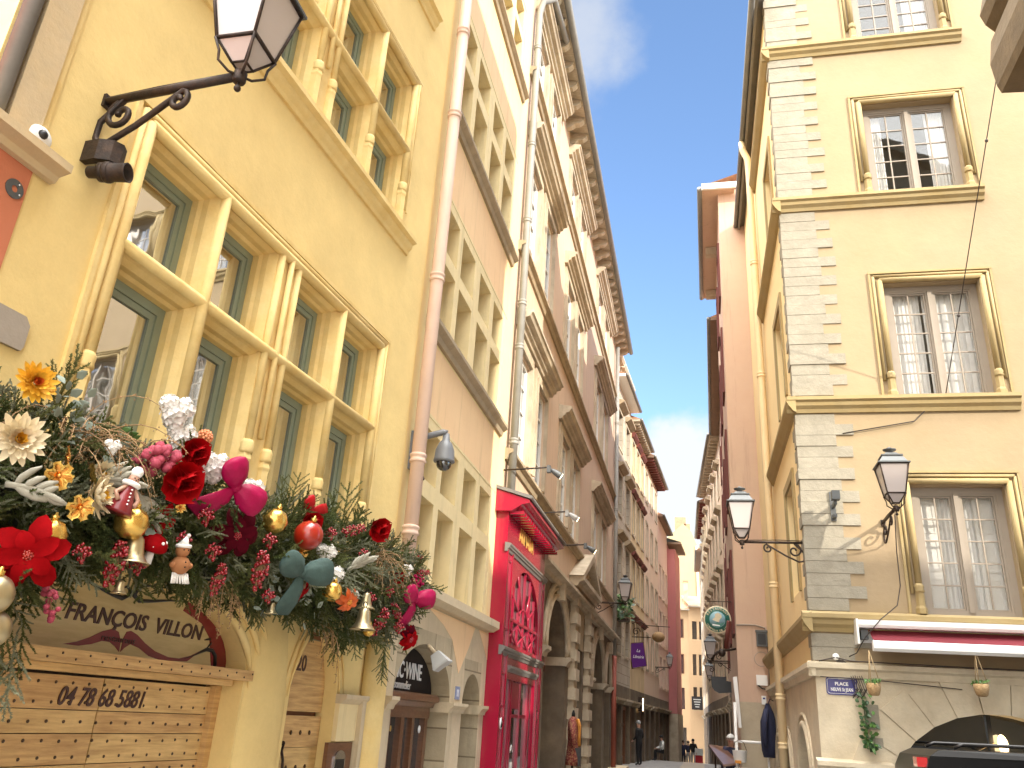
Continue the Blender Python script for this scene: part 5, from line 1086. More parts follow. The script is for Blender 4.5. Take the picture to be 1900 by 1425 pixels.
# ================================================================== GARLAND over the restaurant door
rng = np.random.default_rng(4)
def interp(tab, u): return float(np.interp(u, [a for a, _ in tab], [b for _, b in tab]))
TOP = [(2.9, 3.55), (3.55, 3.68), (3.9, 3.72), (4.33, 3.62), (4.8, 3.80), (5.33, 3.74), (5.76, 3.68), (6.35, 3.85), (6.63, 3.82), (7.21, 3.92), (7.57, 3.9), (8.34, 3.86), (9.0, 3.80), (9.35, 3.72)]
BOT = [(2.9, 2.3), (3.55, 2.36), (3.70, 2.52), (3.88, 2.78), (4.20, 2.93), (4.5, 3.03), (4.73, 3.04), (5.17, 3.04), (5.98, 2.98), (6.42, 3.06), (6.89, 3.04), (7.44, 2.93), (8.12, 2.95), (8.6, 3.05), (9.0, 3.42), (9.35, 3.62)]
def branch_tris(L, seed, spread=.5, nl=.024, wd=.0034, twigs=5, fat=1.0):
    r = np.random.default_rng(seed); tw = [(np.zeros(3), np.array([L, 0, .0]), 1.)]
    for i in range(twigs):
        s = 1 if i % 2 else -1; t = .22+.6*i/max(1, twigs-1); l = L*(.58-.36*t)*r.uniform(.8, 1.25); a = r.uniform(.55, .95)
        tw.append((np.array([L*t, 0, 0]), np.array([L*t+l*math.cos(a), s*l*math.sin(a), l*r.uniform(-.25, .15)]), .85))
    V = []
    for p, q, k in tw:
        d = q-p; ln = np.linalg.norm(d); d = d/ln; x = np.cross(d, [0, 0, 1.]); x /= np.linalg.norm(x); y = np.cross(d, x); n = int(ln/.0065)
        for i in range(n):
            t = i/n; c = p+d*ln*t
            for j in range(4):
                an = r.uniform(0, 2*PI); ra = x*math.cos(an)+y*math.sin(an)*.75; dr = d*r.uniform(.45, .8)+ra; dr /= np.linalg.norm(dr)
                l = nl*k*fat*r.uniform(.7, 1.15)*(1-.35*t); w = np.cross(dr, r.normal(size=3)); w = w/np.linalg.norm(w)*wd
                V += [c-w, c+w, c+dr*l]
        s = np.array([0, 0, .0022]); s2 = x*.0028; V += [p-s2, p+s2, q, p-s, p+s, q]
    return np.array(V)
BR = [branch_tris(L, 10+i, nl=.022, wd=.0046, twigs=tw) for i, (L, tw) in enumerate(((.22, 5), (.27, 6), (.18, 4), (.31, 7)))]
BRF = [branch_tris(L, 40+i, nl=.016, wd=.0066, twigs=tw, fat=.95) for i, (L, tw) in enumerate(((.22, 5), (.27, 6)))]
FAr = np.array([list(FA.t), list(FA.n), [0, 0, 1.]])
def place_tris(T, pos, d, roll, sc=1.):
    d = np.array(d, float); d /= np.linalg.norm(d); x = np.cross(d, [0.01, 0, 1.]); x /= np.linalg.norm(x); y = np.cross(d, x)
    c, s = math.cos(roll), math.sin(roll); a, b = x*c+y*s, -x*s+y*c
    L = T@np.array([d, a, b])*sc+np.array(pos)          # in (u,o,z)
    return L@FAr+np.array(list(FA.p0))
def tri_object(name, arrs, m, parent):
    V = np.concatenate(arrs); loc = np.array(list(parent.location)); V = (V-loc).astype(np.float32); n = len(V)
    me = bpy.data.meshes.new(name); me.vertices.add(n); me.vertices.foreach_set('co', V.ravel()); me.loops.add(n); me.loops.foreach_set('vertex_index', np.arange(n, dtype=np.int32))
    me.polygons.add(n//3); me.polygons.foreach_set('loop_start', np.arange(0, n, 3, dtype=np.int32)); me.update(calc_edges=True); me.validate()
    me.materials.append(M[m]); o = bpy.data.objects.new(name, me); C.objects.link(o); o.parent = parent; return o
gar = thing('fir_garland', 'thick fir garland, partly frosted, swagged over the restaurant doors and holding all the Christmas ornaments', 'garland', FA.p(6.2, .3, 3.4))
sets = {'fir': [], 'firfrost': [], 'firolive': []}
def cdir(u, z, up=.0):
    zt, zb = interp(TOP, u), interp(BOT, u); f = (z-(zt+zb)/2)/max(.2, (zt-zb)/2)
    return (rng.normal()*.65, rng.uniform(.1, .9), f*.75+rng.normal()*.35-.12+up)
for i in range(2500):
    u = rng.uniform(2.95, 9.3) if i < 2150 else rng.uniform(3.1, 4.6); zt, zb = interp(TOP, u)-.02, interp(BOT, u)+.04; z = rng.uniform(zb, zt); thick = min(1., (zt-zb)/.7+.2)
    o = .08+rng.uniform(0, .56)*thick*(1-.5*abs((z-(zt+zb)/2)/max(.2, (zt-zb)))) 
    k = rng.random(); left = u < 4.6
    key = 'firfrost' if k < (.38 if left or u > 6.6 else .24) else 'firolive' if k < .60 else 'fir'
    T = BRF[rng.integers(2)] if key == 'firfrost' else BR[rng.integers(4)]
    sets[key].append(place_tris(T, (u, o, z), cdir(u, z), rng.uniform(0, 6.28), rng.uniform(.62, 1.1)))
for key, nm in (('fir', 'dark_foliage'), ('firfrost', 'frosted_foliage'), ('firolive', 'olive_foliage')):
    ob = tri_object(nm, sets[key], key, gar); ob['kind'] = 'stuff'
# dark mossy backing
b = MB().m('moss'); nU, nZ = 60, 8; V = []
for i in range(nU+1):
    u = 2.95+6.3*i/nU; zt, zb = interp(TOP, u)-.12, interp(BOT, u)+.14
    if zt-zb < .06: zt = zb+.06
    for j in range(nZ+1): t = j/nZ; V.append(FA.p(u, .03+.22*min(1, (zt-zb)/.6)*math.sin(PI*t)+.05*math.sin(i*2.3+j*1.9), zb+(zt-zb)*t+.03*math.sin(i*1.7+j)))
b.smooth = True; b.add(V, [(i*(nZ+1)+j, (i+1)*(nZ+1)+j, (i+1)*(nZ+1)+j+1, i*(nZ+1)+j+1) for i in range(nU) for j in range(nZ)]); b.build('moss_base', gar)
# standing-out branches, each its own part
LONG = [branch_tris(.52, 70+i, nl=.027, wd=.004, twigs=8) for i in range(3)]
outs = [((3.80, .36, 3.62), (.10, .12, 1), 1.05, 'firolive'), ((3.84, .40, 3.75), (-.5, .2, .7), .6, 'firolive'), ((3.42, .42, 3.55), (-.6, .1, .6), .8, 'firolive'), ((3.30, .42, 3.40), (-.9, .1, .35), .8, 'fir'), ((4.1, .4, 3.7), (.7, .1, .5), .55, 'firolive'),
        ((5.0, .4, 3.74), (.85, .2, .25), .8, 'firolive'), ((5.12, .42, 3.80), (.8, .1, -.1), .6, 'fir'), ((6.2, .4, 3.75), (-.3, .1, .9), .62, 'firolive'), ((6.3, .4, 3.8), (.15, .1, 1), .68, 'firolive'), ((6.45, .4, 3.78), (.5, .2, .7), .6, 'fir'),
        ((7.15, .36, 3.72), (-.25, .05, 1), .9, 'firolive'), ((7.30, .36, 3.76), (.0, .05, 1), 1.1, 'firolive'), ((7.45, .36, 3.72), (.3, .1, .9), .9, 'firolive'), ((7.05, .4, 3.7), (-.6, .1, .8), .6, 'fir'), ((7.55, .4, 3.68), (.6, .1, .6), .8, 'fir'), ((7.25, .45, 3.66), (.05, .3, .9), .8, 'fir'),
        ((8.6, .4, 3.8), (.3, .2, .9), .55, 'firolive'), ((8.9, .4, 3.8), (.7, .2, .6), .6, 'fir'), ((9.0, .4, 3.72), (1, .15, .25), .75, 'firolive'), ((9.0, .4, 3.62), (1, .1, -.15), .7, 'fir'), ((8.8, .4, 3.6), (.8, .2, -.5), .6, 'firolive'), ((8.2, .4, 3.8), (-.2, .2, .9), .5, 'fir'),
        ((3.55, .55, 2.72), (.05, .15, -1), 1.0, 'firolive'), ((3.62, .5, 2.68), (.2, .1, -1), 1.1, 'firfrost'), ((3.5, .55, 2.6), (-.2, .1, -1), .9, 'fir'), ((8.22, .5, 2.98), (.05, .05, -1), .62, 'firolive'), ((8.26, .5, 2.9), (.1, .0, -1), .62, 'firfrost'), ((8.24, .5, 2.8), (.0, .05, -1), .55, 'fir'),
        ((6.55, .45, 3.1), (-.4, .2, -.8), .6, 'fir'), ((6.0, .45, 3.05), (.1, .2, -1), .5, 'firolive'), ((7.3, .5, 3.0), (-.5, .2, -.8), .8, 'fir'), ((7.5, .5, 3.0), (.2, .2, -1), .6, 'firolive'), ((5.0, .5, 3.1), (.1, .2, -1), .5, 'firolive'), 
        ((3.70, .6, 2.70), (.0, .1, -1), .8, 'firolive'), ((3.76, .62, 2.55), (.05, .1, -1), .8, 'firfrost'), ((3.66, .6, 2.45), (-.05, .1, -1), .8, 'fir'), ((3.80, .6, 2.62), (.1, .1, -1), .6, 'fir'), ((3.40, .6, 2.62), (-.1, .1, -1), .9, 'firolive'), ((3.48, .62, 2.5), (.1, .1, -1), .8, 'firfrost'), ((3.3, .6, 2.4), (.05, .1, -1), .8, 'firfrost'),
        ((7.0, .62, 3.5), (.5, .55, -.45), .75, 'firfrost'), ((7.2, .62, 3.52), (.9, .3, -.1), .7, 'firfrost'), ((6.9, .6, 3.45), (.1, .6, -.7), .7, 'firfrost'), ((4.35, .6, 3.42), (.5, .55, -.4), .6, 'firfrost')]
for i, (p_, d_, sc, key) in enumerate(outs):
    tri_object('fir_branch', [place_tris(LONG[i % 3], p_, d_, rng.uniform(0, 6.28), sc)], key, gar)
# twigs and dried sprays belong to the garland's greenery
def curve(p, d, L, droop, n=7):
    P = [Vector(p)]; d = Vector(d).normalized()
    for i in range(n): d = (d+Vector((0, 0, -droop/n))).normalized(); P.append(P[-1]+d*(L/n))
    return P
for (u, o, z), n, L, up in (((3.95, .5, 3.62), 34, .55, .6), ((7.75, .55, 3.66), 38, .5, .35), ((5.42, .55, 3.08), 14, .35, -.4), ((7.1, .5, 2.95), 8, .4, -.5), ((4.15, .52, 3.60), 20, .45, .5)):
    b = MB().m('dry')
    for k in range(n):
        d = FA.t*rng.normal()*.7+FA.n*rng.uniform(.1, .6)+Vector((0, 0, up+rng.normal()*.25)); P = curve(FA.p(u+rng.normal()*.1, o, z+rng.normal()*.04), d, L*rng.uniform(.6, 1.1), 2.2)
        b.tube(P, [.0030]*6+[.0025, .0015], 4, caps=False)
        for q in P[2:]:
            for m_ in range(3): b.ball(q+Vector(rng.normal(size=3))*.008, .0048, 5)
    b.build('dried_spray', gar)
for (u, o, z), d in (((4.28, .66, 3.42), (.55, .3, -.45)), ((3.40, .68, 3.22), (.6, .35, .1)), ((4.0, .62, 3.42), (.5, .4, .2)), ((6.95, .68, 3.42), (.3, .5, .55))):
    b = MB().m('twigw'); D = FA.t*d[0]+FA.n*d[1]+Vector((0, 0, d[2])); P = curve(FA.p(u, o, z), D, .30, .5); b.tube(P, [.015, .016, .018, .019, .02, .019, .016, .008], 8); Dn = D.normalized(); S_ = Dn.cross(FA.n).normalized()
    for i in (1, 2, 3, 4):
        for s in (-1, 1):
            l = .13-.015*i+rng.normal()*.015; q = P[i]; e1 = (Dn*.8+S_*s*.6+Vector(rng.normal(size=3))*.12).normalized(); b.tube([q, q+e1*l*.4, q+(e1+Dn*.2)*l*.75, q+(e1+Dn*.35)*l], [.012, .019, .018, .006], 8)
    b.build('frosted_twig', gar)
for (u, o, z) in ((3.75, .52, 3.78), (4.05, .6, 3.52), (4.95, .5, 3.72), (3.85, .5, 3.70), (8.7, .6, 3.5), (5.9, .62, 3.05), (4.5, .66, 3.22), (6.4, .6, 3.1)):
    b = MB().m('euc')
    for k in range(14): leaf(b, FA.p(u, o, z)+FA.t*rng.normal()*.09+FA.n*rng.normal()*.04+Vector((0, 0, rng.normal()*.07)), .07, .028, FA.t*rng.normal()+FA.n*.5+Vector((0, 0, rng.normal())), FA.n)
    b.build('silver_leaves', gar)
b = MB().m('leafg')
for k in range(40): leaf(b, FA.p(4.55+rng.normal()*.12, .5, 3.72+rng.normal()*.05), .07, .018, FA.t*rng.normal()+FA.n*.4+Vector((0, 0, rng.normal()*.6+.3)), FA.n)
b.build('fresh_leaves', gar)

# ------------------------------------------------------------------ ornaments: local +Z faces the viewer
def face(u, o, z, f=None, roll=0.):
    f = f or (-.45, .8, -.38); d = (FA.t*f[0]+FA.n*f[1]+Vector((0, 0, f[2]))).normalized(); q = d.to_track_quat('Z', 'Y')
    return FA.p(u, o, z), q @ Quaternion((0, 0, 1), roll)
class Loc:
    def p(s, x, y, z): return Vector((x, y, z))
def petals(b, n, r0, L, W, el, z0=0., curl=.0, rot=0., point=.15, cup=.2, jit=.06):
    for i in range(n):
        a = rot+2*PI*i/n+rng.normal()*jit; e = el+rng.normal()*jit; rd = Vector((math.cos(a), math.sin(a), 0)); sd = Vector((-math.sin(a), math.cos(a), 0)); l = L*(1+rng.normal()*.06)
        rows = []
        for t, w in ((0, .35), (.3, .85), (.6, 1.), (.85, .65), (1., point)):
            ee = e+curl*t; c = rd*(r0+l*t*math.cos(ee))+Vector((0, 0, z0+l*t*math.sin(ee))); up = rd*(-math.sin(ee))+Vector((0, 0, math.cos(ee)))
            rows.append([c-sd*W*w+up*cup*W*w, c, c+sd*W*w+up*cup*W*w])
        V = [p for r in rows for p in r]; b.add(V, [(r*3+k, r*3+k+1, (r+1)*3+k+1, (r+1)*3+k) for r in range(4) for k in range(2)])
def orn(name, label, cat, parts, spots, group):
    """parts: [(part name, MB)] in local space; spots: [(u,o,z, scale, extra label, facing)]"""
    first = None
    for i, s in enumerate(spots):
        loc, q = face(s[0], s[1], s[2], s[5] if len(s) > 5 else None, s[6] if len(s) > 6 else 0.)
        if first is None:
            r = thing(name, s[4], cat, (0, 0, 0), group); [p_.build(n_, r) for n_, p_ in parts]; first = r
        else: r = copy_tree(first); r['label'] = s[4]
        place(r, loc, q, s[3])
def mk(m, smooth=True): b = MB().m(m); b.smooth = smooth; return b
def berries_center(m, r, n, R): 
    b = mk(m); [b.ball((R*math.sqrt(k/n)*math.cos(k*2.4), R*math.sqrt(k/n)*math.sin(k*2.4), r*1.3+.4*R*(1-k/n)), r, 7) for k in range(n)]; return b
def poinsettia(mp, mc, L=.15, n=6, W=.045):
    p1 = mk(mp); petals(p1, n, .01, L, W, .25, 0, -.55, 0, .05, .25); petals(p1, n-1, .01, L*.68, W*.8, .55, .01, -.5, .5, .05, .25); return [('petals', p1), ('berry_centre', berries_center(mc, .009, 16, .028))]
orn('poinsettia', '', 'flower', poinsettia('reddec', 'ball', .21, 6, .06), [(3.55, .78, 2.90, .92, 'largest bright red velvet poinsettia at the left edge of the garland', (-.5, .8, -.2), .3), (4.46, .70, 3.28, .62, 'red velvet poinsettia below the pair of red satin flowers', (-.3, .8, -.5)), (6.26, .66, 3.12, .62, 'red poinsettia just behind the teal bow', (.2, .8, -.5), .4)], 'red poinsettias in the garland')
orn('poinsettia', '', 'flower', poinsettia('darkred', 'berry', .19, 6, .055), [(5.22, .74, 3.36, 1.0, 'dark burgundy poinsettia with a red berry centre in the middle of the garland', (-.45, .8, -.35)), (8.36, .70, 3.02, .55, 'small burgundy poinsettia under the right end magenta bow')], 'burgundy poinsettias in the garland')
orn('poinsettia', '', 'flower', poinsettia('petalo', 'copper', .11, 9, .026), [(6.94, .74, 3.15, 1.0, 'orange pointed silk flower beside the brass bells', (-.3, .8, -.5))], 'orange flower')
orn('poinsettia', '', 'flower', poinsettia('reddec', 'berry', .12, 7, .04), [(8.40, .70, 2.98, 1.1, 'red velvet poinsettia hanging under the right end magenta bow', (-.2, .8, -.3))], 'red poinsettias in the garland')
def satin():
    b = mk('redsilk'); petals(b, 4, .004, .15, .105, .35, 0, .35, 0, .8, .45, .05); petals(b, 3, .003, .125, .095, .75, .015, .5, .6, .8, .5, .05); petals(b, 3, .002, .10, .07, 1.1, .025, .4, .2, .75, .55, .04)
    return [('petals', b)]
orn('satin_flower', '', 'flower', satin(), [(4.50, .76, 3.56, 1.12, 'big glossy red satin tulip flower below the frosted berries'), (4.64, .70, 3.79, .85, 'red satin flower just below the tall white hydrangea'), (6.26, .64, 3.70, .8, 'red satin flower behind the shiny red ball'), (7.50, .62, 3.93, 1.0, 'red satin bloom on top of the garland near the pink drainpipe'), (8.0, .66, 3.55, .55, 'smallest pink red satin bud low in the right part of the garland')], 'red satin flowers in the garland')
def dahlia(m1, m2, R=.13):
    b = mk(m1); petals(b, 16, .02, R, .022, .05, 0, .25, 0, .1, .35); petals(b, 15, .02, R*.9, .020, .35, .01, .35, .2, .1, .4); petals(b, 13, .015, R*.72, .018, .7, .02, .35, .1, .1, .4)
    c = mk(m2); petals(c, 11, .01, R*.5, .014, 1.0, .02, .3, .3, .1, .4); petals(c, 8, .005, R*.4, .012, 1.3, .02, .2, 0, .1, .4); return [('petals', b), ('centre', c)]
orn('dahlia', '', 'flower', dahlia('petalc', 'petaly'), [(3.36, .72, 3.44, .95, 'large cream dahlia with a yellow heart at the left edge', (-.4, .8, -.1)), (3.92, .72, 3.30, .95, 'cream chrysanthemum beside the doll in the red coat', (.3, .8, .1)), (4.02, .64, 3.47, .5, 'small tan chrysanthemum above the doll in the red coat')], 'cream dahlias in the garland')
orn('dahlia', '', 'flower', dahlia('petaly', 'petalo'), [(3.46, .60, 3.79, .8, 'bright yellow silk dahlia high at the left of the garland', (-.3, .8, .0))], 'yellow dahlia')
def pompon(m):
    b = mk(m)
    for k in range(60):
        a = math.acos(1-2*(k+.5)/60); p_ = 2.4*k; d = Vector((math.sin(a)*math.cos(p_), math.sin(a)*math.sin(p_), math.cos(a))); b.ball(d*.045, .013, 6)
    return [('pompon', b)]
orn('pompon_flower', '', 'flower', pompon('petalp'), [(4.86, .60, 3.96, 1.0, 'peach pompon flower right of the tall white hydrangea')], 'pompon')
def hyd(m):
    b = mk(m, False); lobes = [((0, 0, 0), .075), ((.05, .035, -.005), .06), ((-.045, .04, 0), .055), ((.015, -.05, .0), .06)]
    for o_, r_ in lobes:
        o_ = Vector(o_); b.ball(o_, r_*.9, 10)
        for k in range(48):
            a = math.acos(1-1.75*(k+.5)/48); ph = 2.4*k; d = Vector((math.sin(a)*math.cos(ph), math.sin(a)*math.sin(ph), math.cos(a))); c = o_+d*(r_+.004*rng.normal()); d = (d+Vector(rng.normal(size=3))*.28).normalized(); x = d.orthogonal().normalized(); y = d.cross(x); z_ = rng.uniform(.8, 1.15)
            for j in range(4): an = j*PI/2+k; e = x*math.cos(an)+y*math.sin(an); g = d.cross(e); b.poly([c, c+(e*.011+g*.013+d*.004)*z_, c+(e*.025+d*.008)*z_, c+(e*.011-g*.013+d*.004)*z_])
    return [('florets', b)]
orn('hydrangea', '', 'flower', hyd('petalw'), [(4.52, .60, 4.02, 1.0, 'white hydrangea, the topmost bloom of the garland'), (4.62, .60, 3.88, .85, 'white hydrangea right under the topmost one'), (4.95, .64, 3.77, .95, 'white hydrangea over the big magenta bow'), (5.52, .58, 3.77, .7, 'white hydrangea beside the peach rose'), (6.60, .64, 3.49, .8, 'white hydrangea right of the shiny red ball'), (6.74, .66, 3.33, .85, 'lower white hydrangea between the red ball and the frosted branch'), (8.32, .62, 3.66, .55, 'small white hydrangea at the right end of the garland'), (3.98, .70, 3.60, .4, 'tiny white bloom among the dried sprays on the left'), (7.12, .68, 3.22, .45, 'tiny white bloom left of the smaller brass bell')], 'white hydrangeas in the garland')
def rose(m):
    b = mk(m)
    for n, r0, L, el in ((6, .02, .05, .35), (5, .012, .045, .8), (4, .006, .04, 1.15), (3, .002, .035, 1.4)): petals(b, n, r0, L, .026, el, 0, .3, n, .7, .5)
    return [('petals', b)]
orn('rose', '', 'flower', rose('petalp'), [(5.46, .64, 3.71, 1.15, 'peach orange rose at the top middle of the garland')], 'rose')
def goldf(mm='gold', m2='copper'):
    b = mk(mm); petals(b, 6, .008, .06, .026, .35, 0, -.2, 0, .75, .5, .02); c = mk(m2); petals(c, 6, .01, .045, .010, .45, .004, -.2, 0, .5, .6, .02); c.ball((0, 0, .012), .012, 8); return [('petals', b), ('centre', c)]
orn('gilt_flower', '', 'ornament', goldf(), [(3.63, .76, 3.42, 1.0, 'gilt enamel flower ornament, uppermost of the four on the left', (.5, .7, .1)), (3.60, .78, 3.32, 1.1, 'gilt enamel flower ornament with red veins left of the cream chrysanthemum', (-.3, .8, -.2)), (3.80, .78, 3.38, .95, 'gilt enamel flower ornament tilted edge on above the cream chrysanthemum', (.7, .5, .3)), (3.79, .78, 3.20, 1.05, 'gilt enamel flower ornament, lowest of the four on the left'), (4.60, .74, 3.40, .5, 'tiny gilt flower under the big red satin flower'), (6.12, .7, 3.42, 1.1, 'gilt tinsel rosette directly under the shiny red ball', (-.2, .7, -.7)), (8.86, .62, 3.74, .5, 'tiny gilt flower at the far right tip of the garland')], 'gilt flower ornaments')
def bauble(m, rip=.035, n=28):
    b = mk(m); b.ball((0, 0, 0), .10, n, ripple=(lambda a, h: rip*math.sin(9*a+h*18))) ; c = mk('gold'); c.lathe((0, .095, 0), (0, 1, 0), [(.022, 0), (.022, .025), (.01, .03), (.008, .045)], 8); return [('ball', b), ('cap', c)]
orn('bauble', '', 'bauble', bauble('gold'), [(4.20, .76, 3.21, .95, 'gold ribbed bauble above the single brass bell'), (3.68, .74, 3.03, .85, 'gold ribbed bauble tucked behind the largest poinsettia'), (5.70, .70, 3.57, .95, 'gold ribbed bauble left of the shiny red ball'), (6.70, .70, 3.20, .85, 'gold glittering bauble above the orange silk flower'), (7.54, .66, 2.97, .55, 'small gold bauble low beside the brass bells')], 'gold baubles in the garland')
orn('bauble', '', 'bauble', bauble('silvergold', .004), [(3.40, .80, 2.69, .95, 'champagne bauble under the largest poinsettia, upper of two', None), (3.46, .78, 2.54, .9, 'champagne bauble under the largest poinsettia, lower of two', None)], 'champagne baubles in the garland')
orn('red_ball', '', 'bauble', bauble('ball', .0), [(6.07, .78, 3.54, 1.15, 'big shiny orange red ball in the middle of the garland')], 'red ball')
def bell(m='silvergold'):
    b = mk(m); b.lathe((0, 0, 0), (0, -1, 0), [(.012, -.03), (.03, -.02), (.045, 0), (.052, .05), (.06, .09), (.085, .125), (.10, .135), (.10, .14), (.078, .128), (.05, .07), (.02, .02)], 20); c = mk('iron'); c.ball((0, -.13, 0), .018, 8); c.tube([(0, 0, 0), (0, -.13, 0)], .004, 5); c.tube([(.02*math.cos(a), .05+.02*math.sin(a), 0) for a in np.linspace(0, 6.28, 12)], .004, 5); return [('bell_body', b), ('clapper', c)]
up = lambda u: (-.35, .9, .0)
orn('bell', '', 'bell', bell(), [(4.27, .76, 3.13, 1.0, 'brass bell hanging under the gold ribbed bauble', up(0)), (7.18, .78, 3.10, 1.15, 'largest brass bell under the right part of the garland', up(0)), (7.26, .74, 3.25, .85, 'smaller brass bell just above the largest bell', up(0)), (4.25, .74, 2.88, .45, 'tiny brass bell among the red berries on the left', up(0)), (5.88, .68, 2.98, .5, 'tiny pale bell at the tail of the teal bow', up(0))], 'brass bells in the garland')
def cluster(m, n, rx, ry, rz, r):
    b = mk(m); st = mk('dry')
    for k in range(n):
        p_ = Vector(rng.normal(size=3)); p_.normalize(); p_ = Vector((p_.x*rx, p_.y*ry, p_.z*rz))*rng.uniform(.5, 1)
        b.ball(p_, r*rng.uniform(.8, 1.2), 8); st.tube([p_, p_*.3+Vector((0, ry*.3, -.01))], .002, 4, caps=False)
    return [('berries', b), ('stems', st)]
orn('berry_cluster', '', 'berries', cluster('berry', 90, .06, .15, .05, .0125), [(5.54, .76, 3.17, 1.05, 'long glossy red berry cluster left of the teal bow', None, .15), (4.18, .74, 2.97, .95, 'glossy red berry cluster hanging below the brass bell on the left', None), (7.68, .70, 3.06, 1.0, 'glossy red berry cluster right of the largest bell', None, -.2), (8.02, .70, 3.20, .8, 'loose glossy red berries below the dried tan spray', None, .8), (5.14, .72, 3.04, .8, 'wine red berry spray below the burgundy poinsettia', None)], 'red berry clusters in the garland')
orn('berry_cluster', '', 'berries', cluster('berryf', 34, .15, .085, .06, .03), [(4.30, .74, 3.63, 1.05, 'frosted pink red berries, the big round cluster above the red satin flower', None, .35)], 'frosted berries')
orn('berry_cluster', '', 'berries', cluster('pinksilk', 60, .07, .10, .05, .013), [(8.52, .66, 3.56, 1.05, 'magenta beaded cluster above the right end bow', None)], 'magenta berries')
orn('berry_cluster', '', 'berries', cluster('berry', 60, .14, .05, .05, .011), [(7.02, .66, 3.79, 1.0, 'red glitter spray pointing left at the top right of the garland', None, .4), (8.75, .62, 3.70, .8, 'red berries at the far right tip of the garland', None, .2)], 'red sprays')
orn('berry_cluster', '', 'berries', cluster('berryf', 16, .05, .12, .04, .02), [(3.82, .72, 2.70, .9, 'frosted pink berries hanging at the lower left, over the lunette sign', None, .3)], 'frosted berries')
def bow(m, tails=1):
    b = mk(m)
    for dx, dy, dz, L, w in ((-.85, .45, .25, .20, .085), (.95, .12, .25, .21, .09)):
        ax = Vector((dx, dy, dz)).normalized(); sd = ax.cross(Vector((0, 0, 1))).normalized(); th = sd.cross(ax); V = []; R = 20
        for t, kw, kt in ((0, .25, .35), (.12, .5, .6), (.3, .82, .95), (.55, 1., 1.), (.78, .98, .85), (.93, .8, .55), (1., .45, .25)):
            for j in range(R):
                an = 2*PI*j/R; cr = 1+.13*(1-t)*math.sin(7*an)+.05*math.sin(3*an+t*7); V.append(Vector((0, 0, .03))+ax*(L*t)+sd*(w*kw*math.cos(an)*cr)+th*(w*.62*kt*math.sin(an)*cr))
        b.add(V, [(i*R+j, i*R+(j+1) % R, (i+1)*R+(j+1) % R, (i+1)*R+j) for i in range(6) for j in range(R)]+[tuple(range(R)), tuple(range(6*R, 7*R))])
    k = mk(m); k.ball((0, 0, .03), .038, 12)
    t_ = mk(m)
    for s_, L, a in ((-1, .27, -.25), (1, .2, .25))[:tails+0 if tails < 2 else 2]:
        P = [Vector((0, -.01, .02)), Vector((a*.1, -.35*L, .045)), Vector((a*.22, -.7*L, .03)), Vector((a*.32, -L, .01))]; W = [.02, .05, .068, .06]; V = []
        for p_, w in zip(P, W):
            for j in range(12): an = 2*PI*j/12; V.append(p_+Vector((w*math.cos(an)*(1+.12*math.sin(3*an)), 0, .02*math.sin(an))))
        t_.add(V, [(i*12+j, i*12+(j+1) % 12, (i+1)*12+(j+1) % 12, (i+1)*12+j) for i in range(3) for j in range(12)]+[tuple(range(36, 48))])
    return [('loops', b), ('knot', k), ('tails', t_)]
orn('ribbon_bow', '', 'bow', bow('pinksilk', 1), [(5.05, .76, 3.66, 1.15, 'big magenta satin bow right of the red satin flowers', (-.3, .85, -.3), -.5), (8.36, .70, 3.38, 1.15, 'magenta satin bow at the right end, over the wine bar', (-.3, .85, -.3), .1)], 'magenta satin bows in the garland')
orn('ribbon_bow', '', 'bow', bow('redsilk', 1), [(6.30, .60, 3.80, .7, 'small red satin bow above the shiny red ball', (-.2, .85, -.2), 2.2)], 'small bow')
orn('ribbon_bow', '', 'bow', bow('greenvel', 1), [(5.98, .80, 3.24, 1.2, 'teal velvet bow under the shiny red ball', (-.4, .85, -.25), .1)], 'teal bow')
orn('berry_cluster', '', 'berries', cluster('berry', 34, .05, .06, .04, .011), [(4.86, .74, 3.40, 1.0, 'little red berry bunch between the left red poinsettia and the burgundy one'), (4.72, .72, 3.22, .9, 'little red berry bunch above the gingerbread figure'), (5.00, .74, 3.20, 1.0, 'little red berry bunch left of the burgundy poinsettia'), (6.42, .7, 3.26, .9, 'little red berry bunch right of the teal bow'), (7.42, .70, 3.24, 1.0, 'little red berry bunch right of the smaller brass bell'), (7.80, .70, 3.36, .9, 'little red berry bunch inside the dried tan spray'), (8.15, .68, 3.44, .9, 'little red berry bunch left of the magenta beaded cluster'), (8.1, .7, 3.06, 1.0, 'little red berry bunch left of the right end red poinsettia'), (3.92, .74, 2.98, .9, 'little red berry bunch right of the largest poinsettia'), (8.62, .62, 3.84, .8, 'little red berry bunch at the top of the right end'), (5.62, .74, 3.40, 1.0, 'little red berry bunch between the burgundy poinsettia and the shiny red ball'), (5.75, .72, 3.02, .9, 'little red berry bunch at the foot of the teal bow'), (6.55, .7, 3.66, .9, 'little red berry bunch right of the small red satin bow'), (4.35, .74, 2.99, .9, 'little red berry bunch left of the gingerbread figure'), (7.25, .66, 3.62, .9, 'little red berry bunch below the three upright fir sprays')], 'little red berry bunches in the garland')
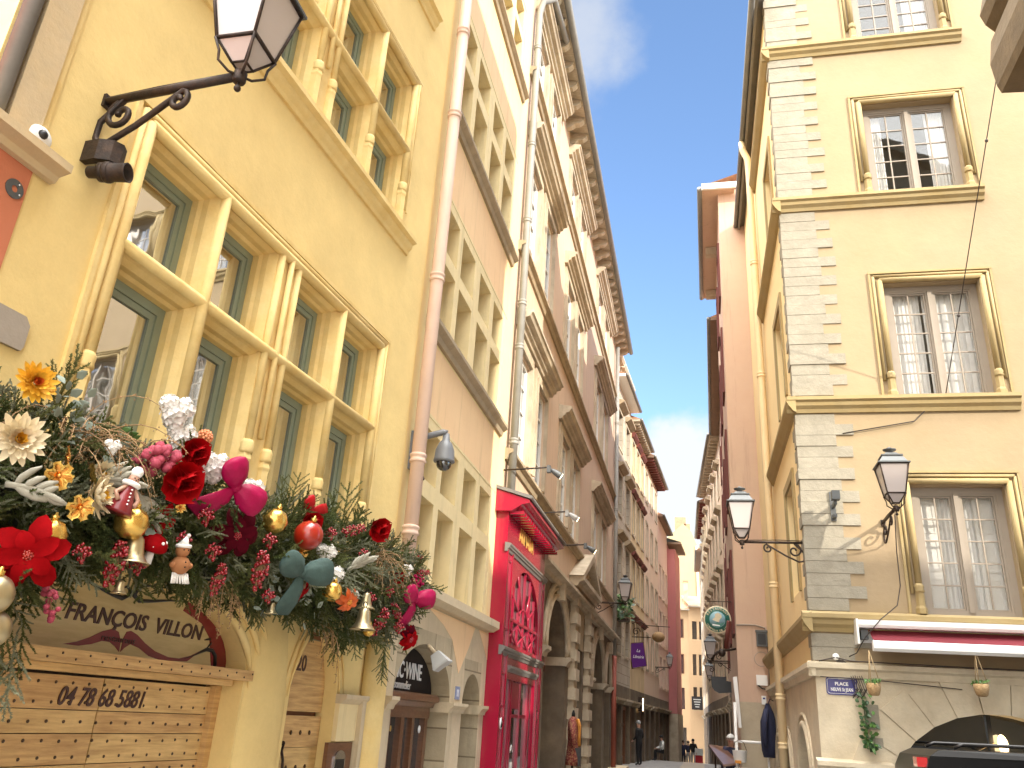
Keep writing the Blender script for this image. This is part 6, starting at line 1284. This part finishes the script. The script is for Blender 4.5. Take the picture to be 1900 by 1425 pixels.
# little figures
def doll():
    b = mk('signred'); b.lathe((0, -.15, 0), (0, 1, 0), [(.075, 0), (.08, .01), (.06, .07), (.035, .14), (.03, .17)], 14); h = mk('skin'); h.ball((0, .055, 0), .032, 12); h.tube([(-.02, .01, .01), (-.07, -.05, .02), (-.05, -.09, .05)], .014, 6); h.tube([(.02, .01, .01), (.07, -.05, .02), (.05, -.09, .05)], .014, 6)
    c = mk('petalw'); c.ball((0, .10, 0), .035, 12); c.tube([(.04*math.cos(a), .025, .035*math.sin(a)) for a in np.linspace(0, 6.28, 14)], .016, 6); e = mk('blackm'); [e.ball((s*.011, .06, .030), .0045, 6) for s in (-1, 1)]; e.ball((0, .05, .034), .004, 5)
    l = mk('petalw'); [l.box(Loc(), -.012, .012, .05-.012*k*.5, .053-.006*k, -.02-.022*k, -.012-.022*k) for k in range(0)]; [l.ball((0, -.01-.022*k, .042+.007*k), .006, 5) for k in range(5)]
    return [('coat', b), ('head_and_arms', h), ('hat_and_collar', c), ('face_marks', e), ('buttons', l)]
orn('doll', '', 'ornament', doll(), [(4.08, .80, 3.38, 1.0, 'small doll in a red coat and white bobble hat left of the red satin flower', (-.35, .9, -.1), -.2)], 'doll')
def ginger():
    b = mk('ginger'); b.ball((0, 0, 0), .058, 14, sq=(1, 1, .85)); b.ball((0, .085, 0), .042, 14); b.ball((-.055, .0, .01), .02, 8); b.ball((.055, .0, .01), .02, 8)
    h = mk('petalw'); h.tube([(.038*math.cos(a), .112, .036*math.sin(a)) for a in np.linspace(0, 6.28, 14)], .012, 6); h.lathe((0, .115, 0), (.3, 1, 0), [(.034, 0), (.02, .03), (.008, .055)], 10); h.ball((.022, .175, 0), .013, 8); [h.tube([(x, -.045, .01), (x*1.3, -.105, .03+.01*math.sin(x*90))], .006, 5) for x in np.linspace(-.045, .045, 9)]
    e = mk('blackm'); [e.ball((s*.014, .09, .040), .005, 6) for s in (-1, 1)]; [e.ball((0, .02-.03*k, .056), .005, 6) for k in range(2)]; return [('body', b), ('hat_and_fringe', h), ('face_marks', e)]
orn('gingerbread_figure', '', 'ornament', ginger(), [(4.71, .74, 3.06, 1.05, 'gingerbread figure in a white pointed hat hanging over the lunette sign', (-.35, .9, -.1), .1)], 'gingerbread')
def mush():
    b = mk('reddec'); b.lathe((0, 0, 0), (0, 1, .2), [(.07, 0), (.085, .015), (.08, .05), (.05, .085), (.01, .1)], 16); s = mk('petalw'); s.tube([(0, -.08, -.01), (0, .01, 0)], [.03, .022], 8); [s.ball((.07*math.cos(a)*.8, .04+.02*math.sin(a*2), .06*math.sin(a)+.02), .011, 6) for a in (.5, 1.3, 2.2, 2.8)]; return [('cap', b), ('stem_and_spots', s)]
orn('toy_mushroom', '', 'ornament', mush(), [(4.43, .74, 3.10, 1.0, 'red toy mushroom with white spots under the left red poinsettia', (-.3, .9, -.2))], 'mushroom')
# ================================================================== PEOPLE, MANNEQUIN, CAR
def person(label, x, y, z, h, heading, pose, tops, legs, cap=None, hair='hair', group=None, shoe='blackm', bag=None):
    """one skinned body; clothes are material zones; built facing +Y local then turned by heading (deg, clockwise from +Y)"""
    s = h/1.75
    P = {'pel': (0, 0, .95), 'bel': (0, .02, 1.10), 'chs': (0, .0, 1.32), 'nck': (0, .02, 1.49), 'hd0': (0, .035, 1.56), 'hd1': (0, .05, 1.67)}
    R = {'pel': .15, 'bel': .145, 'chs': .16, 'nck': .062, 'hd0': .085, 'hd1': .095}
    E = [('pel', 'bel'), ('bel', 'chs'), ('chs', 'nck'), ('nck', 'hd0'), ('hd0', 'hd1')]
    for sd, k in ((-1, 'l'), (1, 'r')):
        hip = pose.get('knee_'+k, (.10*sd, .02, .50)); ft = pose.get('foot_'+k, (.11*sd, -.02, .08)); toe = (ft[0], ft[1]+.15, ft[2]-.04)
        P['hip'+k] = (.09*sd, 0, .90); P['kn'+k] = hip; P['an'+k] = ft; P['to'+k] = toe
        el = pose.get('elbow_'+k, (.25*sd, -.02, 1.14)); ha = pose.get('hand_'+k, (.24*sd, .09, .90))
        P['sh'+k] = (.185*sd, 0, 1.42); P['el'+k] = el; P['wr'+k] = ha
        R.update({'hip'+k: .105, 'kn'+k: .07, 'an'+k: .05, 'to'+k: .035, 'sh'+k: .075, 'el'+k: .055, 'wr'+k: .034})
        E += [('pel', 'hip'+k), ('hip'+k, 'kn'+k), ('kn'+k, 'an'+k), ('an'+k, 'to'+k), ('chs', 'sh'+k), ('sh'+k, 'el'+k), ('el'+k, 'wr'+k)]
        d = (Vector(ha)-Vector(el)).normalized(); sdv = Vector((0, 1, 0)) if abs(d.y) < .8 else Vector((1, 0, 0))
        for fi in range(5):
            off = sdv*(.035*(fi-1.5)/1.5 if fi < 4 else .045); n1, n2 = 'f%d%s' % (fi, k), 'g%d%s' % (fi, k)
            P[n1] = tuple(Vector(ha)+d*(.08 if fi < 4 else .03)+off); P[n2] = tuple(Vector(ha)+d*((.15-.012*abs(fi-1.5)) if fi < 4 else .075)+off*1.15+Vector((-.02*sd, 0, 0)))
            R[n1] = .013; R[n2] = .009; E += [('wr'+k, n1), (n1, n2)]
    if 'drop' in pose:
        for k in ('pel', 'bel', 'chs', 'nck', 'hd0', 'hd1', 'shl', 'shr', 'hipl', 'hipr'): P[k] = tuple(Vector(P[k])+Vector(pose['drop']))
    names = list(P); me = bpy.data.meshes.new('person'); me.from_pydata([Vector(P[n])*s for n in names], [(names.index(a), names.index(b)) for a, b in E], [])
    ob = bpy.data.objects.new('tmp', me); C.objects.link(ob)
    md = ob.modifiers.new('s', 'SKIN'); 
    for i, n in enumerate(names): me.skin_vertices[0].data[i].radius = (R[n]*s, R[n]*s*(.78 if n in ('bel', 'chs', 'pel') else 1.))
    me.skin_vertices[0].data[0].use_root = True
    ob.modifiers.new('ss', 'SUBSURF').levels = 1
    m2 = bpy.data.meshes.new_from_object(ob.evaluated_get(bpy.context.evaluated_depsgraph_get())); bpy.data.objects.remove(ob)
    mats = ['skin', tops, legs, shoe]; m2.materials.clear()
    for n in mats: m2.materials.append(M[n])
    segs = [(Vector(P[a])*s, Vector(P[b])*s, a, b) for a, b in E]
    for pl_ in m2.polygons:
        c = pl_.center; best = None; bd_ = 9
        for a, b_, na, nb in segs:
            ab = b_-a; t = max(0, min(1, (c-a).dot(ab)/max(ab.length_squared, 1e-9))); d_ = (c-a-ab*t).length
            if d_ < bd_: bd_ = d_; best = (na, nb)
        na, nb = best; k = 0
        if nb[:2] in ('be', 'ch') or nb[:2] in ('sh', 'el', 'wr') or nb == 'nck': k = 1
        if nb == 'nck' and c.z > 1.47*s+(pose.get('drop', (0, 0, 0))[2])*s: k = 0
        if nb[:2] in ('hi', 'kn', 'an'): k = 2
        if nb[:2] == 'to': k = 3
        if nb[0] in 'fg' or nb in ('hd0', 'hd1'): k = 0
        pl_.material_index = k; pl_.use_smooth = True
    t = bpy.data.objects.new('person', m2); C.objects.link(t); t.location = (x, y, z); t.rotation_euler = (0, 0, -math.radians(heading))
    tag(t, label, 'person', group)
    hd = Vector(P['hd1'])*s; b = MB()
    b.m(cap or hair); cc = hd+Vector((0, -.012*s, .035*s)); b.ball(cc, .105*s, 12, sq=(1, 1, .9))
    if cap: b.lathe(cc+Vector((0, .03*s, -.0*s)), (0, .12, 1), [(.108*s, 0), (.112*s, .012*s), (.10*s, .02*s)], 14)
    o = b.build('cap' if cap else 'hair'); o.parent = t
    b = MB().m('skin'); b.ball(hd+Vector((0, .098*s, -.02*s)), .017*s, 6); [b.ball(hd+Vector((sx*.093*s, -.005, -.02*s)), .022*s, 6) for sx in (-1, 1)]; b.m('blackm'); [b.ball(hd+Vector((sx*.034*s, .086*s, .005*s)), .012*s, 6) for sx in (-1, 1)]; b.m('berryf'); b.box(WF, hd.x-.022*s, hd.x+.022*s, hd.y+.078*s, hd.y+.092*s, hd.z-.062*s, hd.z-.052*s)
    o = b.build('face'); o.parent = t
    return t
def gz(y):
    pts = [(-500, 0), (14, 0), (40, .66), (50, .60), (62, -.15), (75, -.5), (600, -.5)]
    for (a, za), (b_, zb) in zip(pts, pts[1:]):
        if a <= y <= b_: t = (y-a)/(b_-a); t = t*t*(3-2*t); return za+(zb-za)*t
    return -.5
man = person('standing man in black coat, black trousers and pale cap on the left of the street', -2.62, 40, .68, 1.80, -60, {'hand_l': (-.20, .16, 1.0), 'hand_r': (.2, .14, 1.0)}, 'clothblk', 'clothblk', cap='clothgrey')
person('seated person in a white jacket and black cap on the left of the street', -1.98, 49, .62, 1.65, 250, {'drop': (0, 0, -.42), 'knee_l': (-.12, .42, .52), 'knee_r': (.12, .42, .52), 'foot_l': (-.12, .40, .08), 'foot_r': (.12, .42, .08), 'elbow_l': (-.27, .05, .75), 'elbow_r': (.27, .05, .75), 'hand_l': (-.15, .33, .66), 'hand_r': (.15, .33, .66)}, 'clothwhite', 'clothblk', cap='blackm')
gp = 'people at the far end of the street'
person('blonde person in a white jacket and dark trousers far down the street', -1.55, 62, -.13, 1.70, 20, {'foot_l': (-.1, .15, .08), 'foot_r': (.1, -.2, .1)}, 'clothwhite', 'clothblk', hair='hairb', group=gp)
person('person in a navy coat walking beside the white jacket, far down the street', -1.12, 63, -.2, 1.72, 10, {'foot_l': (-.1, -.2, .1), 'foot_r': (.1, .2, .08)}, 'clothnavy', 'clothnavy', group=gp)
person('person in grey trousers in the middle of the far group', -.78, 62.5, -.16, 1.68, 15, {'foot_l': (-.1, .2, .08), 'foot_r': (.1, -.15, .1)}, 'clothnavy', 'clothgrey', group=gp)
person('person in a black hooded coat beside the red bag in the far group', -.42, 60, -.02, 1.70, 190, {}, 'clothblk', 'clothgrey', hair='blackm', group=gp)
rbg = thing('shopping_bag', 'big red and white bag at the feet of the far people', 'bag', (-.05, 60, 0)); b = MB().m('clothred'); b.box(WF, -.3, .18, 59.9, 60.2, -.05, .75); b.m('clothwhite'); b.box(WF, -.32, .2, 59.85, 60.25, .75, 1.15); b.build('bag_body', rbg)
person('person in a navy jacket and cap behind the table and metal stand on the right', .82, 24.4, .42, 1.78, 200, {'elbow_l': (-.28, .08, 1.15), 'hand_l': (-.2, .3, 1.1)}, 'clothnavy', 'clothnavy', cap='clothwhite')
# dress dummy outside the red shop
dm = thing('mannequin', 'headless mannequin in a patterned dark red jacket and orange scarf outside the red shop', 'mannequin', FL.p(22.2, .35, .1))
b = MB().m('patt'); b.smooth = True
cV = FL.p(22.2, .38, 0); secs = [(2.42, .05, .05), (2.36, .16, .10), (2.28, .23, .13), (2.05, .20, .14), (1.85, .17, .12), (1.7, .20, .14), (1.45, .25, .17), (1.3, .26, .17)]; V = []
for z, rx, ry in secs: V += [Vector((cV.x+ry*math.sin(a), cV.y+rx*math.cos(a), z)) for a in [2*PI*j/16 for j in range(16)]]
b.add(V, [(i*16+j, i*16+(j+1) % 16, (i+1)*16+(j+1) % 16, (i+1)*16+j) for i in range(len(secs)-1) for j in range(16)]+[tuple(range(112, 128))])
for s_ in (-1, 1): b.tube([cV+Vector((0, .2*s_, 2.27)), cV+Vector((.04, .30*s_, 2.0)), cV+Vector((.08, .29*s_, 1.72))], [.085, .07, .065], 8)
b.build('jacket', dm)
b = MB().m('blackm'); b.lathe(cV+Vector((0, 0, 2.40)), (0, 0, 1), [(.05, 0), (.045, .10), (.03, .13), (.02, .17)], 10); b.lathe(cV+Vector((.04, 0, 1.3)), (0, 0, 1), [(.2, 0), (.16, .01), (.17, .4)], 10); b.tube([cV+Vector((0, 0, 1.3)), cV+Vector((0, 0, .05))], .03, 8); b.lathe(cV, (0, 0, 1), [(.22, .02), (.2, .06), (.04, .08)], 14); b.build('stand', dm)
b = MB().m('clothor'); b.tube([cV+Vector((.11, -.13, 2.36)), cV+Vector((.15, -.04, 2.2)), cV+Vector((.16, .0, 2.0)), cV+Vector((.15, .03, 1.75))], [.03, .045, .04, .05], 7); b.tube([cV+Vector((.11, .13, 2.36)), cV+Vector((.15, .05, 2.22)), cV+Vector((.16, .02, 2.0)), cV+Vector((.15, .06, 1.85))], [.03, .045, .04, .04], 7); b.build('scarf', dm)

# black off-roader, side on, rear at left
cx, cy, cz = 2.36, 10.7, .32
car = thing('parked_car', 'black boxy off road car parked before the shop arch on the right', 'car', (cx+2.2, cy+.9, cz))
def cp(x, y, z): return (cx+x, cy+y, cz+z)
b = MB().m('carpaint')
prof = [(.0, .55), (.0, 1.0), (.04, 1.15), (.10, 1.72), (.16, 1.86), (.28, 1.925), (1.4, 1.95), (2.6, 1.90), (2.75, 1.84), (3.25, 1.22), (4.45, 1.12), (4.6, .95), (4.62, .5), (4.05, .45), (3.95, .75), (3.7, .92), (3.4, .92), (3.15, .75), (3.05, .45), (1.45, .45), (1.35, .75), (1.1, .92), (.8, .92), (.55, .75), (.45, .5)]
nb = len(prof); ins = lambda z: .0 if z < 1.05 else min(.16, (z-1.05)*.15)+(.10 if z > 1.9 else .03 if z > 1.83 else 0)
V = [cp(x, ins(z), z) for x, z in prof]+[cp(x, 1.84-ins(z), z) for x, z in prof]
b.add(V, [(i, (i+1) % nb, nb+(i+1) % nb, nb+i) for i in range(nb)]); 
import itertools
from mathutils.geometry import tessellate_polygon
tri = tessellate_polygon([[Vector((x, z, 0)) for x, z in prof]])
b.add(V, [tuple(t) for t in tri]+[tuple(nb+i for i in t) for t in tri]); b.build('body', car)
b = MB().m('carglass')
def pane_(x0, x1, z0, z1): b.add([cp(x0, ins(z0)-.006, z0), cp(x1, ins(z0)-.006, z0), cp(x1-.03, ins(z1)-.006, z1), cp(x0+.03, ins(z1)-.006, z1)], [(0, 1, 2, 3)])
pane_(.22, 1.15, 1.15, 1.70); pane_(1.28, 2.0, 1.15, 1.72); pane_(2.08, 2.75, 1.15, 1.68); b.add([cp(.035, .32, 1.18), cp(.035, 1.52, 1.18), cp(.085, 1.46, 1.68), cp(.085, .38, 1.68)], [(0, 1, 2, 3)]); b.build('window', car)
b = MB().m('taillight'); b.box(WF, cx+.02, cx+.13, cy+.16, cy+.34, cz+1.74, cz+1.84); b.build('high_tail_light', car)
for yy in (.28, 1.56):
    b = MB().m('black'); b.tube([cp(.45, yy, 1.955), cp(.55, yy, 2.0), cp(1.5, yy, 2.015), cp(2.4, yy, 1.985), cp(2.5, yy, 1.93)], .02, 8); b.build('roof_rail', car)
b = MB().m('black'); b.box(WF, cx-.06, cx+.05, cy+.05, cy+1.79, cz+.5, cz+.72); b.box(WF, cx+4.55, cx+4.68, cy+.05, cy+1.79, cz+.45, cz+.7); b.build('bumper', car)
for xx in (.95, 3.55):
    for yy in (.0, 1.64):
        b = MB().m('rubber'); b.lathe(cp(xx, yy, .38), (0, 1, 0), [(.2, 0), (.36, .01), (.38, .05), (.38, .16), (.36, .2), (.2, .2)], 22); wh = b.build('wheel', car); b = MB().m('chrome'); b.lathe(cp(xx, yy-.004 if yy < 1 else yy+.004, .38), (0, 1, 0), [(.05, 0), (.22, .01), (.22, .19), (.05, .2)], 16); b.build('rim', wh)
# arch interior lamp behind the glazing
il = thing('pendant_lamp', 'warm lit oval lamp hanging inside the shop arch', 'lamp', FR.p(3.05, -.4, 2.42)); b = MB().m('lampglow'); b.ball(FR.p(2.55, -.34, 2.36), .13, 14, sq=(1, 1, .5), axis=(.85, -.4, .1)); b.build('shade', il); b = MB().m('rope'); b.tube([FR.p(2.5, -.34, 2.4), FR.p(1.9, -.3, 2.1)], .006, 5); b.build('cord', il)
# ================================================================== GROUND
b = MB().m('cobble'); xs = [-60, -20, -8, -4.3, -3.48, -2, -1, 0, .5, 1, 2, 3, 6, 20, 80]; ys = list(range(-40, 0, 8))+list(range(0, 120, 3))+[130, 160, 220, 400]
gx = lambda x, y: gz(y)+(.32 if 2.2 < x < 30 and 4 < y < 14 else 0)
V = [(x, y, gx(x, y)) for y in ys for x in xs]; n = len(xs)
b.add(V, [(j*n+i, j*n+i+1, (j+1)*n+i+1, (j+1)*n+i) for j in range(len(ys)-1) for i in range(n-1)]); struct(b.build('street_paving'), 'grey paved street and square')
b = MB().m('slab'); yy = [3*i for i in range(40)]
for y0, y1 in zip(yy, yy[1:]):
    f = lambda y: -.62+.006*y if y < 60 else -.26-.0*(y-60)
    b.add([(f(y0)-.55, y0, gz(y0)+.006), (f(y0)+.55, y0, gz(y0)+.006), (f(y1)+.55, y1, gz(y1)+.006), (f(y1)-.55, y1, gz(y1)+.006)], [(0, 1, 2, 3)])
struct(b.build('stone_slab_strip'), 'pale stone strip down the middle of the street')
b = MB().m('arcst')
for y0, y1 in ((18.4, 37),): 
    for k in range(9): ya, yb = y0+(y1-y0)*k/9, y0+(y1-y0)*(k+1)/9; P = [(x, y, gz(y)+h) for y in (ya, yb) for x, h in ((-3.48, .14), (-2.85, .13), (-2.83, -.2))]; b.add(P, [(0, 1, 4, 3), (1, 2, 5, 4)])
    b.add([(-3.48, y0, gz(y0)+.14), (-2.85, y0, gz(y0)+.13), (-2.83, y0, gz(y0)-.2), (-3.48, y0, gz(y0)-.2)], [(0, 1, 2, 3)])
struct(b.build('stone_kerb'), 'stone kerb at the foot of the arches')

# ================================================================== LIGHT, SKY, CAMERA
SUN = Vector((1.34, -1.0, .87)).normalized()          # direction towards the sun
sl_ = bpy.data.lights.new('sun', 'SUN'); sl_.energy = SUN_E; sl_.angle = math.radians(.6); sl_.color = (1., .92, .79)
so = bpy.data.objects.new('sun', sl_); C.objects.link(so); so.rotation_euler = (-SUN).to_track_quat('-Z', 'Y').to_euler(); so.location = (20, -20, 30)
wd_ = bpy.data.worlds.new('World'); scene.world = wd_; wd_.use_nodes = True; t = wd_.node_tree; t.nodes.clear(); N = t.nodes.new; Lk = t.links.new
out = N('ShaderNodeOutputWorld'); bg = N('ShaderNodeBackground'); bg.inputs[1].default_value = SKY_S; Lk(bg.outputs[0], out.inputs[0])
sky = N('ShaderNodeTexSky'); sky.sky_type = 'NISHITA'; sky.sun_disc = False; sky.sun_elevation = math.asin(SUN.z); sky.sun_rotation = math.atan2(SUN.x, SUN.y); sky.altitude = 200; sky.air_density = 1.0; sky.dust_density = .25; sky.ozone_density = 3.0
tc = N('ShaderNodeTexCoord')
def vmath(op, a, b_=None):
    n = N('ShaderNodeVectorMath'); n.operation = op
    if hasattr(a, 'is_linked'): Lk(a, n.inputs[0])
    else: n.inputs[0].default_value = a
    if b_ is not None:
        if hasattr(b_, 'is_linked'): Lk(b_, n.inputs[1])
        else: n.inputs[1].default_value = b_
    return n
def fmath(op, a, b_=0., clamp=False):
    n = N('ShaderNodeMath'); n.operation = op; n.use_clamp = clamp
    for i, v in enumerate((a, b_)):
        if hasattr(v, 'is_linked'): Lk(v, n.inputs[i])
        else: n.inputs[i].default_value = v
    return n.outputs[0]
no = N('ShaderNodeTexNoise'); no.inputs['Scale'].default_value = 8.; no.inputs['Detail'].default_value = 8.; no.inputs['Roughness'].default_value = .58; Lk(tc.outputs['Generated'], no.inputs[0])
nn = fmath('MULTIPLY', fmath('SUBTRACT', no.outputs[0], .5), 1.0)
cur_c = sky.outputs[0]
for d, rad, amt, k, soft in CLOUDS_AND_FILL:
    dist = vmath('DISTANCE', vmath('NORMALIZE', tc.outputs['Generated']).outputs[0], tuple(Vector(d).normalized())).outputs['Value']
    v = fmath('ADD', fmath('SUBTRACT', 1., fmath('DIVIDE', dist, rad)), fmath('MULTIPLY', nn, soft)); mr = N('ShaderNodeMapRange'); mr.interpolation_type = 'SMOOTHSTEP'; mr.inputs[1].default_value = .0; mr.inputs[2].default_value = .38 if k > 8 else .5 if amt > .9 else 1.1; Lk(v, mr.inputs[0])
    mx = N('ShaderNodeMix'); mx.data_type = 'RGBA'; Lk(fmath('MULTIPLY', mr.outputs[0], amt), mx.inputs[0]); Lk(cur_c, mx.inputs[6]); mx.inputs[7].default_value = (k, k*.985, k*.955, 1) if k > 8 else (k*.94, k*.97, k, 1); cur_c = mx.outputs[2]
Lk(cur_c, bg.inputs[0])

cam = bpy.data.cameras.new('camera'); co = bpy.data.objects.new('camera', cam); C.objects.link(co); scene.camera = co
cam.sensor_fit = 'HORIZONTAL'; cam.sensor_width = 36; cam.lens = 1521.6/1900*36; cam.clip_end = 2000; cam.clip_start = .05
Rr = Vector((.97678253, .20600743, .05879473)); Ru = Vector((.02449928, -.38005605, .92463895)); Rf = Vector((-.21282779, .90173074, .37627915))
co.matrix_world = Matrix(((Rr.x, Ru.x, -Rf.x, 0), (Rr.y, Ru.y, -Rf.y, 0), (Rr.z, Ru.z, -Rf.z, H), (0, 0, 0, 1)))
vs = scene.view_settings; scene.display_settings.display_device = 'sRGB'; vs.view_transform = 'Standard'; vs.look = 'None'; vs.exposure = EXPO; vs.gamma = 1; vs.use_curve_mapping = False
scene.cycles.max_bounces = 9; scene.cycles.diffuse_bounces = 7; scene.cycles.glossy_bounces = 3; scene.cycles.transparent_max_bounces = 9; scene.cycles.caustics_reflective = False; scene.cycles.caustics_refractive = False
scene.cycles.use_denoising = True; scene.cycles.sample_clamp_indirect = 6
